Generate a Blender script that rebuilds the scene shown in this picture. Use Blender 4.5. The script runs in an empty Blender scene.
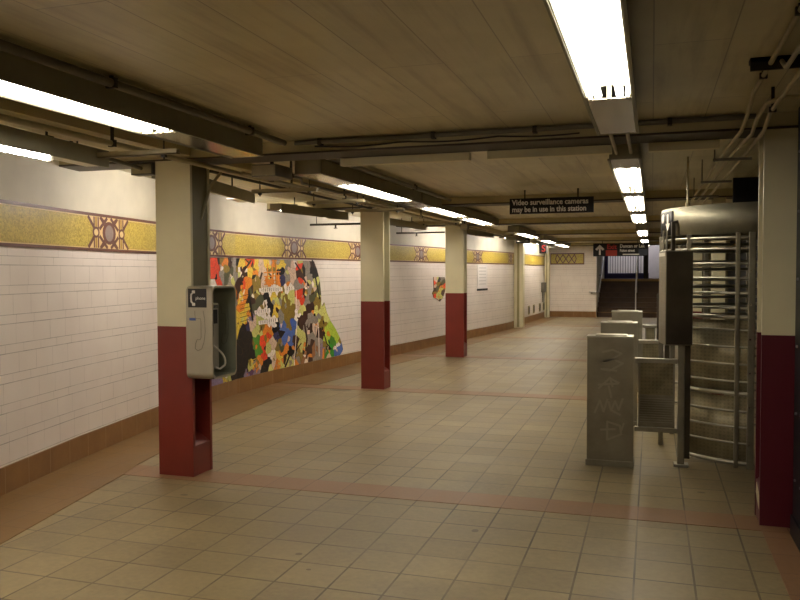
import bpy, bmesh, math, random
from mathutils import Vector, Matrix
random.seed(7)
SC = bpy.context.scene
COL = SC.collection
PI = math.pi

# ------------------------------------------------------------------ colours and materials
def lin(c):
    def f(v):
        v /= 255.0
        return v / 12.92 if v <= 0.04045 else ((v + 0.055) / 1.055) ** 2.4
    return (f(c[0]), f(c[1]), f(c[2]), 1.0)

MATS = {}
class NT:
    """small node-building helper"""
    def __init__(self, name):
        self.m = bpy.data.materials.new(name); self.m.use_nodes = True
        self.t = self.m.node_tree; self.b = self.t.nodes['Principled BSDF']
    def n(self, typ, **kw):
        nd = self.t.nodes.new(typ)
        for k, v in kw.items(): setattr(nd, k, v)
        return nd
    def put(self, sock, v):
        if hasattr(v, 'is_output') or isinstance(v, bpy.types.NodeSocket): self.t.links.new(v, sock)
        else: sock.default_value = v
    def math(self, op, a, b=0.0, c=0.0):
        nd = self.n('ShaderNodeMath', operation=op)
        self.put(nd.inputs[0], a); self.put(nd.inputs[1], b)
        if op in ('MULTIPLY_ADD', 'COMPARE', 'WRAP'): self.put(nd.inputs[2], c)
        return nd.outputs[0]
    def mix(self, fac, a, b):
        nd = self.n('ShaderNodeMix', data_type='RGBA')
        self.put(nd.inputs[0], fac); self.put(nd.inputs[6], a); self.put(nd.inputs[7], b)
        return nd.outputs[2]
    def noise(self, vec, scale, detail=3, rough=0.55):
        nd = self.n('ShaderNodeTexNoise'); nd.inputs['Scale'].default_value = scale
        nd.inputs['Detail'].default_value = detail; nd.inputs['Roughness'].default_value = rough
        if vec is not None: self.t.links.new(vec, nd.inputs['Vector'])
        return nd.outputs[0]
    def ramp(self, v, a, b):
        nd = self.n('ShaderNodeMapRange'); self.put(nd.inputs[0], v)
        nd.inputs[1].default_value = a; nd.inputs[2].default_value = b
        return nd.outputs[0]
    def coord(self, which):
        return self.n('ShaderNodeTexCoord').outputs[which]
    def pos(self):
        return self.n('ShaderNodeNewGeometry').outputs['Position']
    def sep(self, v):
        nd = self.n('ShaderNodeSeparateXYZ'); self.t.links.new(v, nd.inputs[0]); return nd.outputs
    def bump(self, h, strength=0.2, dist=0.01):
        nd = self.n('ShaderNodeBump'); nd.inputs['Strength'].default_value = strength
        nd.inputs['Distance'].default_value = dist
        self.t.links.new(h, nd.inputs['Height']); self.t.links.new(nd.outputs[0], self.b.inputs['Normal'])
    def fin(self, col, rough=0.5, metal=0.0):
        self.put(self.b.inputs['Base Color'], col); self.put(self.b.inputs['Roughness'], rough)
        self.b.inputs['Metallic'].default_value = metal
        MATS[self.m.name] = self.m
        return self.m

def mat(name, c, rough=0.5, metal=0.0, var=0.12, scale=6.0):
    k = NT(name); base = lin(c)
    dark = tuple(x * (1 - var) for x in base[:3]) + (1,)
    lite = tuple(min(1, x * (1 + var)) for x in base[:3]) + (1,)
    nz = k.noise(k.pos(), scale, 4)
    return k.fin(k.mix(k.ramp(nz, 0.3, 0.7), dark, lite), rough, metal)

def emat(name, c, s):
    k = NT(name)
    k.b.inputs['Base Color'].default_value = (0.8, 0.8, 0.8, 1)
    k.b.inputs['Emission Color'].default_value = c
    k.b.inputs['Emission Strength'].default_value = s
    MATS[name] = k.m; return k.m

LAMP = 13.0
emat('tube_glow', (1.0, 0.92, 0.78, 1), LAMP)
emat('tube_glow_cool', (1.0, 0.92, 0.88, 1), LAMP * 2.2)
emat('tube_glow_landing', (0.92, 0.92, 1.0, 1), LAMP * 2.5)
mat('cream', (214, 206, 172), 0.42, 0, 0.05, 3)
mat('cream_dull', (150, 140, 98), 0.5, 0, 0.1, 3)
mat('recess_olive_shade', (116, 107, 72), 0.55, 0, 0.12, 4)
mat('oxblood', (120, 42, 32), 0.38, 0, 0.1, 3)
mat('maroon', (84, 20, 32), 0.4, 0, 0.1, 3)
mat('oxblood_shaded', (58, 18, 26), 0.5, 0, 0.15, 4)
mat('plaster', (205, 198, 178), 0.6, 0, 0.10, 2.2)
mat('housing', (152, 148, 124), 0.5, 0, 0.1, 5)
mat('housing_dark', (62, 56, 46), 0.55, 0, 0.12, 5)
mat('white_enamel', (228, 224, 212), 0.35, 0, 0.03, 5)
mat('cover_plate', (176, 168, 150), 0.2, 0.75, 0.05, 5)
mat('conduit_paint', (172, 160, 124), 0.45, 0, 0.12, 7)
mat('conduit_grey', (108, 102, 88), 0.45, 0, 0.15, 7)
mat('dark_iron', (58, 52, 42), 0.5, 0.3, 0.15, 7)
mat('beam_flange_shade', (66, 56, 38), 0.55, 0, 0.15, 3)
mat('beam_paint', (188, 176, 134), 0.55, 0, 0.12, 2)
mat('raceway', (214, 204, 164), 0.45, 0, 0.06, 3)
mat('black_plate', (14, 10, 10), 0.65, 0, 0.05, 5)
mat('letter_white', (225, 220, 210), 0.5, 0, 0.02, 5)
mat('letter_grey', (150, 146, 140), 0.5, 0, 0.02, 5)
mat('red_panel', (160, 44, 28), 0.45, 0, 0.08, 9)
mat('red_letter', (190, 40, 36), 0.4, 0, 0.05, 9)
mat('navy_panel', (46, 50, 66), 0.5, 0, 0.1, 9)
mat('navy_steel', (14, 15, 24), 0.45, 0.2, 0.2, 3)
mat('bolt_steel', (170, 170, 175), 0.3, 0.8, 0.05, 9)
mat('blue_paint', (58, 52, 120), 0.45, 0, 0.08, 4)
mat('lavender_wall', (206, 200, 206), 0.6, 0, 0.05, 3)
mat('stair_stone', (70, 48, 26), 0.6, 0, 0.2, 4)
mat('stair_nosing', (170, 128, 56), 0.55, 0, 0.12, 6)
mat('phone_shell', (172, 166, 148), 0.3, 0.5, 0.04, 5)
mat('phone_inside', (138, 141, 124), 0.4, 0.1, 0.1, 6)
mat('phone_black', (22, 20, 20), 0.35, 0, 0.05, 5)
mat('phone_grey', (180, 176, 164), 0.35, 0.3, 0.05, 5)
mat('chrome', (205, 202, 196), 0.18, 0.95, 0.02, 5)
mat('sticker_blue', (70, 92, 150), 0.5, 0, 0.05, 5)
mat('line_grey', (112, 108, 96), 0.45, 0.2, 0.05, 5)
mat('paper', (226, 220, 216), 0.5, 0, 0.02, 5)
mat('paper_print', (196, 190, 188), 0.5, 0, 0.02, 5)
mat('handrail_paint', (196, 190, 186), 0.35, 0.3, 0.04, 5)
mat('litter_white', (214, 210, 200), 0.7, 0, 0.02, 5)
mat('scratch', (168, 160, 140), 0.6, 0.1, 0.04, 5)
mat('frieze_brown', (100, 58, 44), 0.4, 0, 0.2, 60)
mat('frieze_cream', (222, 196, 142), 0.4, 0, 0.08, 40)
mat('frieze_ochre', (176, 138, 52), 0.4, 0, 0.15, 60)
mat('frieze_grey', (142, 126, 120), 0.4, 0, 0.1, 40)
mat('vent_dark', (70, 62, 48), 0.6, 0, 0.1, 8)
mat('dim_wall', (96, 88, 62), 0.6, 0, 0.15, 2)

def brushed(name, c, rough, axis):
    k = NT(name); s = k.sep(k.pos()); cb = k.n('ShaderNodeCombineXYZ')
    sc = [6.0, 6.0, 6.0]; sc[axis] = 160.0
    for i in range(3): k.t.links.new(k.math('MULTIPLY', s[i], sc[i]), cb.inputs[i])
    nz = k.noise(cb.outputs[0], 1.0, 3); nz2 = k.noise(k.pos(), 5.0, 4)
    b = lin(c); d = tuple(x * 0.72 for x in b[:3]) + (1,)
    col = k.mix(k.ramp(nz2, 0.3, 0.7), d, b)
    r = k.math('ADD', k.math('MULTIPLY', nz, 0.22), rough)
    k.bump(nz, 0.06, 0.002)
    return k.fin(col, r, 0.9)
brushed('steel', (192, 188, 172), 0.24, 2)
brushed('steel_band', (158, 153, 134), 0.46, 2)
brushed('steel_dull', (164, 158, 140), 0.34, 2)
brushed('steel_dark', (104, 97, 84), 0.3, 0)

def perf(name):        # perforated / louvred stainless sheet, real surface pattern in object space
    k = NT(name); s = k.sep(k.pos())
    nz = k.noise(k.pos(), 7.0, 4)
    hole = k.math('LESS_THAN', k.math('ADD', k.math('ABSOLUTE', k.math('SUBTRACT', k.math('FRACT', k.math('MULTIPLY', s[2], 34.0)), 0.5)),
                  k.math('ABSOLUTE', k.math('SUBTRACT', k.math('FRACT', k.math('MULTIPLY', s[0], 34.0)), 0.5))), 0.34)
    b = lin((168, 158, 124)); d = lin((124, 114, 86))
    col = k.mix(k.ramp(nz, 0.3, 0.7), d, b)
    col = k.mix(k.math('MULTIPLY', hole, 0.22), col, lin((50, 44, 34)))
    return k.fin(col, 0.38, 0.35)
perf('perforated_steel')

# ceiling: board-marked painted concrete
def m_ceiling():
    k = NT('ceiling_concrete'); P = k.pos(); s = k.sep(P)
    br = k.n('ShaderNodeTexBrick'); cb = k.n('ShaderNodeCombineXYZ')
    k.t.links.new(s[1], cb.inputs[0]); k.t.links.new(s[0], cb.inputs[1]); k.t.links.new(cb.outputs[0], br.inputs['Vector'])
    br.inputs['Scale'].default_value = 1.0; br.inputs['Brick Width'].default_value = 2.4; br.inputs['Row Height'].default_value = 0.31
    br.inputs['Mortar Size'].default_value = 0.004; br.inputs['Mortar Smooth'].default_value = 0.6
    br.inputs['Color1'].default_value = (1, 1, 1, 1); br.inputs['Color2'].default_value = (0.84, 0.84, 0.82, 1); br.inputs['Mortar'].default_value = (0.42, 0.38, 0.33, 1)
    mp = k.n('ShaderNodeMapping'); mp.inputs['Scale'].default_value = (7.0, 0.45, 1); k.t.links.new(P, mp.inputs[0])
    st = k.noise(mp.outputs[0], 1.6, 5, 0.6); nz = k.noise(P, 1.3, 5, 0.6)
    base = k.mix(k.ramp(nz, 0.3, 0.72), lin((196, 186, 146)), lin((222, 213, 176)))
    mu = k.n('ShaderNodeMix', data_type='RGBA', blend_type='MULTIPLY'); mu.inputs[0].default_value = 0.85
    k.t.links.new(base, mu.inputs[6]); k.t.links.new(br.outputs[0], mu.inputs[7])
    col = k.mix(k.math('MULTIPLY', k.ramp(st, 0.5, 0.72), 0.5), mu.outputs[2], lin((130, 110, 72)))
    k.bump(st, 0.35, 0.012)
    return k.fin(col, 0.36)
m_ceiling()

# floor: square ceramic tiles 0.296 m, two-tone strips on the column lines
STRIPS = [(5.25, 5.55), (10.0, 10.29), (14.35, 14.64), (18.9, 19.2), (23.4, 23.7)]
X0, Y0, TS = -1.2607, 3.9418, 0.296
def m_floor(name, c1, c2, grout, gw, stains=True):
    k = NT(name); P = k.pos(); s = k.sep(P)
    fx = k.math('MULTIPLY', k.math('SUBTRACT', s[0], X0), 1 / TS)
    yy = k.math('SUBTRACT', s[1], Y0)
    far = k.math('GREATER_THAN', s[1], 5.4)
    off = k.math('MULTIPLY', far, 5.55 - Y0 - 5 * TS)
    fy = k.math('MULTIPLY', k.math('SUBTRACT', yy, off), 1 / TS)
    def line(f):
        d = k.math('ABSOLUTE', k.math('SUBTRACT', k.math('FRACT', k.math('ADD', f, 0.5)), 0.5))
        return k.math('LESS_THAN', d, gw / TS / 2)
    g = k.math('MAXIMUM', line(fx), line(fy))
    cell = k.n('ShaderNodeTexWhiteNoise', noise_dimensions='2D'); cb = k.n('ShaderNodeCombineXYZ')
    k.t.links.new(k.math('FLOOR', fx), cb.inputs[0]); k.t.links.new(k.math('FLOOR', fy), cb.inputs[1]); k.t.links.new(cb.outputs[0], cell.inputs['Vector'])
    nz = k.noise(P, 2.2, 6, 0.62); n2 = k.noise(P, 28.0, 4, 0.6); n3 = k.noise(P, 0.55, 3, 0.5)
    v = k.math('ADD', k.math('MULTIPLY', nz, 0.6), k.math('ADD', k.math('MULTIPLY', n2, 0.26), k.math('MULTIPLY', cell.outputs[0], 0.12)))
    col = k.mix(k.ramp(v, 0.3, 0.72), lin(c1), lin(c2))
    col = k.mix(k.math('MULTIPLY', k.ramp(n3, 0.45, 0.7), 0.55), col, tuple(x * 0.72 for x in lin(c1)[:3]) + (1,))
    gn = k.ramp(k.noise(P, 1.1, 3), 0.3, 0.6)
    col = k.mix(k.math('MULTIPLY', g, k.math('ADD', 0.25, k.math('MULTIPLY', gn, 0.6))), col, lin(grout))
    if stains:
        for (sx, sy, r, ry) in ((-4.02, 9.93, 0.16, 0.1), (-1.03, 4.74, 0.022, 0.03), (-1.9, 4.05, 0.02, 0.02), (-3.2, 4.9, 0.03, 0.02), (0.35, 6.05, 0.03, 0.02), (-2.6, 7.7, 0.04, 0.03), (-1.75, 3.85, 0.015, 0.012)):
            dx = k.math('MULTIPLY', k.math('SUBTRACT', s[0], sx), 1 / r); dy = k.math('MULTIPLY', k.math('SUBTRACT', s[1], sy), 1 / ry)
            dd = k.math('ADD', k.math('ADD', k.math('MULTIPLY', dx, dx), k.math('MULTIPLY', dy, dy)), k.math('MULTIPLY', n2, 0.5))
            col = k.mix(k.math('MULTIPLY', k.math('LESS_THAN', dd, 1.2), 0.6), col, lin((62, 46, 28)))
    k.bump(k.math('SUBTRACT', n2, g), 0.06, 0.004)
    return k.fin(col, k.math('ADD', 0.34, k.math('MULTIPLY', nz, 0.25)))
m_floor('floor_tile', (113, 99, 70), (164, 147, 109), (52, 38, 22), 0.011)
m_floor('strip_tile', (124, 92, 62), (152, 114, 80), (92, 66, 44), 0.006, False)
m_floor('border_tile', (112, 83, 42), (134, 101, 55), (92, 68, 36), 0.006, False)

# glazed wall tile, coordinates: u = metres along the wall, v = height
def m_wall():
    k = NT('wall_tile'); s = k.sep(k.coord('UV')); P = k.pos()
    per = 0.216; tall = 0.152
    vv = k.math('SUBTRACT', s[1], 0.213)
    q = k.math('MULTIPLY', vv, 1 / per); fr = k.math('MULTIPLY', k.math('FRACT', q), per); row = k.math('FLOOR', q)
    istall = k.math('LESS_THAN', fr, tall)
    hj = k.math('MAXIMUM', k.math('LESS_THAN', fr, 0.0045), k.math('LESS_THAN', k.math('ABSOLUTE', k.math('SUBTRACT', fr, tall)), 0.0028))
    u1 = k.math('FRACT', k.math('ADD', k.math('MULTIPLY', s[0], 1 / 0.232), k.math('MULTIPLY', row, 0.13)))
    u2 = k.math('FRACT', k.math('ADD', k.math('MULTIPLY', s[0], 1 / 0.232), k.math('MULTIPLY', row, 0.37)))
    j1 = k.math('MULTIPLY', k.math('LESS_THAN', u1, 0.02), istall)
    j2 = k.math('MULTIPLY', k.math('LESS_THAN', u2, 0.02), k.math('SUBTRACT', 1.0, istall))
    vj = k.math('MAXIMUM', j1, j2)
    nz = k.noise(P, 1.8, 4); n2 = k.noise(P, 5.0, 2)
    col = k.mix(k.ramp(nz, 0.3, 0.7), lin((224, 212, 202)), lin((234, 224, 214)))
    col = k.mix(k.math('MULTIPLY', vj, k.math('MULTIPLY', k.ramp(n2, 0.3, 0.7), 0.6)), col, lin((128, 112, 102)))
    col = k.mix(k.math('MULTIPLY', hj, k.math('ADD', 0.35, k.math('MULTIPLY', k.ramp(n2, 0.3, 0.7), 0.4))), col, lin((116, 100, 90)))
    k.bump(k.math('SUBTRACT', 1.0, k.math('MAXIMUM', hj, vj)), 0.15, 0.002)
    return k.fin(col, 0.3)
m_wall()
def m_base():
    k = NT('base_tile'); s = k.sep(k.coord('UV')); P = k.pos()
    j = k.math('LESS_THAN', k.math('FRACT', k.math('MULTIPLY', k.math('SUBTRACT', s[0], 7.571), 1 / 0.3)), 0.03)
    nz = k.noise(P, 4.0, 4)
    col = k.mix(k.ramp(nz, 0.3, 0.7), lin((124, 86, 44)), lin((146, 106, 58)))
    col = k.mix(k.math('MULTIPLY', j, 0.45), col, lin((168, 140, 108)))
    return k.fin(col, 0.38)
m_base()
def m_mosaic():
    k = NT('frieze_yellow'); P = k.pos(); vo = k.n('ShaderNodeTexVoronoi'); vo.inputs['Scale'].default_value = 75
    k.t.links.new(P, vo.inputs['Vector'])
    s = k.sep(vo.outputs['Color']); nz = k.noise(P, 2.0, 3)
    col = k.mix(s[0], lin((162, 140, 46)), lin((208, 184, 84)))
    col = k.mix(k.math('MULTIPLY', k.ramp(nz, 0.35, 0.7), 0.35), col, lin((150, 130, 40)))
    return k.fin(col, 0.35)
m_mosaic()

# ------------------------------------------------------------------ mesh helpers (all coordinates are world metres)
class MB:
    def __init__(self): self.bm = bmesh.new(); self.slots = []
    def slot(self, m):
        if m is None: m = '_'
        if m not in self.slots: self.slots.append(m)
        return self.slots.index(m)
    def faces(self, vs, fs, m=None, smooth=False):
        i = self.slot(m); bv = [self.bm.verts.new(v) for v in vs]; out = []
        for f in fs:
            try: fc = self.bm.faces.new([bv[a] for a in f])
            except ValueError: continue
            fc.material_index = i; fc.smooth = smooth; out.append(fc)
        return out
    def box(self, x0, x1, y0, y1, z0, z1, m=None, bev=0.0, M=None):
        vs = [Vector((x, y, z)) for z in (z0, z1) for y in (y0, y1) for x in (x0, x1)]
        if M is not None: vs = [M @ v for v in vs]
        fs = [(0, 2, 3, 1), (4, 5, 7, 6), (0, 1, 5, 4), (2, 6, 7, 3), (0, 4, 6, 2), (1, 3, 7, 5)]
        out = self.faces(vs, fs, m)
        if bev > 0:
            es = list({e for f in out for e in f.edges})
            r = bmesh.ops.bevel(self.bm, geom=es, offset=bev, segments=2, affect='EDGES', profile=0.6)
            mi = self.slot(m)
            for f in r['faces']: f.material_index = mi
        return self
    def tube(self, pts, r, m=None, n=10, caps=True):
        pts = [Vector(p) for p in pts]; rings = []; up = None
        for i, p in enumerate(pts):
            a = (pts[min(i + 1, len(pts) - 1)] - pts[max(i - 1, 0)]).normalized()
            if up is None:
                up = Vector((0, 0, 1)) if abs(a.z) < 0.9 else Vector((1, 0, 0))
            s = a.cross(up).normalized(); up = s.cross(a).normalized()
            rings.append([p + (s * math.cos(2 * PI * k / n) + up * math.sin(2 * PI * k / n)) * r for k in range(n)])
        vs = [v for rg in rings for v in rg]; fs = []
        for i in range(len(pts) - 1):
            for k in range(n):
                fs.append((i * n + k, i * n + (k + 1) % n, (i + 1) * n + (k + 1) % n, (i + 1) * n + k))
        self.faces(vs, fs, m, True)
        if caps:
            self.faces(rings[0], [tuple(range(n))[::-1]], m); self.faces(rings[-1], [tuple(range(n))], m)
        return self
    def cyl(self, x, y, z0, z1, r, m=None, n=24):
        return self.tube([(x, y, z0), (x, y, z1)], r, m, n)
    def arc_wall(self, cx, cy, r0, r1, a0, a1, z0, z1, m=None, n=40):
        vs = []; fs = []
        for i in range(n + 1):
            a = a0 + (a1 - a0) * i / n; c, s = math.cos(a), math.sin(a)
            vs += [(cx + r0 * c, cy + r0 * s, z0), (cx + r1 * c, cy + r1 * s, z0), (cx + r1 * c, cy + r1 * s, z1), (cx + r0 * c, cy + r0 * s, z1)]
        for i in range(n):
            for k in range(4):
                fs.append((i * 4 + k, i * 4 + (k + 1) % 4, i * 4 + 4 + (k + 1) % 4, i * 4 + 4 + k))
        fs += [(0, 1, 2, 3), tuple(n * 4 + q for q in (3, 2, 1, 0))]
        f = self.faces(vs, fs, m)
        for q in f[:-2]: q.smooth = True
        return self
    def poly(self, pts, off, m=None):
        """extruded polygon: pts 3-D, off = extrusion vector"""
        n = len(pts); a = [Vector(p) for p in pts]; b = [p + Vector(off) for p in a]
        fs = [tuple(range(n))[::-1], tuple(range(n, 2 * n))] + [(i, (i + 1) % n, n + (i + 1) % n, n + i) for i in range(n)]
        self.faces(a + b, fs, m); return self
    def merge_text(self, txt, size, M, m, ext=0.001, align='CENTER', xs=1.0, bold=0.0):
        cu = bpy.data.curves.new('t', 'FONT'); cu.body = txt; cu.size = size; cu.extrude = ext; cu.offset = bold
        cu.align_x = align; cu.align_y = 'CENTER'; cu.resolution_u = 3
        ob = bpy.data.objects.new('t', cu); COL.objects.link(ob)
        dg = bpy.context.evaluated_depsgraph_get(); me = bpy.data.meshes.new_from_object(ob.evaluated_get(dg))
        i = self.slot(m); vs = [self.bm.verts.new(M @ Vector((v.co.x * xs, v.co.y, v.co.z))) for v in me.vertices]
        for p in me.polygons:
            try: f = self.bm.faces.new([vs[k] for k in p.vertices]); f.material_index = i
            except ValueError: pass
        bpy.data.objects.remove(ob); bpy.data.curves.remove(cu); bpy.data.meshes.remove(me)
        return self

def obj(name, mb, m=None, parent=None, fix=True):
    if fix: bmesh.ops.recalc_face_normals(mb.bm, faces=mb.bm.faces[:])
    me = bpy.data.meshes.new(name)
    vs = mb.bm.verts
    if parent is not None:
        off = parent.matrix_world.translation if parent.parent is None else parent.matrix_world.translation
        off = WORLD.get(parent.name, Vector((0, 0, 0)))
        org = Vector((0, 0, 0))
    else:
        off = Vector((0, 0, 0))
    xs = [v.co.x for v in vs]; ys = [v.co.y for v in vs]; zs = [v.co.z for v in vs]
    org = Vector(((min(xs) + max(xs)) / 2, (min(ys) + max(ys)) / 2, min(zs)))
    for v in vs: v.co -= org
    mb.bm.to_mesh(me); mb.bm.free()
    for s in mb.slots: me.materials.append(MATS[m if s == '_' else s])
    o = bpy.data.objects.new(name, me); COL.objects.link(o)
    o.location = org - off
    if parent is not None: o.parent = parent
    WORLD[o.name] = org
    return o
WORLD = {}
def tag(o, label, cat, group=None):
    o['label'] = label; o['category'] = cat
    if group: o['group'] = group
    return o
def thing(name, label, cat, loc, group=None):
    o = bpy.data.objects.new(name, None); COL.objects.link(o); o.location = loc; o.empty_display_size = 0.1
    WORLD[o.name] = Vector(loc)
    return tag(o, label, cat, group)
def struct(name, mb, m=None):
    o = obj(name, mb, m); o['kind'] = 'structure'; return o
def T(x, y, z, rx=0, ry=0, rz=0):
    return Matrix.Translation((x, y, z)) @ Matrix.Rotation(rz, 4, 'Z') @ Matrix.Rotation(ry, 4, 'Y') @ Matrix.Rotation(rx, 4, 'X')

# ------------------------------------------------------------------ camera (level eye height 1.6 m)
cam = bpy.data.cameras.new('camera'); co = bpy.data.objects.new('camera', cam); COL.objects.link(co)
f_, yaw, pit, rol = 789.9965, 0.3087212, 0.0355204, -0.0033637
cy, sy, cp, sp = math.cos(yaw), math.sin(yaw), math.cos(pit), math.sin(pit)
fw = Vector((-sy * cp, cy * cp, -sp)); rt = Vector((cy, sy, 0)); up = rt.cross(fw)
r2 = rt * math.cos(rol) + up * math.sin(rol); u2 = -rt * math.sin(rol) + up * math.cos(rol)
co.matrix_world = Matrix(((r2.x, u2.x, -fw.x, 0), (r2.y, u2.y, -fw.y, 0), (r2.z, u2.z, -fw.z, 1.6), (0, 0, 0, 1)))
cam.sensor_width = 36; cam.lens = 36 * f_ / 800; cam.clip_start = 0.05; cam.clip_end = 200
SC.camera = co

# ------------------------------------------------------------------ setting
CEIL = 2.57
BEAM = 2.47
WALL = [(-3.95, -3), (-3.95, 2.0), (-4.45, 4.48), (-4.68, 5.59), (-4.93, 7.1), (-5.16, 8.5), (-5.20, 9.2), (-5.17, 10.2), (-4.95, 13.0), (-4.66, 14.7), (-3.77, 21.47), (-3.74, 22.3), (-3.55, 28.2)]
WALL = [Vector((a, b, 0)) for a, b in WALL]
SACC = [0.0]
for a, b in zip(WALL, WALL[1:]): SACC.append(SACC[-1] + (b - a).length)
def wall_at(s):
    for i in range(len(WALL) - 1):
        if s <= SACC[i + 1] or i == len(WALL) - 2:
            k = (s - SACC[i]) / (SACC[i + 1] - SACC[i]); p = WALL[i].lerp(WALL[i + 1], k)
            d = (WALL[i + 1] - WALL[i]).normalized(); return p, Vector((d.y, -d.x, 0)), d     # point, inward normal, direction
def wp(s, z, out=0.0):
    p, n, d = wall_at(s); return Vector((p.x, p.y, z)) + n * out

def wall_strip(name, z0, z1, thick, m, s0=0.0, s1=None):
    """a slab that follows the wall line; UV = (metres along, height)"""
    s1 = SACC[-1] if s1 is None else s1
    ss = sorted({s0, s1} | {s for s in SACC if s0 < s < s1})
    mb = MB(); vs = []; fs = []
    for i, s in enumerate(ss):
        n = wall_at(s)[1]
        if 0 < i < len(ss) - 1: n = (wall_at(s - 1e-3)[1] + wall_at(s + 1e-3)[1]).normalized()
        p = wall_at(s)[0]
        f = p + n * max(thick, 0.0); b = p - n * (0.12 if thick == 0 else 0.0)
        vs += [(f.x, f.y, z0), (f.x, f.y, z1), (b.x, b.y, z1), (b.x, b.y, z0)]
    for i in range(len(ss) - 1):
        for k in range(4): fs.append((i * 4 + k, i * 4 + (k + 1) % 4, i * 4 + 4 + (k + 1) % 4, i * 4 + 4 + k))
    e = len(ss) * 4 - 4
    fs += [(0, 1, 2, 3), (e + 3, e + 2, e + 1, e)]
    F = mb.faces(vs, fs, m); uv = mb.bm.loops.layers.uv.new('UVMap')
    for q, fc in enumerate(F):
        for lp in fc.loops:
            vi = lp.vert.index if lp.vert.index >= 0 else 0
    mb.bm.verts.index_update()
    for fc in F:
        for lp in fc.loops:
            i = lp.vert.index; lp[uv].uv = (ss[i // 4], vs[i][2])
    return mb

def m_box_uv(mb):
    uv = mb.bm.loops.layers.uv.verify()
    for fc in mb.bm.faces:
        for lp in fc.loops: lp[uv].uv = (lp.vert.co.x + lp.vert.co.y, lp.vert.co.z)
    return mb

struct('floor', MB().box(-6.0, 2.7, -3.2, 28.6, -0.15, 0.0, 'floor_tile'))
struct('ceiling', MB().box(-6.0, 2.7, -3.2, 29.2, CEIL, CEIL + 0.2, 'ceiling_concrete'))
struct('wall_left', wall_strip('w', 0.0, 1.80, 0, 'wall_tile'))
struct('wall_left', wall_strip('w', 1.80, CEIL, 0, 'plaster'))
struct('baseboard_left', wall_strip('b', 0.0, 0.20, 0.015, 'base_tile'))
struct('wall_front', MB().box(-6.0, 2.7, -3.2, -3.05, 0.0, CEIL, 'plaster'))
# right side: dark steel partition up to the near column, dim wall behind the gates
wr = MB().box(0.825, 0.93, -3.05, 5.25, 0.0, CEIL, 'navy_steel').box(0.812, 0.825, -3.05, 5.25, 0.0, 0.12, 'navy_steel')
for z in (0.35, 0.75, 1.15, 1.55, 1.95, 2.3):
    for y in (4.98, 5.16): wr.tube([(0.827, y, z), (0.816, y, z)], 0.008, 'bolt_steel', 8)
struct('wall_right', wr)
struct('wall_right', MB().box(2.4, 2.55, 5.0, 28.3, 0.0, CEIL, 'navy_steel'))
struct('wall_right', MB().box(0.80, 2.4, 8.95, 9.0, 2.02, CEIL, 'navy_steel'))  # added panel standing in for a dark opening, its darkness put into the colour
struct('wall_right', MB().box(0.99, 2.55, 5.25, 5.4, 0.0, CEIL, 'navy_steel'))
wb = MB().box(-3.7, -1.84, 28.2, 28.45, 0.0, CEIL, 'wall_tile'); m_box_uv(wb)
struct('wall_back', wb)
struct('baseboard_back', m_box_uv(MB().box(-3.55, -1.845, 28.185, 28.2, 0.0, 0.2, 'base_tile')))
struct('wall_back', MB().box(0.38, 2.5, 28.2, 28.45, 0.0, CEIL, 'dim_wall'))
# stair well
struct('wall_left', MB().box(-2.2, -1.84, 28.45, 36.2, 0.0, 4.0, 'plaster'))
struct('wall_right', MB().box(0.38, 0.55, 28.45, 36.2, 0.0, 4.0, 'dim_wall'))
struct('wall_back', MB().box(-2.2, 0.55, 36.0, 36.2, 0.0, 4.0, 'lavender_wall'))
struct('ceiling', MB().box(-2.2, 0.55, 29.2, 36.2, 3.8, 4.0, 'ceiling_concrete').box(-2.2, 0.55, 29.05, 29.2, 2.77, 4.0, 'beam_paint'))
struct('floor', MB().box(-1.84, 0.38, 31.2, 36.0, 1.18, 1.30, 'stair_stone'))

# floor strips on the column lines and the border along the wall
struct('trim_1', (lambda m: [m.box(-5.25, 0.82, a, b, 0.0, 0.003, 'strip_tile') for a, b in STRIPS] and m)(MB()))
bb = MB()
def border(pts): bb.poly([(x, y, 0.0) for x, y in pts], (0, 0, 0.005), 'border_tile')
border([(-3.95, -3), (-3.95, 2.0), (-4.45, 4.48), (-4.62, 5.25), (-3.98, 5.25), (-3.65, 3.67), (-3.25, 2.0), (-3.2, -3)])
border([(-4.62, 5.25), (-4.67, 5.55), (-4.07, 5.55), (-3.98, 5.25)])
border([(-4.67, 5.55), (-4.93, 7.1), (-5.16, 8.5), (-5.20, 9.2), (-5.17, 10.0), (-4.60, 10.0), (-4.58, 9.6), (-4.39, 7.25), (-4.07, 5.55)])
border([(-5.17, 10.3), (-4.95, 13.0), (-4.71, 14.34), (-4.02, 14.34), (-4.3, 12.6), (-4.52, 10.3)])
border([(-4.66, 14.66), (-3.77, 21.47), (-3.74, 22.3), (-3.55, 28.18), (-3.1, 28.18), (-3.25, 23.7), (-3.45, 21.0), (-3.98, 14.66)])
struct('trim_2', bb)
struct('trim_3', MB().box(0.655, 0.81, -3.0, 5.24, 0.0, 0.005, 'strip_tile'))

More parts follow.
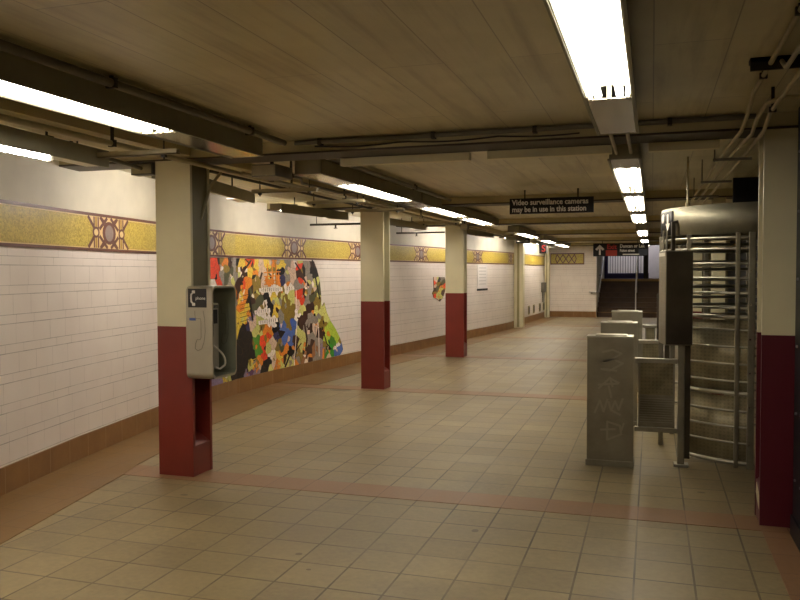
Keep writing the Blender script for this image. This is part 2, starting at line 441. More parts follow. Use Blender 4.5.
def flat_on_wall(mb, pts, out, m):
    """a polygon given as (metres along, height), cut where the wall bends so that it lies on every facet"""
    pieces = [list(pts)]
    for s in [q for q in SACC if min(a[0] for a in pts) < q < max(a[0] for a in pts)]:
        nx = []
        for pc in pieces:
            for sg in (1, -1):
                o = []
                for i in range(len(pc)):
                    a, b = pc[i], pc[(i + 1) % len(pc)]; da, db = (a[0] - s) * sg, (b[0] - s) * sg
                    if da <= 0: o.append(a)
                    if da * db < 0:
                        t = da / (da - db); o.append((a[0] + t * (b[0] - a[0]), a[1] + t * (b[1] - a[1])))
                if len(o) > 2: nx.append(o)
        pieces = nx
    for pc in pieces:
        mid = sum(a for a, b in pc) / len(pc); n = wall_at(mid)[1]; vs = []
        for a, b in pc:
            p = wall_at(a + (1e-6 if a < mid else -1e-6))[0]; vs.append(Vector((p.x, p.y, b)) + n * out)
        mb.faces(vs, [tuple(range(len(vs)))], m)

# mosaic frieze on the left wall
def frieze():
    z0, z1 = 1.795, 2.13
    mb = wall_strip('f', z0, z1, 0.008, 'frieze_yellow')
    mb.bm.verts.ensure_lookup_table()
    def bar(s0, za, s1, zb, w, m, out=0.011):
        n = max(1, int(abs(s1 - s0) / 0.4)); 
        for i in range(n):
            sa, sb = s0 + (s1 - s0) * i / n, s0 + (s1 - s0) * (i + 1) / n; a, b = za + (zb - za) * i / n, za + (zb - za) * (i + 1) / n
            dx, dz = sb - sa, b - a; L = math.hypot(dx, dz); px, pz = -dz / L * w / 2, dx / L * w / 2
            flat_on_wall(mb, [(sa + px, a + pz), (sb + px, b + pz), (sb - px, b - pz), (sa - px, a - pz)], out, m)
    ss = [0.01] + [s for s in SACC[1:-1]] + [SACC[-1] - 0.01]
    for a, b in zip(ss, ss[1:]):
        bar(a, z1 - 0.012, b, z1 - 0.012, 0.026, 'frieze_brown', 0.012); bar(a, z0 + 0.012, b, z0 + 0.012, 0.026, 'frieze_brown', 0.012)
        bar(a, z1 - 0.03, b, z1 - 0.03, 0.008, 'frieze_cream', 0.0115); bar(a, z0 + 0.03, b, z0 + 0.03, 0.008, 'frieze_cream', 0.0115)
    h = (z1 - z0) / 2 - 0.03; zc = (z0 + z1) / 2
    def disc(s, z, rs, rz, m, out):
        flat_on_wall(mb, [(s + rs * math.cos(a * PI / 9), z + rz * math.sin(a * PI / 9)) for a in range(18)], out, m)
    for c in (6.85, 9.2, 11.66, 13.93, 16.15, 18.8, 22.25, 25.1):
        q = [(-.37, h), (.37, h), (.25, 0.03), (.25, -.03), (.37, -h), (-.37, -h), (-.25, -.03), (-.25, .03)]
        
        for ix in ((0, 1, 2, 7), (7, 2, 3, 6), (6, 3, 4, 5)): flat_on_wall(mb, [(c + q[i][0], zc + q[i][1]) for i in ix], 0.010, 'frieze_cream')
        for sg in (-1, 1):
            for z in (-1, 1):
                bar(c + sg * .36, zc + z * h, c + sg * .25, zc + z * .03, 0.032, 'frieze_brown', .0125)
                bar(c + sg * .03, zc + z * h, c + sg * .17, zc + z * .03, 0.032, 'frieze_brown', .0125)
                bar(c + sg * .14, zc + z * h, c + sg * .03, zc + z * .07, 0.02, 'frieze_brown', .0125)
            bar(c + sg * .26, zc - h, c + sg * .26, zc + h, 0.022, 'frieze_brown', .0125); bar(c + sg * .19, zc - h, c + sg * .19, zc + h, 0.022, 'frieze_brown', .0125)
            bar(c + sg * .225, zc - h, c + sg * .225, zc + h, 0.03, 'frieze_ochre', .0118)
            disc(c + sg * .23, zc, .06, .05, 'frieze_brown', .0135); disc(c + sg * .23, zc, .035, .03, 'frieze_cream', .0145)
        for sg in (-1, 1):
            bar(c - sg * .16, zc - h, c + sg * .16, zc + h, 0.024, 'frieze_brown', .0126)
        disc(c, zc, .12, .105, 'frieze_brown', .0137); disc(c, zc, .075, .075, 'frieze_grey', .015)
    return mb
struct('trim_4', frieze())
# frieze panel on the end wall
def end_frieze():
    mb = MB().box(-3.42, -2.25, 28.185, 28.2, 1.84, 2.24, 'frieze_brown').box(-3.39, -2.28, 28.178, 28.185, 1.88, 2.20, 'frieze_yellow')
    def bar(xa, za, xb, zb, w):
        d = Vector((xb - xa, 0, zb - za)); n = Vector((-d.z, 0, d.x)).normalized() * w / 2
        a, b = Vector((xa, 28.172, za)), Vector((xb, 28.172, zb))
        mb.poly([a + n, b + n, b - n, a - n], (0, 0.006, 0), 'frieze_brown')
    for i in range(3):
        c = -3.08 + i * 0.2
        bar(c - .1, 1.89, c + .1, 2.19, .03); bar(c + .1, 1.89, c - .1, 2.19, .03)
    bar(-3.18, 1.89, -3.24, 2.04, .03); bar(-3.24, 2.04, -3.18, 2.19, .03); bar(-2.58, 1.89, -2.52, 2.04, .03); bar(-2.52, 2.04, -2.58, 2.19, .03)
    return mb
struct('trim_5', end_frieze())

# transverse beams on the column lines
BY = [5.35, 10.07, 14.5, 18.9, 23.4, 27.7]
for i, y in enumerate(BY):
    struct('ceiling_beam', MB().box(-5.6, 2.4, y, y + 0.3, BEAM + 0.014, CEIL, 'beam_paint').box(-5.6, 2.4, y - 0.008, y + 0.31, BEAM, BEAM + 0.014, 'beam_flange_shade'))  # flange strip darkened: shade under the beam put into its colour
struct('ceiling_beam', MB().box(-3.78, -3.4, -3.0, 27.7, 2.5, CEIL, 'beam_paint'))

# ------------------------------------------------------------------ steel columns
def column(x0, x1, y0, y1, label, red=1.2, top=BEAM, tear=False, paint='oxblood', cover=False):
    c = thing('steel_column', label, 'column', ((x0 + x1) / 2, (y0 + y1) / 2, 0), 'steel columns carrying the ceiling beams')
    t = 0.03; xm = (x0 + x1) / 2
    for ya, yb in ((y0, y0 + t), (y1 - t, y1)):
        m = MB().box(x0, x1, ya, yb, 0, red, paint).box(x0, x1, ya, yb, red, top, 'cream'); obj('flange', m, None, c)
    m = MB().box(xm - 0.02, xm + 0.02, y0 + t, y1 - t, 0, red, 'oxblood_shaded').box(xm - 0.02, xm + 0.02, y0 + t, y1 - t, red, top, 'recess_olive_shade')  # web darker than the flanges: recess shade put into its colour
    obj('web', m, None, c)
    if cover: obj('recess_cover', MB().box(x1 - 0.02, x1 - 0.006, y0 + t, y1 - t, red, top, 'recess_olive_shade'), None, c)
    for sg in (-1, 1):
        xo = x1 - 0.004 if sg > 0 else x0 + 0.004; xi = xm + sg * 0.02
        h0, h1 = 0.24, 0.33
        v = [(xi, y0 + t, 0), (xo, y0 + t, 0), (xo, y0 + t, h0), (xi, y0 + t, h1), (xi, y1 - t, 0), (xo, y1 - t, 0), (xo, y1 - t, h0), (xi, y1 - t, h1)]
        m = MB(); m.faces(v, [(0, 1, 2, 3), (4, 7, 6, 5), (0, 4, 5, 1), (1, 5, 6, 2), (2, 6, 7, 3), (0, 3, 7, 4)], paint)
        f = obj('base_fill', m, None, c)
        if tear and sg < 0:
            obj('bare_patch', MB().poly([(xo - 0.001, y0 + 0.05, 0.09), (xo - 0.001, y1 - 0.05, 0.16), (xo - 0.001, y1 - 0.08, 0.23), (xo - 0.001, y0 + 0.1, 0.2), (xo - 0.001, y0 + 0.04, 0.17)], (-0.003, 0, 0), 'cream'), None, f)
    return c
column(-3.71, -3.40, 5.34, 5.62, 'cream and dark red steel column with the payphone bolted to its side', 1.18, cover=True)
column(-3.79, -3.46, 10.12, 10.40, 'second cream and dark red steel column along the tiled wall, right of the mural')
column(-3.69, -3.34, 14.38, 14.66, 'third cream and dark red steel column along the tiled wall, beside the small mosaic patch')
column(0.655, 0.975, 5.36, 5.62, 'cream and dark red steel column at the right, in front of the tall revolving gate', 1.2, BEAM, True, 'maroon')
column(0.69, 0.83, 10.12, 10.40, 'narrow cream steel column seen through the bars of the tall revolving gate', 0.9)
column(0.67, 0.82, 14.52, 14.78, 'farthest narrow cream column, glimpsed through the gate bars beside the card reader box', 0.9)
# narrow cream pilasters along the far wall
def pilaster(x0, x1, y0, y1, top, label):
    c = thing('pilaster', label, 'column', ((x0 + x1) / 2, (y0 + y1) / 2, 0))
    obj('shaft', MB().box(x0, x1, y0, y1, 0.0, top, 'cream'), None, c)
    obj('groove_strip', MB().box(x0 + (x1 - x0) * .34, x0 + (x1 - x0) * .6, y0 - 0.012, y0, 0.03, top, 'cream_dull'), None, c)
pilaster(-3.72, -3.47, 22.3, 22.62, CEIL, 'narrow cream pilaster on the far wall behind the small black sign')
pilaster(-3.545, -3.4, 27.62, 27.9, BEAM, 'narrow cream pilaster at the far corner of the end wall')

# ------------------------------------------------------------------ fluorescent fixtures
def fixture(x0, x1, zb, h0, h1, l0, l1, label, group, lit=True, side='housing', ang=0.0):
    """trough fixture running along the corridor: dark housing, white reflector, two tubes, lamp holders, cover plate"""
    c = thing('fluorescent_fixture', label, 'light fixture', ((x0 + x1) / 2, (h0 + h1) / 2, zb), group)
    zt = CEIL - 0.02; t = 0.006
    m = MB().box(x0, x0 + t, h0, h1, zb, zt).box(x1 - t, x1, h0, h1, zb, zt).box(x0, x1, h0, h1, zt - t, zt).box(x0, x1, h0, h0 + t, zb, zt).box(x0, x1, h1 - t, h1, zb, zt)
    m.box(x0 - 0.012, x0, h0, h1, zb - 0.004, zb + 0.008).box(x1, x1 + 0.012, h0, h1, zb - 0.004, zb + 0.008)
    for yy in (h0 + .3, h1 - .3): m.box((x0 + x1) / 2 - .03, (x0 + x1) / 2 + .03, yy - .05, yy + .05, zt, CEIL - .003)
    obj('housing', m, side, c)
    xm = (x0 + x1) / 2; w = (x1 - x0) / 2 - 0.008
    v = []
    for y in (l0, l1): v += [(xm - w, y, zb + 0.008), (xm - w * .72, y, zb + 0.055), (xm, y, zb + 0.062), (xm + w * .72, y, zb + 0.055), (xm + w, y, zb + 0.008)]
    m = MB(); m.faces(v, [(i, i + 1, i + 6, i + 5) for i in range(4)], 'white_enamel'); obj('reflector', m, None, c, False)
    for k in (-1, 1):
        xx = xm + k * w * 0.5
        obj('fluorescent_tube', MB().tube([(xx, l0 + 0.03, zb + 0.013), (xx, l1 - 0.03, zb + 0.013)], 0.017, 'tube_glow' if lit else 'white_enamel', 12), None, c)
    for yy, s in ((l0, 1), (l1, -1)):
        for k in (-1, 0, 1):
            obj('lamp_holder', MB().box(xm + k * w * .86 - 0.009, xm + k * w * .86 + 0.009, min(yy, yy + s * .035), max(yy, yy + s * .035), zb - 0.006, zb + 0.055, 'white_enamel', 0.003), None, c)
    for a, b in ((h0, l0), (l1, h1)):
        if b - a > 0.05: obj('cover_plate', MB().box(x0 + t, x1 - t, a + t, b - t, zb + 0.001, zb + 0.006), 'cover_plate', c)
    return c
LG, RG = 'trough lights over the column line', 'trough lights down the middle of the ceiling'
for (h0, h1, l0, l1, lb) in ((1.35, 5.06, 1.5, 4.02, 'long lit trough light at upper left ending just before the payphone column'),
        (6.1, 9.1, 7.0, 8.78, 'lit trough light over the second column, first past the near beam'),
        (9.15, 11.64, 9.85, 11.6, 'lit trough light of the column row, between second and third columns'),
        (11.66, 14.1, 12.1, 13.7, 'lit trough light just before the third column'),
        (16.4, 19.6, 17.3, 19.5, 'lit trough light beyond the third column, before the small black sign'),
        (20.2, 23.3, 21.3, 23.2, 'lit trough light above the pilaster with the small black sign'),
        (23.6, 27.3, 24.6, 27.1, 'farthest lit trough light of the row near the end wall')):
    fixture(-2.87, -2.63, 2.42, h0, h1, l0, l1, lb, LG)
for (h0, h1, l0, l1, lb) in ((1.25, 4.8, 1.4, 3.82, 'big glaring trough light at top right of centre'),
        (5.9, 8.5, 6.44, 8.4, 'lit trough light just past the near beam, right of the surveillance notice'),
        (8.55, 11.15, 8.9, 10.97, 'lit trough light second past the near beam in the middle row'),
        (11.3, 13.9, 11.76, 13.73, 'lit trough light third past the near beam in the middle row'),
        (16.1, 18.85, 16.5, 18.8, 'lit trough light of the middle row in front of the exit sign'),
        (21.0, 23.35, 21.3, 23.3, 'lit trough light of the middle row beside the top of the exit sign'),
        (25.0, 27.6, 25.4, 27.4, 'farthest lit trough light of the middle row at the stairs')):
    fixture(-0.30, -0.09, 2.40, h0, h1, l0, l1, lb, RG)
# wall-side strip lights, open towards the tiled wall
def washer(a, b, zb, label, EL=0.45, low=0.045):
    a = Vector((a[0], a[1], 0)); b = Vector((b[0], b[1], 0)); L = (b - a).length; d = (b - a) / L
    c = thing('wall_light', label, 'light fixture', ((a.x + b.x) / 2, (a.y + b.y) / 2, zb), 'strip lights hung along the tiled wall')
    M = Matrix(((d.y, d.x, 0, a.x), (-d.x, d.y, 0, a.y), (0, 0, 1, 0), (0, 0, 0, 1)))     # local x = away from the wall, y = along
    h = 0.115
    m = MB().box(-0.008, 0, 0, L, zb, zb + h, None, 0, M).box(-0.17, 0, 0, L, zb + h - 0.006, zb + h, None, 0, M).box(-0.17, 0, 0, 0.006, zb + 0.03, zb + h, None, 0, M).box(-0.17, 0, L - 0.006, L, zb + 0.03, zb + h, None, 0, M)
    obj('housing', m, 'housing', c)
    obj('reflector', MB().box(-0.012, -0.0085, 0.02, L - 0.02, zb + 0.02, zb + h - 0.01, None, 0, M).box(-0.165, -0.012, 0.02, L - 0.02, zb + h - 0.012, zb + h - 0.007, None, 0, M), 'white_enamel', c)
    obj('fluorescent_tube', MB().tube([M @ Vector((-0.07, 0.06, zb + low)), M @ Vector((-0.07, L - EL, zb + low))], 0.017, 'tube_glow_cool', 12), None, c)
    for y in (0.045, L - EL + 0.015): obj('lamp_holder', MB().box(-0.09, -0.05, y - 0.014, y + 0.014, zb + low - 0.02, zb + h - 0.012, 'white_enamel', 0.003, M), None, c)
    obj('end_plate', MB().box(-0.165, -0.01, L - EL + 0.03, L - 0.02, zb + .012, zb + .018, 'white_enamel', 0, M), None, c)
    for y in (L * .25, L * .78):
        p = M @ Vector((-0.085, y, 0)); obj('hanger', MB().tube([(p.x, p.y, zb + h), (p.x, p.y, CEIL)], 0.008, 'dark_iron', 8).box(p.x - .03, p.x + .03, p.y - .03, p.y + .03, zb + h, zb + h + .02, 'dark_iron'), None, c)
washer((-3.40, 2.2), (-3.58, 4.62), 2.325, 'strip light along the tiled wall left of the payphone column, its end glowing', 0.55, -0.004)
washer((-3.74, 5.6), (-4.10, 7.7), 2.345, 'strip light along the tiled wall just right of the payphone column')
washer((-4.40, 8.95), (-4.17, 10.65), 2.345, 'strip light along the tiled wall above the mural')
washer((-4.1, 11.5), (-3.95, 14.0), 2.36, 'strip light along the tiled wall between the second and third columns')
washer((-3.75, 15.4), (-3.5, 18.2), 2.38, 'strip light along the tiled wall past the third column')

washer((-3.35, 18.9), (-3.2, 21.2), 2.38, 'strip light added to brighten the far tiled wall before the black corner sign')  # this lamp and the next are added to brighten the far wall
washer((-3.17, 23.2), (-3.07, 26.8), 2.38, 'strip light added to brighten the far tiled wall above the low vents')

# ------------------------------------------------------------------ conduits and ceiling hardware
def pipe(pts, r, m, label, group, clips=(), name='conduit', cat='pipe'):
    c = thing(name, label, cat, pts[0], group)
    obj('pipe', MB().tube(pts, r, m, 10), None, c)
    for (x, y, z) in clips:
        obj('clamp', MB().box(x - r - .006, x + r + .006, y - .011, y + .011, z - r - .003, z + r + .003, 'dark_iron').box(x - .008, x + .008, y - .008, y + .008, z + r, CEIL - .003, 'dark_iron'), None, c)
    return c
CG = 'conduits under the ceiling near the column line'
pipe([(-3.30, -2.5, 2.43), (-3.31, 5.2, 2.43), (-3.33, 13.0, 2.43), (-3.2, 19, 2.44)], 0.019, 'conduit_paint', 'pale conduit passing the inner side of the payphone column top', CG, [(-3.305, y, 2.43) for y in (2.6, 4.3)] + [(-3.33, y, 2.43) for y in (7.0, 9.0, 11.5)])
pipe([(-3.86, -2.5, 2.46), (-3.88, 4.9, 2.46), (-3.88, 5.395, 2.43)], 0.016, 'conduit_grey', 'thin dark conduit on the wall side of the payphone column top', CG, [(-3.87, 3.2, 2.46), (-3.875, 4.6, 2.46)])
pipe([(-2.54, -2.5, 2.53), (-2.53, 5.2, 2.53)], 0.022, 'conduit_grey', 'grey conduit running beside the long trough light at upper left', CG, [(-2.535, y, 2.53) for y in (1.6, 3.3, 4.7)])
pipe([(-2.5, 5.75, 2.53), (-2.5, 10.0, 2.53)], 0.02, 'conduit_grey', 'grey conduit beside the trough light over the second column', CG, [(-2.5, 6.4, 2.53), (-2.5, 8.4, 2.53)])
pipe([(-3.15, 5.7, 2.40), (-3.14, 8.0, 2.40), (-3.05, 9.9, 2.41)], 0.014, 'conduit_paint', 'thin pale conduit between the first two columns', CG, [(-3.14, 6.2, 2.40), (-3.14, 7.9, 2.40)])
pipe([(-3.0, 6.06, 2.44), (-3.0, 6.5, 2.44), (-3.08, 6.7, 2.42), (-3.08, 7.6, 2.42), (-3.0, 7.8, 2.44), (-3.0, 9.8, 2.44)], 0.014, 'conduit_grey', 'kinked grey conduit between the first two columns', CG, [(-3.0, 6.3, 2.44), (-3.0, 8.6, 2.44)])
pipe([(-3.5, 5.8, 2.44), (-3.55, 9.9, 2.44)], 0.013, 'dark_iron', 'thin black conduit under the ceiling between payphone column and second column', CG)
# conduit and loose cable along the near face of the first beam
c = pipe([(-2.5, 5.318, 2.545), (-1.2, 5.318, 2.545), (0.6, 5.318, 2.548)], 0.017, 'conduit_grey', 'grey conduit along the top of the near beam', None)
for x in (-2.3, -1.45, -0.75, 0.1): obj('clamp', MB().box(x - .014, x + .014, 5.297, 5.35, 2.522, 2.566, 'dark_iron'), None, c)
tag(obj('cable', MB().tube([(-2.35 + i * 0.09, 5.337, 2.517 - 0.016 * abs(math.sin(i * 0.42))) for i in range(22)], 0.006, 'dark_iron', 6)), 'thin black cable drooping along the face of the near beam', 'cable')
# pale raceway covers behind the near beam
RW = 'pale raceway covers behind the near beam'
for x0, x1, lb in ((-2.28, -1.27, 'pale raceway cover behind the near beam, leftmost piece'), (-1.14, -0.27, 'pale raceway cover behind the near beam, left of the middle lights'), (-0.03, 0.42, 'pale raceway cover behind the near beam, right of the middle lights')):
    c = thing('raceway', lb, 'raceway', ((x0 + x1) / 2, 5.69, 2.43), RW)
    obj('cover', MB().box(x0, x1, 5.655, 5.72, 2.412, 2.47, 'raceway', 0.004), None, c)
    for q in range(3): obj('screw', MB().tube([(x0 + 0.12 + q * (x1 - x0 - .24) / 2, 5.666, 2.44), (x0 + 0.12 + q * (x1 - x0 - .24) / 2, 5.66, 2.44)], 0.006, 'dark_iron', 8), None, c)
# two stub pipes feeding the middle lights under the beam
for x, lb in ((-0.25, 'short pale pipe under the near beam joining the middle lights, left one'), (-0.15, 'short pale pipe under the near beam joining the middle lights, right one')):
    pipe([(x, 4.78, 2.445), (x, 5.95, 2.445)], 0.012, 'conduit_paint', lb, 'stub pipes between the middle lights')
# strut channels across, with hanging rods
def strut(x0, x1, y, z, label, dz=0.0, y1=None):
    y1 = y if y1 is None else y1
    c = thing('strut_channel', label, 'bracket', ((x0 + x1) / 2, y, z), 'steel channels hung across the conduits')
    d = Vector((x1 - x0, y1 - y, 0)); L = d.length; a = math.atan2(d.y, d.x)
    M = T(x0, y, z, 0, 0, a)
    obj('channel', MB().box(0, L, -.02, .02, 0, .008, 'conduit_paint', 0, M).box(0, L, -.02, -.014, 0, .035, 'conduit_paint', 0, M).box(0, L, .014, .02, 0, .035, 'conduit_paint', 0, M), None, c)
    for k in (.12, .88):
        p = M @ Vector((L * k, 0, 0)); obj('hanging_rod', MB().tube([(p.x, p.y, z - 0.03), (p.x, p.y, CEIL)], 0.006, 'dark_iron', 8).box(p.x - .014, p.x + .014, p.y - .014, p.y + .014, z - .015, z, 'dark_iron'), None, c)
strut(-3.85, -2.95, 4.5, 2.374, 'steel channel across the conduits in front of the payphone column')
strut(-3.62, -2.95, 6.75, 2.348, 'steel channel across the conduits just past the payphone column')
strut(-3.62, -2.95, 8.0, 2.348, 'steel channel across the conduits halfway to the second column')
strut(-3.7, -2.92, 9.35, 2.355, 'steel channel across the conduits just before the second column')
strut(-3.6, -2.9, 12.3, 2.374, 'steel channel across the conduits between second and third columns')
# diagonal brace and junction boxes
tag(obj('conduit_brace', MB().tube([(-3.41, 5.50, 2.02), (-3.385, 5.62, 2.3), (-3.36, 5.74, 2.42)], 0.012, 'conduit_paint', 8)), 'slim diagonal conduit rising from the recess of the payphone column', 'pipe')
def jbox(x, y, z, w, d, h, label, m='conduit_grey'):
    c = thing('junction_box', label, 'electrical box', (x, y, z), 'ceiling junction boxes')
    obj('body', MB().box(x - w / 2, x + w / 2, y - d / 2, y + d / 2, z, z + h, m, 0.006), None, c)
    obj('cover', MB().box(x - w / 2 + .01, x + w / 2 - .01, y - d / 2 - .006, y - d / 2, z + .01, z + h - .01, 'conduit_paint'), None, c)
    obj('hanger', MB().box(x - .01, x + .01, y - .01, y + .01, z + h, CEIL, 'dark_iron'), None, c)
jbox(-2.98, 5.9, 2.37, .22, .3, .10, 'grey junction box under the ceiling just past the payphone column')
jbox(-3.88, 5.45, 2.38, .2, .1, .09, 'grey junction box on the wall side of the payphone column top')
jbox(-3.42, 9.98, 2.40, .13, .13, .1, 'pale junction box at the top corner of the second column', 'raceway')
jbox(-3.21, 13.9, 2.36, .13, .12, .1, 'grey junction box at the top corner of the third column')
# sprinkler pipes reaching across to the wall
def sprinkler(x0, x1, y, z, label):
    c = thing('sprinkler_pipe', label, 'pipe', (x0, y, z), 'sprinkler pipes near the tiled wall')
    obj('pipe', MB().tube([(x0, y, z), (x1, y, z)], 0.016, 'dark_iron', 10), None, c)
    x = x0 + (x1 - x0) * .42
    obj('sprinkler_head', MB().tube([(x, y, z), (x, y, z - .05)], 0.014, 'dark_iron', 8).cyl(x, y, z - .062, z - .052, 0.028, 'conduit_grey', 12), None, c)
    obj('hanger', MB().tube([(x0 + .1, y, z), (x0 + .1, y, CEIL)], 0.006, 'dark_iron', 8), None, c)
sprinkler(-4.75, -3.8, 10.6, 2.29, 'dark sprinkler pipe just left of the second column top')
sprinkler(-4.4, -3.5, 13.6, 2.30, 'dark sprinkler pipe just left of the third column top')
# bundle of conduits at the right
RC = 'conduits bending under the ceiling at right'
pipe([(0.505, -2.5, 2.54), (0.505, 4.6, 2.54), (0.515, 4.9, 2.50), (0.50, 5.15, 2.43), (0.47, 5.9, 2.42), (0.44, 9.9, 2.42)], 0.0115, 'conduit_paint', 'pale conduit bending under the right end of the near beam, leftmost of three', RC, [(0.505, 3.2, 2.54), (0.505, 4.2, 2.54)])
pipe([(0.823, 4.42, 2.47), (0.62, 4.40, 2.47), (0.565, 4.52, 2.47), (0.56, 4.9, 2.46), (0.565, 5.2, 2.42), (0.53, 5.9, 2.41), (0.50, 9.9, 2.41)], 0.0115, 'conduit_paint', 'pale conduit turning out of the dark side wall, middle of three', RC)
pipe([(0.60, -2.5, 2.45), (0.60, 4.7, 2.45), (0.62, 5.1, 2.42), (0.61, 5.9, 2.40), (0.57, 9.9, 2.40)], 0.0115, 'conduit_paint', 'pale conduit nearest the right column top, rightmost of three', RC, [(0.60, 3.6, 2.45), (0.60, 4.6, 2.45)])
pipe([(0.56, -2.5, 2.49), (0.555, 3.85, 2.49), (0.55, 3.98, 2.56)], 0.0105, 'conduit_paint', 'short pale conduit that turns up into the ceiling at upper right', RC, [(0.556, 3.3, 2.49)])
def rbracket(y, z, label):
    c = thing('pipe_bracket', label, 'bracket', (0.53, y, z), 'brackets under the right conduits')
    obj('channel', MB().box(0.40, 0.65, y - .014, y + .014, z - .026, z - .008, 'conduit_grey'), None, c)
    obj('hanging_rod', MB().tube([(0.41, y, z - .03), (0.41, y, CEIL)], 0.005, 'conduit_grey', 8), None, c)
rbracket(5.95, 2.39, 'dark bracket under the right conduits just past the near beam')
rbracket(7.4, 2.39, 'dark bracket under the right conduits above the revolving gate')
rbracket(8.8, 2.39, 'dark bracket under the right conduits behind the revolving gate')
tag(obj('ceiling_bracket', MB().box(0.42, 0.82, 3.95, 4.02, 2.55, 2.569, 'dark_iron').box(0.42, 0.82, 3.95, 3.965, 2.51, 2.569, 'dark_iron')), 'dark flat bracket on the ceiling at upper right behind the conduits', 'bracket')

# ------------------------------------------------------------------ hanging signs
def front(x, y, z): return T(x, y, z, PI / 2)
c = thing('surveillance_sign', 'black hanging notice about video surveillance cameras in white lettering', 'sign', (-1.13, 9.45, 2.24))
obj('sign_panel', MB().box(-1.63, -0.65, 9.44, 9.47, 2.285, 2.47, 'black_plate', 0.003), None, c)
obj('lettering', MB().merge_text('Video surveillance cameras', 0.088, front(-1.60, 9.437, 2.418), 'letter_white', 0.001, 'LEFT', 0.925, .0022).merge_text('may be in use in this station', 0.088, front(-1.60, 9.437, 2.335), 'letter_white', 0.001, 'LEFT', 0.875, .0022), None, c, False)
for x in (-1.45, -0.83): obj('hanger', MB().box(x - .008, x + .008, 9.449, 9.461, 2.47, CEIL, 'dark_iron'), None, c)
c = thing('exit_sign', 'black hanging exit sign with white arrow and red panel before the stairs', 'sign', (-0.85, 24.0, 2.04))
obj('sign_panel', MB().box(-1.66, -0.10, 24.0, 24.06, 2.04, 2.42, 'black_plate', 0.004), None, c)
obj('arrow', MB().poly([(-1.47, 23.997, 2.38), (-1.60, 23.997, 2.25), (-1.55, 23.997, 2.21), (-1.495, 23.997, 2.26), (-1.495, 23.997, 2.08), (-1.445, 23.997, 2.08), (-1.445, 23.997, 2.26), (-1.39, 23.997, 2.21), (-1.34, 23.997, 2.25)], (0, 0.002, 0), 'letter_white'), None, c)
obj('red_panel', MB().box(-1.30, -0.98, 23.994, 24.0, 2.05, 2.22, 'red_panel'), None, c)
obj('lettering', MB().merge_text('Exit', 0.19, front(-1.13, 23.994, 2.31), 'red_letter', 0.002, 'CENTER', 0.95, .004).merge_text('Duncan or Lak', 0.135, front(-0.9, 23.994, 2.33), 'letter_white', 0.002, 'LEFT', 0.85, .003).merge_text('Fulton street', 0.11, front(-0.9, 23.994, 2.2), 'letter_white', 0.002, 'LEFT', 0.72, .003), None, c, False)
obj('underline_bar', MB().box(-0.82, -0.36, 23.994, 24.0, 2.075, 2.105, 'letter_white'), None, c)
obj('navy_panel', MB().box(-0.38, -0.12, 23.995, 24.0, 2.06, 2.24, 'navy_panel'), None, c)
for x in (-1.4, -0.4): obj('hanger', MB().box(x - .01, x + .01, 24.02, 24.04, 2.42, CEIL, 'dark_iron'), None, c)
c = thing('corner_sign', 'small black sign hung in front of the far wall pilaster', 'sign', (-3.3, 21.0, 2.3))
obj('sign_panel', MB().box(-3.45, -3.08, 20.98, 21.03, 2.35, 2.55, 'black_plate', 0.004), None, c)
obj('lettering', MB().box(-3.36, -3.14, 20.972, 20.98, 2.47, 2.505, 'letter_grey').box(-3.36, -3.24, 20.972, 20.98, 2.39, 2.425, 'letter_grey').box(-3.2, -3.12, 20.972, 20.98, 2.39, 2.42, 'letter_grey'), None, c)
obj('hanger', MB().box(-3.43, -3.41, 20.995, 21.015, 2.55, CEIL, 'dark_iron'), None, c)
c = thing('red_sign', 'small sign with red lettering hung near the far pilasters', 'sign', (-2.9, 22.2, 2.1))
obj('sign_panel', MB().box(-3.0, -2.80, 22.2, 22.24, 2.1, 2.38, 'black_plate', 0.004), None, c)
obj('lettering', MB().merge_text('S', 0.26, front(-2.88, 22.19, 2.23), 'red_letter', 0.003, 'CENTER', 1.0), None, c, False)
obj('edge_plate', MB().box(-2.80, -2.76, 22.195, 22.245, 2.1, 2.3, 'letter_grey'), None, c)
obj('hanger', MB().box(-2.91, -2.89, 22.21, 22.23, 2.38, CEIL, 'dark_iron'), None, c)

# ------------------------------------------------------------------ payphone on the first column
px0, px1, py0, py1, pz0, pz1 = -3.392, -3.165, 5.25, 5.615, 0.785, 1.497
c = thing('payphone', 'silver payphone hood with black telephone sign on the first column', 'payphone', ((px0 + px1) / 2, (py0 + py1) / 2, pz0))
def rrect(y0, y1, z0, z1, r, n=5):
    out = []
    for cyy, czz, a0 in ((y1 - r, z1 - r, 0), (y0 + r, z1 - r, PI / 2), (y0 + r, z0 + r, PI), (y1 - r, z0 + r, 1.5 * PI)):
        for i in range(n + 1):
            a = a0 + PI / 2 * i / n; out.append((cyy + r * math.cos(a), czz + r * math.sin(a)))
    return out
ou = rrect(py0, py1, pz0, pz1, 0.05); inn = rrect(py0 + .016, py1 - .016, pz0 + .018, pz1 - .016, 0.04); n = len(ou)
vs = [(px0, y, z) for y, z in ou] + [(px1, y, z) for y, z in ou] + [(px1, y, z) for y, z in inn] + [(px0 + .02, y, z) for y, z in inn]
m = MB(); fs = []
m.faces(vs[:2 * n], [(i, (i + 1) % n, n + (i + 1) % n, n + i) for i in range(n)] + [tuple(range(n))], 'phone_shell')
m.faces(vs[n:3 * n], [(i, (i + 1) % n, n + (i + 1) % n, n + i) for i in range(n)], 'phone_shell')
m.faces(vs[2 * n:], [(i, (i + 1) % n, n + (i + 1) % n, n + i) for i in range(n)] + [tuple(range(n, 2 * n))[::-1]], 'phone_inside')
obj('hood', m, None, c)
bx0, bx1, bz0, bz1 = px0 + .022, px0 + .18, 1.335, 1.478
s = obj('telephone_sign', MB().box(bx0, bx1, py0 - .004, py0, bz0, bz1, 'phone_black'), None, c)
hx = bx0 + .036
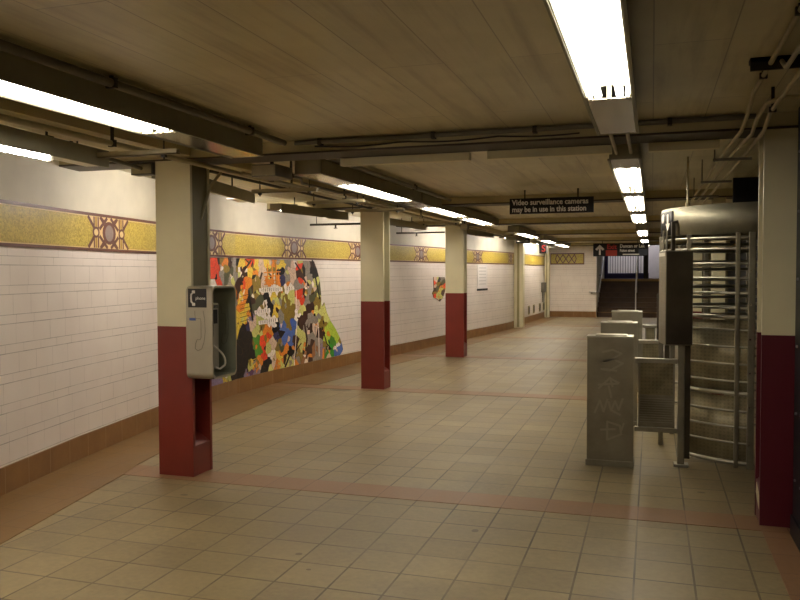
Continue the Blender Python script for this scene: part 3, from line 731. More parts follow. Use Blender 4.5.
hs = MB().tube([(hx + .014, py0 - .006, 1.452), (hx - .006, py0 - .006, 1.435), (hx - .008, py0 - .006, 1.405), (hx - .006, py0 - .006, 1.378), (hx + .014, py0 - .006, 1.36)], 0.007, 'letter_white', 8)
hs.box(hx, hx + .026, py0 - .008, py0 - .003, 1.442, 1.464, 'letter_white', .003).box(hx, hx + .026, py0 - .008, py0 - .003, 1.348, 1.37, 'letter_white', .003)
obj('handset_symbol', hs, None, s)
obj('lettering', MB().merge_text('phone', 0.034, front(bx0 + .108, py0 - .0045, 1.405), 'letter_white', .0005, 'CENTER', 1.0), None, s, False)
def outline_handset(mb, plane, q, m, r):
    pts = [(.34, 1.30), (.34, 1.27), (.36, 1.24), (.58, 1.24), (.60, 1.22), (.60, 1.10), (.56, 1.08), (.42, 1.08), (.36, 1.05), (.34, 1.01), (.46, .995), (.62, 1.01), (.72, 1.06), (.78, 1.14), (.76, 1.24), (.70, 1.30)]
    P = [plane(a, z) for a, z in pts]
    mb.tube(P, r, m, 6)
m = MB(); outline_handset(m, lambda a, z: (px0 + .01 + a * .2, py0 - .0005, z + .01), 0, 'line_grey', 0.0022); obj('embossed_handset', m, None, c)
obj('sticker', MB().box(px0 + .03, px0 + .085, py0 - .002, py0, 1.235, 1.255, 'sticker_blue'), None, c)
# telephone set inside (on the side wall of the hood, facing out)
yb = py0 + 0.04
tel = obj('telephone', MB().box(px0 + .022, px0 + .13, py0 + .03, py0 + .26, .85, 1.36, 'phone_grey', .01), None, c)
obj('keypad', MB().box(px0 + .13, px0 + .136, py0 + .12, py0 + .23, 1.20, 1.31, 'phone_black', .002), None, tel)
obj('coin_slot', MB().box(px0 + .13, px0 + .135, py0 + .18, py0 + .24, 1.32, 1.345, 'chrome'), None, tel)
hm = MB().tube([(px0 + .165, py0 + .075, 1.24), (px0 + .18, py0 + .075, 1.20), (px0 + .18, py0 + .075, 1.12), (px0 + .165, py0 + .075, 1.06)], .014, 'phone_black', 10)
hm.box(px0 + .131, px0 + .18, py0 + .055, py0 + .095, 1.22, 1.265, 'phone_black', .01).box(px0 + .131, px0 + .18, py0 + .055, py0 + .095, 1.04, 1.085, 'phone_black', .01)
obj('handset', hm, None, c)
cord = []
for i in range(21):
    t = i / 20; cord.append((px0 + .155 + .03 * math.sin(t * PI), py0 + .08 + .19 * math.sin(t * PI * .62) * (1 if t < .8 else 1 - (t - .8) * 3), 1.06 - .24 * t if t < .9 else .844 + (t - .9) * .2))
obj('cord', MB().tube(cord, .008, 'letter_white', 8), None, c)
m = MB(); outline_handset(m, lambda a, z: (px0 + .05 + a * .15, py1 - .0185, z + .03), 0, 'line_grey', 0.0022); obj('inner_embossed_handset', m, None, c)

# ------------------------------------------------------------------ mosaic mural (generic abstract patchwork of the same size and colours)
MCOL = [(238,72,36),(236,140,40),(232,200,74),(150,124,46),(88,152,52),(206,204,116),(26,20,22),(70,42,32),(76,108,186),(146,128,158),(238,226,216),(150,140,130),(218,188,166),(92,92,64),(62,60,104),(164,112,72),(112,74,118),(182,206,70),(58,164,52)]
MAIN_OUT = [(11.584,1.786),(12.974,1.786),(14.548,1.773),(14.652,1.635),(14.733,1.476),(14.774,1.283),(14.788,1.074),(14.829,1.049),(14.892,1.111),(14.966,0.953),(15.106,0.799),(15.285,0.655),(15.431,0.51),(15.505,0.403),(15.56,0.296),(15.522,0.257),(15.445,0.205),(14.1,0.201),(13.287,0.182),(12.412,0.187),(11.783,0.195),(11.535,0.206)]
PATCH_OUT = [(19.444,1.489),(20.07,1.485),(20.129,1.396),(20.283,1.247),(20.128,1.228),(20.069,1.132),(19.98,1.035),(19.807,0.953),(19.637,1.013),(19.469,1.051),(19.387,1.149),(19.47,1.222)]
MAIN = [(0,(762,1708,805,1677,803,1661,738,1654,730,1660)),
(0,(818,1634,755,1624,753,1625,748,1631,738,1653,804,1660)),
(0,(588,1784,755,1784,759,1709,727,1661,584,1660)),
(0,(858,1698,880,1639,877,1626,858,1615,845,1610,820,1635,806,1660,807,1677,829,1701)),
(0,(792,1584,771,1583,756,1623,819,1633,844,1608,843,1605)),
(0,(758,1785,796,1785,828,1703,806,1679,762,1710)),
(0,(766,1580,753,1544,728,1524,580,1521,581,1555,703,1582,723,1583)),
(6,(788,1513,734,1520,730,1523,755,1543,794,1530,797,1526)),
(0,(752,1625,724,1584,704,1583,747,1630)),
(0,(724,1584,753,1624,755,1623,770,1582,768,1581)),
(0,(848,1558,821,1528,798,1527,796,1531,792,1582,843,1604)),
(0,(735,1653,746,1630,703,1583,581,1557,584,1657,727,1659)),
(0,(821,1526,833,1499,807,1381,786,1454,790,1512,798,1525)),
(0,(883,1518,834,1500,822,1527,849,1558,879,1531)),
(10,(566,1030,581,1517,728,1519,732,1516,783,1451,804,1378,807,1345)),
(0,(811,1346,809,1380,835,1498,883,1515,920,1474,941,1428)),
(6,(791,1582,794,1531,755,1544,768,1580,770,1581)),
(0,(785,1454,734,1519,789,1512)),
(3,(915,1693,866,1706,870,1713,924,1728)),
(7,(798,1785,865,1785,868,1713,865,1706,859,1700,829,1703)),
(3,(899,1786,1003,1786,942,1728,925,1729)),
(10,(882,1639,917,1682,967,1673,969,1660,961,1638,906,1620,880,1626)),
(3,(867,1785,898,1785,924,1729,924,1729,870,1714)),
(12,(866,1705,915,1693,916,1683,881,1640,860,1699)),
(11,(859,1613,908,1556,879,1532,850,1559,844,1604,846,1608)),
(11,(923,1475,934,1541,981,1533,983,1530,978,1435,973,1433,944,1429)),
(11,(881,1531,910,1554,928,1557,932,1543,921,1476,885,1518)),
(11,(905,1619,939,1575,928,1559,910,1556,860,1613,879,1625)),
(11,(969,1575,981,1535,933,1543,930,1558,940,1574)),
(11,(962,1637,994,1599,970,1576,940,1575,907,1619)),
(1,(969,1707,1010,1771,1009,1702,977,1691)),
(1,(1014,1785,1021,1785,1050,1725,1036,1700,1026,1697,1010,1702,1011,1771)),
(1,(1004,1786,1013,1786,1010,1772,968,1708,943,1728)),
(1,(968,1674,918,1683,916,1693,925,1728,925,1728,942,1727,967,1706,976,1691)),
(1,(1077,1684,1037,1699,1051,1724,1098,1722,1092,1695)),
(1,(1023,1786,1094,1786,1109,1741,1107,1734,1099,1723,1051,1725)),
(3,(1036,1600,1026,1652,1028,1656,1073,1666,1078,1649,1083,1608,1060,1591,1047,1595)),
(3,(971,1660,1024,1652,1034,1600,995,1600,963,1637)),
(3,(1025,1695,1027,1658,1024,1654,971,1661,969,1674,977,1690,1009,1700)),
(3,(1092,1694,1130,1670,1079,1650,1074,1668,1078,1683)),
(3,(1036,1698,1077,1683,1073,1668,1028,1658,1026,1695)),
(3,(1084,1609,1080,1650,1131,1669,1131,1669,1147,1647,1128,1616)),
(13,(984,1530,993,1535,1041,1539,1037,1503,1014,1441,1011,1440,979,1435)),
(13,(1080,1561,1068,1521,1039,1505,1042,1540,1062,1582)),
(13,(1110,1511,1069,1521,1081,1560,1110,1537,1110,1511)),
(13,(1016,1441,1039,1503,1068,1519,1109,1509,1102,1479,1055,1442)),
(13,(1045,1593,993,1537,984,1532,982,1535,971,1575,995,1598,1035,1599)),
(13,(1041,1541,994,1537,1046,1593,1059,1590,1061,1583)),
(7,(1170,1720,1200,1715,1196,1678,1193,1677,1162,1707)),
(7,(1096,1786,1177,1786,1175,1752,1170,1748,1111,1742)),
(7,(1109,1733,1147,1705,1132,1671,1131,1671,1093,1694,1100,1722)),
(7,(1148,1648,1133,1670,1149,1705,1161,1707,1192,1676,1174,1656)),
(7,(1170,1747,1169,1721,1161,1708,1148,1706,1109,1733,1111,1741)),
(7,(1217,1737,1200,1716,1170,1721,1171,1747,1176,1752)),
(13,(1181,1604,1230,1585,1229,1553,1210,1555,1149,1588,1145,1600)),
(13,(1175,1654,1192,1635,1181,1605,1144,1601,1129,1615,1148,1647)),
(13,(1230,1585,1182,1605,1194,1635,1241,1612)),
(13,(1128,1614,1142,1600,1146,1588,1136,1550,1110,1538,1082,1562,1063,1583,1061,1590,1084,1607)),
(12,(1148,1588,1209,1554,1179,1545,1149,1545,1138,1550)),
(13,(1241,1614,1194,1636,1176,1655,1194,1675,1197,1677,1229,1677,1246,1659,1248,1621)),
(11,(1111,1510,1157,1512,1159,1511,1165,1506,1173,1469,1104,1480,1111,1510)),
(11,(1148,1545,1157,1513,1111,1511,1111,1537,1137,1549)),
(11,(1202,1348,1058,1440,1104,1478,1173,1467,1248,1415)),
(5,(1250,1416,1176,1468,1167,1505,1234,1545,1251,1529,1292,1463,1278,1438,1272,1432)),
(10,(1233,1547,1166,1507,1161,1512,1180,1545,1210,1553,1229,1552)),
(11,(1179,1545,1160,1512,1158,1513,1149,1545)),
(11,(1259,1786,1326,1786,1322,1701,1292,1711,1245,1747)),
(11,(1326,1692,1248,1660,1231,1678,1238,1693,1292,1709,1322,1700)),
(11,(1291,1710,1237,1694,1234,1739,1243,1747)),
(11,(1197,1678,1201,1716,1218,1736,1233,1739,1237,1693,1229,1678)),
(6,(1328,1785,1415,1785,1414,1774,1359,1683,1335,1687,1328,1694,1324,1701)),
(11,(1179,1786,1257,1786,1243,1748,1233,1740,1217,1737,1177,1752)),
(11,(1260,1619,1308,1600,1307,1595,1252,1532,1235,1548,1231,1553,1232,1585,1242,1612,1249,1619)),
(11,(1350,1513,1310,1595,1311,1600,1320,1606,1365,1596,1371,1529,1370,1527)),
(11,(1321,1660,1261,1621,1250,1621,1248,1660,1326,1691,1333,1685)),
(3,(1372,1646,1368,1603,1365,1598,1320,1608,1323,1660,1334,1685,1358,1680,1370,1670)),
(11,(1308,1593,1348,1511,1303,1468,1294,1464,1253,1530)),
(11,(1261,1620,1322,1659,1319,1607,1309,1601)),
(2,(1462,1707,1422,1703,1417,1772)),
(2,(1418,1786,1546,1786,1546,1783,1546,1772,1546,1769,1469,1703,1463,1708,1419,1773,1418,1775)),
(2,(1416,1772,1421,1703,1407,1674,1371,1672,1360,1682,1415,1774)),
(2,(1408,1673,1423,1702,1462,1706,1468,1701,1468,1696,1462,1685,1434,1668,1423,1667)),
(2,(1557,1694,1524,1674,1507,1673,1470,1696,1470,1701,1547,1767)),
(2,(1469,1695,1506,1672,1479,1641,1463,1684)),
(10,(1374,1645,1395,1634,1412,1623,1426,1607,1369,1603)),
(10,(1407,1672,1422,1666,1424,1652,1414,1636,1395,1635,1374,1646,1371,1670)),
(10,(1418,1542,1434,1604,1437,1606,1462,1612,1505,1543,1477,1534)),
(5,(1366,1596,1369,1601,1426,1606,1433,1604,1417,1542,1402,1535,1373,1529)),
(10,(1395,1634,1414,1635,1413,1623)),
(10,(1427,1607,1413,1623,1414,1635,1424,1651,1437,1608,1433,1605)),
(7,(1480,1641,1506,1671,1523,1673,1510,1629,1479,1633)),
(7,(1507,1543,1464,1613,1468,1621,1479,1632,1510,1627,1536,1602,1537,1599,1514,1542)),
(7,(1434,1667,1467,1622,1462,1614,1437,1608,1425,1652,1423,1665)),
(7,(1569,1679,1538,1604,1511,1629,1524,1673,1558,1693)),
(10,(1617,1626,1608,1609,1560,1601,1539,1600,1539,1603,1570,1678,1601,1664,1605,1660,1611,1649)),
(7,(1462,1684,1479,1641,1478,1633,1467,1623,1435,1667)),
(7,(1476,1532,1454,1475,1454,1475,1439,1482,1403,1533,1418,1540)),
(7,(1519,1533,1501,1486,1467,1475,1455,1475,1478,1532,1507,1541,1514,1540,1519,1534)),
(6,(1424,1427,1416,1471,1439,1480,1453,1473,1450,1438,1426,1425)),
(7,(1451,1438,1454,1473,1455,1473,1466,1473,1495,1465,1495,1447,1489,1438,1472,1432)),
(7,(1402,1533,1438,1482,1415,1472,1372,1526,1373,1527)),
(7,(1371,1525,1414,1471,1422,1428,1305,1467,1350,1510)),
(7,(1393,1329,1393,1329,1387,1347,1382,1376,1425,1395,1435,1369,1435,1362)),
(7,(1359,1310,1341,1337,1338,1358,1392,1328,1392,1328,1392,1328,1387,1319)),
(7,(1286,1418,1385,1348,1391,1329,1337,1359)),
(7,(1422,1411,1366,1394,1281,1436,1296,1462,1305,1466,1422,1426,1424,1425)),
(7,(1365,1393,1379,1377,1384,1349,1285,1420,1275,1430,1280,1436)),
(7,(1367,1393,1423,1410,1425,1396,1381,1377)),
(1,(1387,1318,1394,1260,1364,1220,1351,1303,1359,1309)),
(11,(1305,1298,1354,1203,1350,1182,1278,1139,1263,1134,1175,1253,1185,1302,1203,1332)),
(10,(1393,1327,1434,1299,1444,1286,1441,1265,1396,1261,1388,1318)),
(1,(1350,1303,1363,1220,1356,1204,1307,1299,1309,1299)),
(1,(1273,1428,1284,1418,1335,1359,1339,1338,1307,1302,1306,1301,1204,1336,1205,1346,1251,1413)),
(1,(1309,1300,1340,1337,1358,1310,1350,1304)),
(1,(1549,1770,1630,1723,1600,1666,1570,1680,1559,1695,1548,1768)),
(1,(1702,1671,1638,1682,1666,1722,1672,1723,1707,1693,1711,1678)),
(1,(1637,1681,1701,1670,1699,1668,1613,1650,1607,1661)),
(5,(1664,1722,1637,1682,1606,1662,1602,1666,1632,1722,1654,1725)),
(7,(1549,1783,1636,1753,1653,1726,1631,1724,1550,1771)),
(3,(1665,1724,1655,1726,1638,1752,1647,1763,1679,1765,1672,1725)),
(0,(1682,1769,1751,1761,1708,1694,1673,1725,1680,1765)),
(0,(1627,1786,1678,1786,1681,1770,1679,1766,1647,1764)),
(0,(1680,1786,1781,1786,1761,1768,1752,1762,1683,1770)),
(7,(1761,1766,1767,1711,1728,1670,1712,1679,1709,1693,1752,1760)),
(0,(1549,1786,1626,1786,1645,1764,1636,1753,1549,1784)),
(0,(1782,1785,1805,1785,1804,1745,1791,1705,1788,1702,1768,1711,1763,1767)),
(2,(1807,1785,1845,1785,1854,1709,1827,1695,1805,1745)),
(3,(1767,1710,1787,1700,1770,1657,1754,1647,1728,1669)),
(2,(1791,1703,1822,1687,1804,1663,1771,1657,1788,1700)),
(2,(1805,1744,1827,1694,1824,1689,1822,1688,1792,1703)),
(2,(1846,1785,1916,1784,1915,1747,1894,1696,1867,1699,1855,1709)),
(2,(1862,1687,1872,1652,1871,1648,1864,1642,1851,1642,1847,1667)),
(2,(1904,1593,1864,1641,1872,1647,1918,1647,1912,1606)),
(2,(1896,1691,1873,1652,1862,1688,1867,1698,1894,1695)),
(2,(1866,1698,1862,1688,1847,1668,1825,1688,1828,1694,1854,1708)),
(12,(1905,1592,1913,1605,1983,1629,1990,1606,1930,1527,1902,1550,1901,1551)),
(2,(1824,1687,1847,1667,1850,1642,1843,1637,1840,1637,1806,1663,1823,1687)),
(2,(1918,1647,1872,1648,1873,1652,1896,1691,1929,1664)),
(1,(1757,1619,1813,1595,1829,1570,1743,1563,1744,1583)),
(1,(1864,1641,1903,1592,1899,1552,1849,1568,1844,1636,1851,1640)),
(3,(1804,1662,1839,1637,1820,1625,1758,1627,1755,1646,1771,1656)),
(1,(1830,1571,1814,1595,1821,1624,1840,1636,1843,1636,1848,1568,1839,1567)),
(1,(1820,1624,1813,1596,1757,1620,1758,1626)),
(6,(1743,1562,1829,1569,1838,1565,1821,1541,1801,1520,1730,1507,1725,1517)),
(2,(1618,1625,1664,1612,1666,1537,1638,1534,1631,1536,1614,1551,1609,1608)),
(2,(1673,1616,1742,1583,1741,1563,1723,1518,1668,1537,1666,1612)),
(7,(1559,1599,1600,1550,1520,1536,1515,1541,1538,1598)),
(6,(1602,1550,1560,1599,1608,1608,1613,1551)),
(2,(1613,1650,1699,1667,1671,1618,1665,1614,1619,1626)),
(2,(1742,1585,1673,1618,1701,1667,1703,1670,1712,1677,1727,1668,1753,1646,1756,1627,1755,1621)),
(1,(1533,1514,1595,1500,1586,1466,1584,1464,1561,1465,1555,1470,1545,1484)),
(1,(1629,1535,1595,1501,1533,1516,1521,1534,1521,1535,1601,1549,1612,1549)),
(1,(1551,1380,1548,1389,1548,1392,1561,1463,1585,1462,1632,1381,1618,1368,1573,1374)),
(1,(1588,1465,1629,1476,1669,1399,1668,1399,1634,1382,1586,1463)),
(1,(1671,1401,1630,1477,1640,1531,1668,1534,1723,1515,1727,1506,1732,1435,1693,1410)),
(1,(1628,1478,1588,1467,1596,1501,1630,1534,1638,1532)),
(0,(1509,1448,1524,1441,1546,1392,1546,1389,1518,1410,1490,1437,1496,1446)),
(0,(1554,1470,1525,1442,1510,1449,1544,1484)),
(0,(1547,1393,1525,1442,1555,1469,1560,1464)),
(0,(1544,1484,1509,1449,1496,1448,1496,1466,1501,1485,1520,1532,1531,1514)),
(0,(1498,1378,1481,1393,1480,1402,1518,1409,1546,1388,1549,1379,1549,1379,1522,1372)),
(0,(1495,1466,1467,1473,1501,1485)),
(1,(1456,1348,1497,1377,1521,1372,1481,1323)),
(10,(1482,1323,1521,1371,1548,1377,1521,1307,1497,1303,1484,1313)),
(3,(1497,1378,1455,1348,1455,1348,1436,1362,1436,1370,1479,1393)),
(1,(1573,1372,1546,1292,1545,1291,1522,1307,1550,1377,1550,1378)),
(1,(1489,1437,1517,1410,1479,1403,1472,1431)),
(1,(1471,1431,1478,1403,1479,1394,1436,1371,1426,1397,1425,1411,1426,1424,1451,1436)),
(2,(1445,1285,1483,1312,1496,1301,1495,1249,1467,1253,1444,1263,1442,1265)),
(10,(1497,1230,1466,1210,1459,1221,1468,1252,1496,1248,1499,1244)),
(2,(1483,1313,1445,1286,1435,1300,1455,1347,1455,1347,1480,1322)),
(2,(1467,1252,1458,1221,1438,1228,1443,1262)),
(2,(1454,1347,1434,1300,1393,1328,1393,1328,1435,1362)),
(2,(1442,1261,1436,1227,1416,1193,1382,1177,1379,1176,1354,1181,1357,1202,1365,1219,1395,1259,1440,1263)),
(1,(1586,1239,1546,1262,1550,1275,1616,1279,1591,1241)),
(6,(1625,1191,1592,1240,1617,1278,1624,1283,1649,1247,1628,1192)),
(1,(1522,1305,1544,1290,1549,1275,1545,1262,1533,1249,1500,1245,1497,1249,1497,1301)),
(1,(1545,1261,1586,1239,1559,1204,1534,1248)),
(1,(1620,1335,1547,1292,1574,1372,1619,1366)),
(1,(1616,1280,1550,1276,1546,1290,1547,1291,1620,1334,1626,1302,1623,1285)),
(1,(1498,1228,1547,1182,1531,1157,1497,1192)),
(1,(1469,1140,1451,1159,1469,1180,1485,1141,1474,1139)),
(1,(1495,1193,1469,1183,1459,1193,1466,1209,1497,1229,1497,1229)),
(1,(1486,1142,1470,1180,1470,1182,1496,1192,1530,1156,1527,1141,1520,1131)),
(1,(1417,1193,1438,1227,1458,1221,1465,1209,1458,1193)),
(1,(1533,1247,1558,1203,1558,1191,1548,1183,1498,1229,1498,1229,1500,1244)),
(1,(1473,1138,1450,1099,1431,1134,1469,1139)),
(1,(1521,1098,1451,1088,1451,1099,1474,1138,1486,1140,1520,1130)),
(1,(1449,1159,1468,1140,1430,1135,1398,1154,1380,1174,1382,1175)),
(1,(1379,1173,1396,1153,1419,1082,1404,1073,1386,1075,1281,1136,1353,1179)),
(1,(1458,1192,1468,1183,1468,1181,1450,1160,1383,1176,1417,1192)),
(1,(1431,1133,1450,1099,1450,1087,1444,1079,1421,1081,1398,1153)),
(2,(1391,994,1410,1044,1449,1032,1452,1005,1434,977)),
(2,(1409,1045,1390,995,1378,996,1374,998,1387,1073,1405,1071)),
(2,(1453,1055,1449,1034,1410,1046,1406,1071,1421,1080,1444,1078)),
(2,(1530,1053,1454,1055,1446,1078,1452,1086,1521,1097,1538,1060)),
(2,(1384,1074,1371,999,1081,1078,1279,1134)),
(2,(1454,1054,1529,1052,1507,1015,1453,1005,1450,1033)),
(2,(1594,1079,1586,1123,1621,1128,1627,1121,1623,1103)),
(2,(1647,1179,1650,1132,1628,1122,1621,1130,1607,1165,1608,1177,1625,1189,1628,1189)),
(2,(1620,1129,1586,1124,1580,1133,1606,1164)),
(2,(1606,1177,1605,1165,1579,1133,1529,1141,1532,1156,1549,1181,1559,1190)),
(2,(1578,1131,1585,1123,1593,1078,1585,1064,1569,1051,1540,1061,1523,1098,1522,1129,1529,1139)),
(2,(1681,1110,1650,1087,1625,1103,1628,1121,1651,1130,1678,1119)),
(2,(1572,1042,1551,967,1514,995,1508,1015,1531,1052,1539,1059,1569,1049)),
(5,(1506,1013,1512,993,1482,926,1468,927,1443,955,1435,976,1453,1003)),
(2,(1590,961,1582,936,1546,937,1552,963,1561,964)),
(2,(1612,1000,1561,965,1552,964,1552,966,1573,1041)),
(11,(1596,963,1591,961,1562,965,1612,1000,1614,999)),
(2,(1483,925,1513,993,1550,965,1551,963,1545,937,1524,907)),
(1,(1646,1056,1642,1037,1633,999,1633,999,1629,996,1614,1000,1613,1001,1574,1042,1571,1049,1587,1061)),
(1,(1720,1018,1710,996,1684,998,1672,1018,1675,1021,1683,1034,1691,1033)),
(1,(1682,1034,1674,1022,1643,1037,1647,1056,1653,1059,1670,1053)),
(1,(1719,1080,1691,1034,1683,1035,1671,1053,1698,1092)),
(1,(1624,1102,1649,1086,1652,1060,1646,1057,1587,1063,1595,1078)),
(1,(1634,999,1643,1037,1674,1021,1671,1018)),
(2,(1441,955,1393,919,1384,924,1370,952,1379,994,1390,993,1433,975)),
(2,(1396,853,1394,918,1442,953,1467,926,1457,906)),
(2,(1376,993,1367,952,1343,932,997,808,1225,1037,1371,996)),
(2,(1042,615,1373,917,1382,920,1391,915,1393,851,1328,725,1323,717)),
(3,(1369,951,1383,923,1374,920,1345,932)),
(2,(591,446,991,802,1338,926,1366,914,1035,613)),
(6,(1488,851,1482,833,1447,823,1467,858)),
(6,(1457,904,1465,858,1445,823,1331,725,1396,851)),
(6,(1534,884,1492,854,1489,852,1467,859,1459,906,1469,925,1482,924,1523,906,1529,896)),
(6,(1327,716,1332,724,1446,821,1482,831,1503,814,1540,775,1520,745,1510,738,1443,720)),
(6,(1542,777,1506,816,1493,852,1535,882,1550,864,1578,813)),
(6,(1492,852,1504,816,1483,833,1489,851)),
(14,(1603,912,1593,919,1585,935,1607,942,1643,922,1641,912)),
(14,(1606,942,1584,935,1583,936,1590,961,1596,962)),
(1,(1583,934,1592,919,1530,897,1525,906,1546,937,1582,935)),
(14,(1552,865,1603,910,1642,910,1660,830,1660,811,1580,814)),
(7,(1530,896,1592,919,1601,911,1550,866,1536,884)),
(12,(1643,923,1607,943,1597,963,1615,998,1629,994,1652,939)),
(9,(1691,950,1680,984,1684,996,1710,995,1711,965,1704,954,1701,949)),
(9,(1721,1019,1692,1034,1720,1079,1729,1077,1761,1030)),
(9,(1672,1017,1683,997,1679,985,1634,998,1634,998)),
(9,(1800,1015,1754,977,1712,966,1711,996,1722,1017,1762,1029)),
(9,(1634,997,1679,984,1690,950,1652,939,1630,994)),
(9,(1705,953,1749,954,1747,937,1719,927,1702,949)),
(3,(1892,1462,1875,1451,1838,1481,1840,1499,1842,1502,1900,1548,1929,1525,1936,1511)),
(3,(1800,1518,1810,1510,1814,1472,1748,1429,1735,1435,1729,1506)),
(12,(1816,1473,1811,1511,1838,1499,1837,1481)),
(3,(1749,1428,1815,1471,1836,1479,1873,1449,1854,1415,1843,1408,1786,1411,1761,1418)),
(3,(1900,1549,1841,1503,1823,1541,1840,1565,1849,1566,1899,1550)),
(5,(1822,1540,1840,1502,1838,1500,1811,1511,1802,1519)),
(3,(1855,1414,1877,1404,1910,1373,1929,1314,1857,1369,1845,1406)),
(3,(1911,1374,1877,1405,1918,1406)),
(5,(1928,1289,1835,1326,1835,1337,1857,1367,1930,1312,1942,1296,1934,1291)),
(3,(1981,1474,1967,1412,1924,1412,1894,1461,1938,1510,1975,1490,1979,1487)),
(3,(1931,1313,1912,1373,1919,1405,1924,1409,1967,1409,1978,1360,1973,1301,1943,1298)),
(3,(1893,1459,1922,1411,1918,1406,1877,1406,1856,1415,1875,1449)),
(3,(1828,1319,1846,1248,1816,1225,1786,1254,1780,1292,1788,1305)),
(6,(1790,1328,1816,1346,1832,1337,1833,1326,1828,1321,1788,1306)),
(3,(1847,1249,1830,1320,1834,1325,1927,1289)),
(3,(1844,1406,1855,1369,1833,1339,1816,1347,1786,1410)),
(3,(1785,1410,1815,1347,1789,1330,1761,1410,1760,1417)),
(3,(1751,1312,1761,1409,1788,1328,1787,1307,1779,1294)),
(13,(1706,1275,1681,1296,1697,1320,1721,1304,1709,1276)),
(13,(1669,1396,1696,1321,1679,1298,1627,1304,1621,1335,1620,1366,1634,1379)),
(7,(1759,1417,1760,1411,1750,1314,1734,1315,1695,1408,1734,1433,1747,1426)),
(10,(1751,1253,1710,1276,1722,1304,1734,1312,1750,1311,1779,1293,1785,1255)),
(13,(1679,1296,1705,1274,1682,1244,1676,1243,1651,1248,1625,1284,1628,1302)),
(13,(1694,1407,1733,1314,1720,1306,1697,1321,1670,1397,1671,1397)),
(7,(1675,1241,1679,1183,1669,1180,1648,1180,1629,1191,1650,1246)),
(7,(1726,1172,1721,1176,1716,1219,1752,1251,1785,1252,1814,1223,1814,1180,1737,1168)),
(7,(1680,1183,1676,1241,1683,1243,1715,1219,1719,1176)),
(7,(1724,1171,1680,1122,1670,1179,1680,1182,1719,1175)),
(7,(1591,1239,1624,1190,1607,1179,1559,1191,1560,1203,1587,1238)),
(7,(1750,1252,1715,1220,1683,1244,1707,1274,1709,1275)),
(13,(1698,1095,1734,1139,1745,1101,1729,1079,1720,1081,1699,1093)),
(13,(1734,1140,1698,1096,1682,1111,1679,1119,1680,1121,1724,1170,1736,1165)),
(13,(1669,1179,1679,1121,1678,1120,1651,1131,1648,1178)),
(13,(1844,1113,1747,1102,1736,1141,1738,1166,1814,1179,1822,1167)),
(13,(1651,1087,1681,1109,1697,1094,1697,1093,1671,1054,1653,1060)),
(13,(1834,1014,1830,1015,1802,1016,1764,1030,1732,1077,1747,1100,1845,1111,1859,1090,1860,1082,1842,1022)),
(12,(1796,850,1722,920,1721,926,1749,936,1752,935,1834,886,1835,884,1820,863,1805,853)),
(12,(1754,976,1749,955,1705,954,1712,965)),
(12,(1829,1012,1752,937,1748,938,1750,955,1755,976,1801,1014)),
(12,(1835,887,1753,937,1830,1012,1834,1012)),
(12,(1700,948,1718,926,1719,921,1662,832,1643,912,1645,922,1653,938,1690,949)),
(12,(1662,810,1662,829,1719,918,1794,848,1704,791,1665,808)),
(12,(2063,1695,1993,1645,1972,1701,2044,1766)),
(12,(1917,1746,1952,1696,1931,1666,1930,1665,1897,1691,1895,1695)),
(12,(1919,1785,1974,1785,2043,1784,2043,1768,1971,1703,1953,1698,1918,1747)),
(12,(1984,1631,1913,1607,1919,1647,1931,1664,1932,1664,1984,1634)),
(12,(1971,1700,1991,1644,1985,1635,1932,1665,1953,1696)),
(12,(2084,1671,2046,1598,2036,1591,2028,1592,1993,1607,1986,1631,1986,1634,1993,1643,2063,1693)),
(12,(1977,1492,2027,1590,2036,1589,2062,1514,1981,1489)),
(12,(2122,1639,2074,1590,2047,1598,2086,1671,2109,1662,2117,1652)),
(12,(2047,1596,2073,1588,2083,1582,2087,1513,2086,1511,2064,1515,2037,1589)),
(12,(2088,1513,2084,1582,2139,1603,2146,1595,2157,1568,2155,1564)),
(12,(2138,1604,2084,1583,2074,1589,2123,1638)),
(7,(2026,1590,1975,1492,1938,1513,1931,1526,1991,1605)),
(12,(2086,1430,2038,1406,2036,1407,2024,1439,2089,1440)),
(12,(2094,1340,2039,1405,2087,1429)),
(12,(2038,1403,2093,1339,2096,1331,2025,1285,1977,1299,1975,1300,1980,1359,2035,1404)),
(12,(2098,1332,2096,1340,2088,1429,2091,1439,2100,1453,2177,1416,2172,1401,2124,1342,2100,1333)),
(12,(1983,1473,2023,1439,2034,1406,1979,1361,1968,1411)),
(12,(2089,1502,2095,1481,2099,1455,2089,1441,2024,1441,1984,1474,1982,1488,2064,1513,2085,1509)),
(2,(2172,1783,2195,1783,2219,1704,2205,1692,2160,1709)),
(2,(2159,1708,2204,1691,2198,1664,2119,1653,2111,1663)),
(2,(2274,1677,2231,1646,2209,1649,2200,1664,2206,1691,2220,1702,2252,1700,2275,1683)),
(11,(2263,1782,2281,1782,2307,1727,2307,1719,2286,1691,2276,1684,2253,1701)),
(12,(2196,1783,2261,1783,2252,1702,2220,1704)),
(2,(2046,1784,2169,1783,2158,1709,2109,1665,2086,1674,2065,1696,2046,1767)),
(1,(2282,1783,2318,1783,2345,1756,2308,1728)),
(1,(2319,1783,2364,1783,2375,1755,2363,1752,2347,1756)),
(1,(2366,1783,2434,1782,2408,1747,2376,1755)),
(1,(2309,1718,2339,1712,2372,1667,2288,1691)),
(1,(2379,1663,2374,1667,2340,1713,2364,1750,2376,1754,2407,1746,2409,1715,2402,1695)),
(1,(2362,1751,2339,1713,2309,1719,2308,1727,2346,1756)),
(2,(2460,1706,2464,1663,2404,1695,2411,1714)),
(11,(2436,1781,2517,1781,2520,1748,2494,1722,2461,1708,2412,1715,2410,1746)),
(2,(2494,1720,2483,1670,2474,1654,2471,1656,2465,1663,2462,1706)),
(2,(2542,1697,2484,1671,2495,1721,2522,1747,2534,1729)),
(2,(2547,1656,2485,1640,2475,1654,2484,1669,2542,1695,2552,1671)),
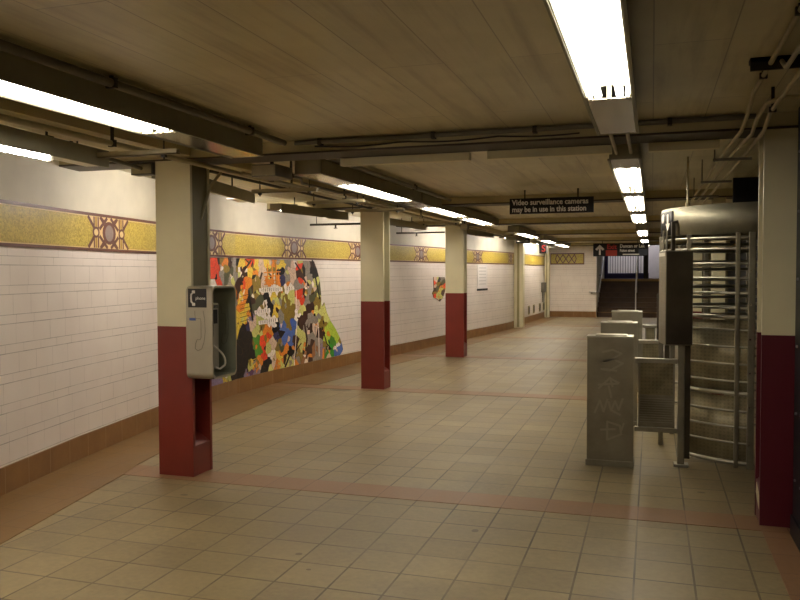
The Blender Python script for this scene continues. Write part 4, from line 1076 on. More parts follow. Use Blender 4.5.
(2,(2403,1693,2464,1662,2469,1655,2376,1617,2376,1617,2380,1661)),
(3,(2296,1633,2282,1618,2249,1607,2232,1645,2275,1676)),
(3,(2231,1645,2248,1607,2229,1581,2221,1578,2205,1638,2209,1648)),
(3,(2204,1637,2220,1577,2212,1572,2158,1568,2148,1595)),
(3,(2288,1690,2372,1666,2377,1661,2373,1617,2298,1634,2277,1676,2277,1682)),
(3,(2353,1580,2294,1559,2284,1617,2298,1632,2374,1615,2374,1615,2377,1597)),
(3,(2203,1639,2147,1596,2140,1605,2124,1639,2119,1652,2198,1663,2208,1648)),
(1,(2353,1579,2329,1521,2289,1531,2286,1535,2288,1553,2293,1558)),
(1,(2290,1529,2330,1520,2349,1472,2350,1454,2316,1441)),
(12,(2282,1617,2292,1559,2287,1554,2230,1580,2249,1606)),
(6,(2230,1579,2287,1553,2284,1535,2238,1508,2213,1571,2222,1576)),
(1,(2288,1529,2315,1440,2303,1432,2269,1429,2239,1441,2232,1490,2238,1506,2285,1533)),
(10,(2382,1583,2350,1474,2331,1522,2354,1579,2378,1596,2382,1592)),
(1,(2193,1428,2168,1476,2168,1483,2181,1511,2230,1490,2237,1441)),
(1,(2098,1480,2167,1475,2192,1427,2178,1417,2101,1454)),
(5,(2212,1570,2236,1507,2230,1492,2181,1513,2173,1525,2156,1563,2158,1567)),
(1,(2167,1484,2151,1495,2172,1524,2180,1512)),
(1,(2150,1494,2166,1483,2167,1476,2097,1481,2091,1503)),
(1,(2154,1562,2171,1525,2150,1495,2091,1503,2087,1510,2088,1512)),
(1,(2449,1482,2437,1521,2452,1548,2503,1532,2504,1528,2498,1504)),
(1,(2450,1549,2435,1522,2405,1523,2384,1583,2383,1592,2401,1588,2447,1552)),
(1,(2448,1552,2479,1602,2506,1539,2504,1533,2452,1549)),
(1,(2398,1445,2405,1520,2435,1520,2447,1481,2406,1441,2404,1441)),
(12,(2351,1472,2383,1582,2404,1521,2397,1445,2351,1454)),
(1,(2408,1440,2449,1479,2498,1501,2534,1425,2535,1400,2534,1400,2524,1394,2484,1399,2427,1426)),
(6,(2548,1653,2527,1605,2482,1616,2485,1639,2548,1655)),
(6,(2479,1603,2448,1553,2402,1589,2477,1609)),
(6,(2604,1576,2550,1653,2550,1655,2555,1670,2604,1676,2643,1647,2653,1617,2619,1572)),
(6,(2481,1615,2526,1603,2536,1562,2507,1540,2480,1603,2478,1609)),
(6,(2537,1562,2528,1604,2549,1652,2602,1575)),
(7,(2476,1610,2401,1590,2384,1594,2380,1598,2376,1616,2470,1654,2473,1652,2483,1639,2480,1616)),
(14,(2604,1485,2552,1449,2569,1502,2601,1518)),
(14,(2662,1532,2663,1439,2652,1437,2620,1552,2623,1560)),
(14,(2619,1551,2652,1436,2640,1432,2605,1485,2603,1518)),
(14,(2505,1527,2568,1502,2550,1449,2535,1426,2499,1503)),
(14,(2536,1425,2552,1447,2604,1483,2639,1431,2609,1403,2538,1400)),
(14,(2618,1553,2601,1520,2569,1504,2506,1529,2506,1533,2509,1538,2538,1560,2603,1574,2618,1569,2621,1561)),
(2,(2640,1744,2639,1728,2618,1703,2609,1695,2598,1728,2632,1770)),
(2,(2641,1743,2700,1714,2663,1692,2657,1699,2640,1728)),
(2,(2520,1781,2631,1780,2631,1771,2596,1729,2535,1730,2523,1748)),
(2,(2657,1699,2618,1703,2640,1728)),
(2,(2618,1702,2656,1698,2662,1691,2644,1648,2605,1678,2609,1694)),
(2,(2596,1727,2607,1695,2603,1678,2554,1672,2544,1696,2535,1728)),
(11,(2724,1779,2742,1778,2762,1718,2742,1687,2732,1682,2708,1716)),
(11,(2763,1718,2819,1726,2818,1721,2756,1687,2744,1686)),
(11,(2645,1648,2664,1690,2700,1712,2707,1714,2730,1680,2725,1639,2658,1618,2655,1618)),
(11,(2743,1779,2845,1778,2820,1728,2764,1719)),
(11,(2814,1666,2810,1665,2757,1686,2819,1720,2817,1673)),
(11,(2634,1780,2722,1779,2706,1716,2700,1715,2641,1744,2634,1771)),
(12,(2818,1672,2868,1670,2886,1655,2841,1615,2815,1666)),
(12,(2864,1777,2898,1776,2943,1661,2920,1657,2887,1656,2870,1671)),
(12,(2756,1686,2809,1665,2752,1620,2727,1639,2732,1680,2743,1685)),
(12,(2753,1619,2810,1663,2814,1664,2840,1614,2839,1609,2796,1566,2772,1578)),
(12,(2919,1654,2875,1594,2841,1609,2842,1614,2886,1654)),
(12,(2847,1777,2862,1777,2868,1672,2818,1674,2820,1721,2821,1727)),
(11,(2687,1528,2711,1567,2754,1568,2722,1526,2706,1517)),
(5,(2770,1578,2755,1569,2711,1568,2659,1616,2726,1637,2751,1618)),
(11,(2664,1438,2663,1531,2686,1527,2706,1516,2717,1466,2682,1436)),
(11,(2657,1616,2709,1568,2685,1529,2662,1533,2623,1562,2621,1570,2655,1615)),
(11,(2723,1525,2803,1482,2803,1466,2718,1466,2707,1516)),
(11,(2803,1483,2723,1526,2756,1568,2771,1576,2795,1563,2799,1554,2806,1503)),
(12,(2940,1474,2892,1533,2917,1580,2973,1602,2991,1514,2964,1489)),
(12,(2806,1466,2806,1481,2808,1502,2889,1532,2890,1532,2937,1473,2887,1401,2810,1460)),
(12,(2889,1534,2807,1503,2801,1554,2870,1554)),
(12,(2916,1581,2891,1534,2890,1534,2872,1555,2878,1589)),
(12,(2840,1608,2874,1593,2877,1590,2871,1555,2801,1555,2797,1564)),
(12,(2973,1604,2917,1583,2879,1591,2876,1594,2921,1654,2944,1659,2960,1650,2977,1622)),
(10,(2224,1339,2224,1343,2264,1406,2275,1313,2246,1320)),
(10,(2245,1319,2200,1282,2178,1319,2223,1338)),
(10,(2331,1353,2305,1322,2286,1311,2281,1309,2276,1313,2266,1407,2270,1426,2303,1429)),
(1,(2268,1427,2264,1408,2223,1345,2175,1401,2180,1416,2194,1426,2237,1440)),
(10,(2275,1285,2225,1242,2202,1261,2201,1281,2246,1319,2275,1311,2279,1307)),
(12,(2174,1400,2222,1343,2222,1339,2177,1320,2126,1341)),
(10,(2425,1425,2426,1351,2401,1349,2400,1425,2404,1439,2406,1439)),
(10,(2483,1398,2438,1344,2426,1351,2426,1424)),
(10,(2402,1440,2399,1425,2357,1349,2333,1355,2305,1431,2317,1439,2351,1452,2396,1443)),
(10,(2384,1307,2380,1327,2401,1346,2426,1349,2437,1342,2452,1298,2431,1256,2430,1256,2391,1294)),
(10,(2521,1385,2463,1305,2454,1299,2439,1343,2484,1397,2523,1392)),
(10,(2399,1424,2400,1348,2379,1329,2358,1347)),
(3,(2563,1342,2547,1299,2535,1293,2523,1308,2522,1385,2525,1392,2536,1397)),
(3,(2502,1298,2516,1241,2515,1240,2469,1218,2466,1220,2433,1255,2454,1296,2462,1302)),
(3,(2517,1242,2503,1298,2523,1306,2534,1291,2530,1251)),
(3,(2609,1401,2638,1344,2638,1310,2590,1315,2564,1343,2537,1398,2538,1398)),
(3,(2521,1384,2522,1308,2502,1300,2463,1304)),
(1,(2589,1314,2574,1291,2548,1298,2564,1341)),
(10,(2747,1392,2792,1330,2778,1320,2711,1362,2706,1376,2709,1389)),
(10,(2710,1360,2777,1319,2768,1305,2719,1268,2693,1283)),
(10,(2682,1433,2707,1390,2704,1377,2640,1346,2611,1403,2641,1430,2653,1434,2664,1436)),
(1,(2807,1459,2747,1394,2709,1391,2684,1434,2718,1464,2803,1465)),
(10,(2641,1344,2705,1375,2709,1361,2691,1283,2654,1288,2641,1309)),
(10,(2892,1361,2858,1346,2794,1331,2749,1393,2809,1457,2886,1398)),
(2,(2287,1308,2335,1272,2337,1269,2334,1251,2308,1239,2277,1285,2281,1307)),
(2,(2336,1273,2342,1300,2383,1306,2389,1293,2338,1270)),
(2,(2382,1307,2341,1301,2306,1321,2333,1352,2357,1346,2378,1328)),
(2,(2389,1230,2376,1226,2336,1250,2339,1269,2390,1292,2429,1255)),
(2,(2305,1320,2341,1301,2335,1273,2287,1309)),
(2,(2275,1284,2307,1237,2298,1207,2262,1174,2230,1223,2226,1241)),
(5,(2389,1228,2391,1180,2361,1148,2359,1148,2355,1199,2376,1224)),
(5,(2335,1249,2375,1225,2354,1200,2299,1207,2308,1237)),
(5,(2522,1115,2443,1129,2431,1147,2472,1203)),
(5,(2405,1145,2410,1171,2465,1217,2468,1216,2471,1204,2430,1148,2417,1144)),
(5,(2464,1219,2409,1172,2392,1180,2391,1229,2430,1254,2431,1253)),
(11,(2299,1205,2353,1199,2357,1147,2329,1133,2263,1172,2263,1172)),
(2,(2479,1058,2423,1096,2431,1115,2443,1127,2522,1113,2531,1102,2522,1079)),
(2,(2391,1179,2409,1170,2404,1144,2387,1134,2362,1147)),
(7,(2426,1018,2393,1045,2390,1083,2401,1098,2421,1095,2478,1056,2445,1016)),
(1,(2442,1128,2429,1116,2417,1143,2429,1146)),
(2,(2417,1143,2429,1115,2421,1097,2400,1099,2388,1133,2405,1143)),
(2,(2361,1146,2386,1133,2399,1099,2389,1085,2331,1088,2331,1132,2359,1146)),
(6,(2228,1223,2168,1203,2146,1227,2158,1251,2200,1259,2224,1241)),
(6,(2158,1119,2150,1126,2136,1144,2137,1157,2151,1173,2168,1181,2215,1140,2205,1128,2188,1120)),
(6,(2217,1141,2169,1182,2168,1201,2229,1222,2260,1172,2260,1172,2244,1154)),
(6,(2166,1202,2167,1183,2150,1175,2145,1180,2123,1219,2145,1226)),
(6,(2099,1329,2155,1252,2143,1228,2121,1220,2079,1213,2061,1215,2060,1216,2046,1236,2026,1283,2097,1329)),
(6,(2177,1318,2198,1282,2199,1261,2157,1253,2101,1330,2125,1339)),
(10,(2080,1211,2088,1203,2135,1158,2134,1145,2111,1144,2093,1155,2063,1205,2061,1213)),
(10,(2089,1203,2145,1179,2150,1174,2136,1158)),
(10,(2061,1204,2053,1106,2049,1103,2048,1104,2012,1156,2059,1213,2060,1212)),
(10,(2121,1219,2144,1180,2089,1204,2080,1211)),
(7,(2110,1142,2096,1113,2088,1105,2075,1107,2093,1154)),
(10,(2149,1126,2097,1113,2111,1142,2135,1144)),
(3,(2011,1156,2047,1103,2036,1107,1999,1124,1996,1127,1995,1150)),
(3,(1987,1072,1983,1091,1994,1103,2036,1106,2048,1102,2048,1102,2042,1080)),
(3,(2062,1204,2093,1154,2075,1108,2053,1106)),
(3,(2036,1106,1994,1103,1999,1124)),
(3,(1993,1150,1995,1127,1967,1113,1927,1132,1929,1136,1985,1154)),
(3,(1998,1124,1993,1103,1983,1092,1967,1112,1996,1127)),
(13,(1975,1297,1963,1190,1934,1174,1921,1205,1936,1289,1943,1295,1973,1298)),
(13,(1933,1289,1919,1205,1824,1169,1817,1181,1818,1223,1847,1247,1927,1287)),
(13,(1963,1188,1979,1178,1985,1155,1929,1137,1934,1171)),
(13,(2011,1157,1995,1152,1986,1155,1981,1179,2044,1234,2057,1214)),
(13,(2044,1236,1980,1180,1964,1189,1976,1297,2024,1282)),
(13,(1825,1167,1919,1202,1932,1171,1927,1137,1925,1132,1862,1092,1847,1113)),
(10,(2048,1008,2038,1012,1986,1046,1986,1070,1987,1071,2042,1079,2058,1030)),
(10,(1968,1030,1883,1077,1985,1070,1984,1046)),
(10,(1966,1112,1981,1091,1985,1072,1984,1071,1882,1078,1863,1083,1863,1091,1926,1131)),
(10,(1863,1081,1882,1076,1967,1029,1966,1013,1958,993,1927,987,1903,993,1845,1021)),
(10,(1985,1045,2037,1012,1968,1013,1969,1029)),
(10,(1994,970,1961,992,1969,1012,2038,1011,2048,1007,2050,954)),
(10,(2130,1076,2161,1056,2178,1014,2161,1009,2108,1044,2124,1074)),
(10,(2185,1078,2222,1028,2216,1008,2180,1014,2162,1056)),
(10,(2099,1038,2129,972,2118,952,2063,933,2063,933,2052,954,2050,1006,2060,1028)),
(10,(2123,1076,2089,1105,2097,1112,2149,1125,2157,1117,2129,1078)),
(10,(2087,1104,2122,1075,2107,1045,2099,1041,2060,1031,2044,1080,2050,1101,2053,1104,2075,1106)),
(3,(2130,973,2100,1039,2108,1043,2161,1008)),
(6,(2244,1152,2278,1070,2278,1069,2238,1052,2207,1127,2217,1139)),
(6,(2329,1131,2329,1088,2323,1074,2314,1068,2280,1070,2246,1152,2263,1170)),
(6,(2222,1029,2186,1079,2189,1118,2206,1126,2237,1051)),
(6,(2278,1067,2281,998,2266,963,2242,970,2217,1007,2224,1027,2238,1049)),
(6,(2314,1066,2314,1040,2283,999,2279,1068,2279,1068)),
(6,(2188,1118,2184,1079,2161,1058,2130,1077,2158,1117)),
(2,(2355,990,2369,1040,2392,1044,2425,1017,2372,979)),
(2,(2369,1041,2353,1049,2325,1073,2331,1087,2389,1083,2392,1045)),
(2,(2453,951,2412,930,2374,969,2373,978,2426,1016,2445,1013,2458,962)),
(2,(2337,1005,2352,1047,2368,1040,2354,990,2341,992)),
(2,(2352,1048,2336,1006,2315,1040,2315,1066,2324,1073)),
(2,(2267,962,2283,997,2314,1038,2336,1004,2340,992,2274,957)),
(3,(2623,1237,2618,1194,2601,1197,2585,1216)),
(3,(2633,1177,2591,1178,2601,1196,2619,1194)),
(3,(2585,1216,2600,1196,2590,1178,2559,1146,2563,1195,2582,1216)),
(3,(2623,1237,2585,1217,2583,1217,2579,1225,2590,1261,2634,1260,2632,1250)),
(3,(2683,1156,2635,1250,2636,1260,2654,1285,2691,1280,2717,1265,2735,1200,2706,1165)),
(3,(2548,1109,2560,1144,2591,1177,2632,1176,2663,1147,2626,1118,2582,1108)),
(3,(2810,1172,2793,1102,2775,1078,2709,1162,2738,1198,2785,1194)),
(3,(2838,1070,2831,1106,2838,1108,2851,1071)),
(3,(2892,1101,2852,1071,2851,1071,2839,1108,2868,1135,2900,1123)),
(3,(2830,1105,2837,1070,2776,1061,2776,1076,2794,1100)),
(5,(2866,1136,2838,1109,2831,1107,2795,1101,2812,1171,2833,1167)),
(3,(2732,1036,2698,1084,2683,1151,2684,1152,2707,1161,2774,1076,2774,1061,2767,1039,2762,1030)),
(3,(2659,1059,2715,1031,2660,997,2637,1003,2638,1019,2658,1059)),
(3,(2582,1106,2636,1019,2635,1004,2621,996,2588,1003,2537,1053,2525,1078,2534,1101,2548,1107)),
(3,(2716,1032,2660,1060,2697,1083,2731,1035)),
(3,(2627,1117,2657,1061,2637,1020,2583,1107)),
(3,(2763,1016,2686,961,2685,961,2662,996,2716,1031,2731,1034,2761,1028)),
(11,(2681,1152,2696,1084,2659,1061,2658,1061,2628,1117,2665,1146)),
(3,(2865,1037,2853,1070,2892,1100,2903,1033)),
(3,(2907,1028,2855,969,2854,1026,2865,1035,2903,1032)),
(3,(2949,1109,2956,1053,2928,1022,2908,1030,2904,1033,2894,1100,2902,1122,2919,1129)),
(3,(2842,917,2856,967,2908,1027,2927,1019,2945,969,2906,909)),
(3,(2851,1069,2864,1036,2853,1027,2770,1038,2777,1060,2838,1069,2850,1070)),
(3,(2852,1025,2853,968,2839,917,2806,910,2766,1015,2764,1027,2769,1036)),
(5,(2936,1252,2885,1222,2810,1230,2810,1231,2932,1298)),
(5,(2809,1228,2883,1221,2832,1169,2811,1173,2786,1195)),
(5,(2932,1299,2810,1233,2810,1243,2859,1344,2893,1359,2932,1318)),
(5,(2857,1344,2808,1243,2769,1305,2779,1319,2794,1329)),
(5,(2769,1303,2807,1241,2808,1231,2807,1230,2785,1196,2738,1200,2720,1266)),
(5,(2901,1125,2868,1137,2834,1169,2885,1220,2936,1250,2941,1239,2918,1132)),
(5,(2589,1261,2578,1225,2542,1250,2575,1268)),
(5,(2535,1291,2548,1297,2573,1290,2574,1269,2541,1251,2530,1251)),
(11,(2516,1237,2562,1194,2557,1145,2546,1110,2533,1104,2524,1115,2473,1204,2470,1215)),
(5,(2634,1177,2620,1194,2624,1236,2634,1249,2682,1155,2681,1154,2664,1149)),
(5,(2634,1261,2590,1262,2576,1269,2575,1290,2591,1313,2639,1308,2652,1287)),
(5,(2562,1196,2516,1239,2518,1240,2530,1249,2541,1250,2577,1224,2581,1217)),
(3,(2792,888,2692,926,2682,950,2686,959,2686,959,2801,905)),
(3,(2803,906,2688,959,2765,1014,2805,909)),
(3,(2680,949,2690,925,2687,917,2625,892,2619,897,2620,899)),
(3,(2660,995,2684,960,2680,951,2620,900,2623,993,2637,1001)),
(3,(2719,846,2690,916,2693,924,2792,887,2785,869)),
(3,(2626,891,2688,916,2718,846,2686,831)),
(11,(2527,913,2510,958,2525,969,2561,954,2579,903)),
(11,(2568,855,2507,854,2489,865,2483,873,2484,883,2527,911,2579,902,2590,893)),
(11,(2535,1052,2524,971,2509,960,2460,963,2447,1015,2480,1055,2523,1077)),
(11,(2509,958,2525,913,2483,885,2455,950,2459,961)),
(11,(2587,1002,2561,955,2526,970,2536,1052)),
(11,(2581,903,2563,953,2588,1000,2621,992,2618,899,2618,898,2592,894)),
(10,(2200,939,2178,889,2167,888,2151,938)),
(5,(2150,938,2165,888,2142,866,2079,888,2065,931,2119,950)),
(10,(2203,817,2152,852,2143,865,2167,886,2178,887,2216,870,2236,841,2223,828)),
(10,(2217,872,2179,889,2201,939,2215,944)),
(10,(2214,946,2200,941,2151,940,2120,952,2131,972,2162,1007,2179,1012,2215,1006,2240,969)),
(10,(2288,926,2255,846,2238,843,2218,872,2216,944,2242,968,2266,960,2273,955,2288,930)),
(5,(1996,903,1987,907,1955,936,1994,968,2050,953,2061,932)),
(5,(1923,914,1904,991,1928,985,1948,938)),
(5,(1954,936,1986,907,1919,905,1923,913,1948,937)),
(5,(1902,991,1921,914,1917,905,1895,880,1837,886,1837,887,1836,1011,1843,1019)),
(5,(1919,904,1986,906,1994,902,1989,892,1912,868,1898,879)),
(5,(1992,969,1954,937,1949,938,1929,985,1960,992)),
(10,(2365,889,2324,888,2290,926,2290,930,2348,928,2367,907)),
(10,(2336,825,2324,886,2366,888,2372,869)),
(10,(2372,969,2348,929,2290,932,2275,957,2341,991,2354,989,2370,978)),
(10,(2393,863,2408,847,2412,820,2335,806,2332,812,2336,824,2373,868)),
(10,(2409,925,2369,907,2349,928,2373,968,2411,929)),
(10,(2289,924,2323,886,2334,825,2330,812,2291,827,2267,838,2257,844)),
(6,(2472,869,2433,802,2413,820,2410,848,2444,871)),
(6,(2394,864,2414,901,2444,872,2409,848)),
(6,(2336,804,2413,818,2432,800,2436,790,2437,756,2435,754,2398,735,2344,733)),
(6,(2414,902,2393,865,2374,869,2367,889,2369,906,2409,923)),
(6,(2488,864,2478,809,2438,792,2434,802,2473,868,2481,871)),
(6,(2472,870,2445,873,2415,902,2411,924,2413,928,2454,949,2482,884,2480,873)),
(1,(2116,814,2116,751,2064,828,2061,835,2068,844)),
(1,(2118,747,2117,750,2117,813,2132,814,2165,781,2150,764,2130,749)),
(1,(2064,718,2064,826,2116,749,2117,747,2098,730)),
(1,(2166,782,2133,815,2151,851,2202,816,2192,795)),
(1,(2060,833,2063,827,2063,719,2047,711,2013,731,2006,774,2058,832)),
(1,(2141,864,2150,852,2131,816,2117,815,2069,845,2079,886)),
(3,(1988,792,1996,845,2057,833,2005,775)),
(3,(1974,796,1914,756,1911,782,1930,815,1971,798)),
(7,(1995,845,1987,792,1976,797,1972,799,1966,846,1988,852)),
(3,(1987,853,1965,847,1921,856,1912,867,1989,891)),
(3,(2060,836,2058,835,1996,847,1989,854,1991,891,1996,901,2062,930,2062,930,2077,887,2067,846)),
(3,(1965,846,1971,799,1930,817,1921,855)),
(1,(2224,826,2254,774,2260,704,2237,721,2194,793,2204,815)),
(1,(2193,793,2236,721,2211,723,2152,764,2167,780)),
(10,(2290,826,2272,781,2266,781,2266,837)),
(1,(2275,688,2261,703,2255,773,2266,779,2272,779,2324,717,2301,697)),
(1,(2266,837,2266,781,2254,775,2225,827,2238,840,2255,843)),
(6,(2325,718,2273,780,2291,825,2331,810,2334,804,2342,733,2340,729)),
(5,(1875,746,1848,829,1910,782,1913,755,1912,743)),
(5,(1846,830,1873,746,1852,739,1828,766,1807,850,1822,860)),
(5,(1910,867,1919,856,1929,817,1910,784,1848,831,1823,862,1837,883,1896,877)),
(5,(1805,850,1826,765,1742,723,1735,724,1706,789,1796,847)),
(5,(1914,743,1915,755,1975,795,1986,790,2004,773,2011,731,1939,712)),
(5,(1744,722,1827,764,1851,737,1844,725,1807,707)),
(4,(1845,724,1872,673,1846,668,1832,672,1808,704,1807,706)),
(4,(1931,699,1914,598,1912,598,1903,601,1883,636,1877,670)),
(4,(1862,590,1833,612,1833,626,1842,634,1882,635,1901,601)),
(4,(1930,701,1877,672,1874,673,1846,724,1853,737,1875,744,1912,742,1937,711,1935,706)),
(4,(1882,637,1842,635,1847,667,1873,672,1876,670)),
(4,(1805,706,1806,704,1804,649,1778,645,1731,699,1731,699,1735,721,1742,721)),
(0,(2130,667,2114,708,2163,677)),
(0,(2151,763,2210,722,2165,717,2131,748)),
(0,(2164,717,2169,677,2163,678,2114,709,2099,729,2118,746,2131,747)),
(1,(2102,614,2130,666,2163,675,2169,675,2198,648,2183,626,2128,607,2105,610)),
(0,(2201,649,2171,676,2166,716,2212,721,2237,719,2260,702,2274,687,2273,685,2228,658)),
(3,(2098,728,2113,708,2128,667,2100,615,2054,653,2048,708,2064,717)),
(0,(2050,650,2013,584,1993,584,1980,637)),
(0,(1971,640,1919,598,1915,599,1932,699,1937,705)),
(0,(1979,636,1992,584,1967,567,1955,573,1920,597,1972,639)),
(0,(2090,572,2044,552,2015,584,2051,649,2053,651,2099,613,2102,609)),
(0,(2051,653,2049,652,1980,639,1973,641,1938,706,1940,710,2012,729,2045,708)),
(0,(2013,582,2043,550,2035,529,2018,517,2008,514,1986,522,1982,525,1968,565,1993,582)),
(5,(2192,537,2147,486,2138,517,2164,556,2185,550)),
(5,(2148,451,2148,485,2194,536,2249,506,2256,495,2222,459)),
(5,(2128,605,2162,558,2137,518,2097,559,2092,571,2104,608)),
(5,(2183,625,2204,582,2185,551,2164,558,2129,605)),
(5,(2249,508,2194,538,2186,550,2206,581,2241,568)),
(5,(2106,456,2084,497,2097,557,2137,516,2146,484,2146,451,2137,443)),
(12,(2355,496,2292,570,2288,623,2289,629,2349,570,2360,509,2355,496)),
(12,(2290,571,2251,575,2286,623)),
(12,(2302,695,2364,622,2349,573,2289,631,2275,683,2276,686)),
(12,(2227,655,2244,574,2241,570,2206,583,2185,625,2200,647)),
(12,(2259,496,2251,508,2243,568,2246,571,2251,574,2290,570,2353,496,2317,493)),
(12,(2288,631,2286,624,2251,576,2245,574,2229,656,2274,683)),
(0,(2019,516,2062,463,2009,472,2008,513)),
(0,(1951,446,1953,453,1973,476,2008,470,1994,400,1980,404,1969,413,1960,424)),
(0,(1998,398,2076,453,2105,454,2136,441,2136,410,2135,383,2041,364,2018,368)),
(0,(2075,455,2064,462,2020,515,2037,528,2083,497,2104,456)),
(0,(1995,400,2009,471,2009,471,2062,461,2074,454,1996,399)),
(7,(2096,559,2083,499,2037,529,2044,550,2091,570)),
(4,(1948,510,1952,454,1950,447,1942,453,1914,488,1915,510,1922,515)),
(4,(1985,521,1973,477,1953,455,1949,510,1981,523)),
(4,(1913,488,1874,462,1872,461,1874,503,1891,514,1914,510)),
(4,(2008,472,1974,477,1986,520,2007,513,2008,472)),
(4,(1892,515,1881,539,1907,563,1921,516,1921,516,1914,511)),
(4,(1980,524,1949,511,1922,516,1922,517,1955,571,1967,565)),
(1,(1845,431,1916,396,1898,371,1828,424,1832,426)),
(1,(1900,370,1918,395,1967,411,1979,403,1919,343,1912,344)),
(1,(1967,412,1917,396,1846,432,1848,433,1958,423)),
(1,(2000,317,1963,295,1920,342,1980,402,1994,398,1995,397,2015,367,2001,318)),
(3,(1828,423,1898,370,1910,344,1871,321,1864,327,1820,391,1819,409,1819,411,1821,420,1822,422)),
(1,(1875,461,1941,452,1949,446,1958,424,1848,434,1872,460)),
(4,(1814,646,1832,627,1832,612,1805,602,1782,625,1779,643,1805,647)),
(1,(1798,546,1805,600,1832,611,1861,589,1842,551,1832,544)),
(4,(1831,671,1815,647,1806,648,1808,703)),
(4,(1738,557,1740,584,1781,623,1804,600,1796,546,1785,540,1739,556)),
(3,(1778,643,1780,625,1739,586,1719,635,1730,698)),
(4,(1846,667,1841,635,1832,627,1815,647,1832,671)),
(4,(1880,539,1890,515,1873,504,1846,523,1833,543,1843,550)),
(4,(1942,452,1875,461,1914,488)),
(4,(1832,542,1845,521,1831,428,1827,426,1821,424,1819,427,1797,458,1787,538,1797,543)),
(4,(1832,428,1845,521,1873,503,1871,461,1847,434,1845,433)),
(4,(1911,596,1906,564,1880,540,1844,551,1863,589,1902,600)),
(4,(1954,572,1921,518,1907,564,1912,596,1914,597,1919,596)),
(8,(2599,797,2534,784,2533,786,2569,845)),
(8,(2533,754,2512,754,2483,771,2509,792,2520,793,2532,785,2533,783,2538,759)),
(8,(2645,733,2548,754,2540,758,2535,783,2600,796,2651,753)),
(12,(2569,846,2533,787,2521,794,2507,853,2568,854)),
(8,(2509,794,2479,808,2489,863,2506,853,2520,794)),
(8,(2652,755,2601,798,2571,846,2571,854,2592,891,2618,895,2625,890,2684,830,2670,784,2662,767)),
(8,(2749,736,2748,681,2739,664,2729,663,2657,711,2649,724,2648,731,2654,752,2664,764)),
(3,(2793,848,2759,768,2673,784,2688,830,2719,845,2785,867)),
(8,(2814,635,2797,634,2742,663,2751,680,2812,729,2839,733,2882,654,2872,648)),
(8,(2673,782,2758,766,2762,744,2749,737,2665,765)),
(3,(2838,735,2812,732,2764,745,2760,767,2794,847,2841,773)),
(8,(2811,730,2750,681,2751,736,2764,743)),
(8,(2662,585,2620,613,2620,629,2651,648,2664,584)),
(8,(2729,660,2699,571,2697,569,2681,565,2665,584,2652,648,2657,709)),
(8,(2581,545,2565,587,2662,584,2664,583,2680,564,2672,551,2626,516)),
(8,(2656,710,2651,650,2619,631,2579,669,2647,723)),
(8,(2578,668,2618,630,2618,614,2554,603,2552,606,2534,640,2563,661)),
(8,(2661,585,2564,588,2555,602,2619,613)),
(8,(2814,633,2810,554,2774,587,2797,632)),
(12,(2796,633,2773,587,2758,576,2701,571,2731,660,2740,662)),
(8,(2774,585,2810,553,2819,529,2813,505,2806,507,2759,574)),
(8,(2758,574,2804,507,2755,507,2699,567,2701,569)),
(8,(2873,646,2845,558,2820,530,2811,554,2815,632)),
(8,(2820,528,2846,556,2892,533,2875,509,2827,491,2820,496,2814,504)),
(8,(2877,786,2922,883,2922,787)),
(8,(2948,729,2865,779,2877,784,2922,785,2940,776,2954,748)),
(8,(2942,777,2993,854,3002,853,3014,801,2997,760,2956,749)),
(8,(2992,855,2941,778,2923,787,2923,884,2924,887)),
(8,(2865,778,2947,728,2931,658,2910,649,2884,655,2841,734,2844,772)),
(8,(2921,887,2920,884,2875,787,2863,782,2842,776,2796,849,2788,868,2795,886,2805,904,2808,907,2840,914,2904,906)),
(6,(2513,709,2485,744,2512,753,2533,753)),
(7,(2482,770,2511,753,2484,744,2444,756)),
(6,(2508,793,2482,771,2444,757,2439,756,2438,790,2478,807)),
(6,(2484,743,2512,708,2506,655,2485,676,2480,682,2437,752,2439,755,2444,755)),
(6,(2564,664,2548,752,2646,731,2646,724,2578,670)),
(6,(2546,752,2562,663,2533,642,2510,650,2508,655,2514,708,2534,752,2538,757)),
(14,(2397,733,2417,691,2419,677,2416,648,2403,646,2342,727,2344,731)),
(14,(2479,682,2418,692,2398,734,2436,752)),
(14,(2447,631,2418,646,2421,676,2485,675,2506,653,2508,649,2496,641)),
(6,(2484,675,2421,677,2419,691,2480,681)),
(14,(2341,727,2402,646,2401,644,2376,625,2365,623,2303,695,2326,715)),
(14,(2446,630,2433,600,2412,589,2402,643,2404,644,2416,646)),
(3,(2433,599,2460,556,2459,554,2391,535,2411,586,2412,587)),
(3,(2402,642,2412,588,2411,587,2377,624)),
(12,(2377,623,2410,586,2390,535,2361,510,2350,571,2366,620)),
(3,(2496,639,2474,568,2461,557,2434,599,2447,630)),
(3,(2550,605,2512,553,2476,568,2497,640,2509,648,2532,639)),
(3,(2459,552,2485,499,2480,475,2457,457,2371,474,2358,495,2363,508,2391,533)),
(13,(2548,519,2549,489,2522,468,2490,473,2482,475,2487,499,2515,523)),
(11,(2579,545,2549,521,2516,525,2513,552,2551,604,2554,601,2562,587)),
(13,(2551,437,2530,423,2490,472,2522,467)),
(13,(2475,566,2511,551,2514,525,2487,500,2461,553,2462,555)),
(13,(2552,437,2523,467,2551,488,2595,459,2591,445,2559,435)),
(13,(2596,461,2552,489,2550,519,2580,543,2624,515,2624,514,2609,476)),
(1,(2707,473,2709,440,2694,395,2675,403,2669,425,2674,462,2706,474)),
(1,(2754,506,2736,477,2707,475,2707,476,2674,550,2682,563,2698,566)),
(1,(2673,550,2705,475,2673,464,2626,514,2626,515)),
(1,(2626,513,2673,463,2668,426,2610,475)),
(1,(2610,474,2668,425,2673,403,2673,403,2660,405,2597,436,2593,444,2597,459)),
(1,(2747,445,2710,440,2708,474,2737,475,2748,450)),
(1,(2558,409,2593,371,2593,364,2588,356,2540,387)),
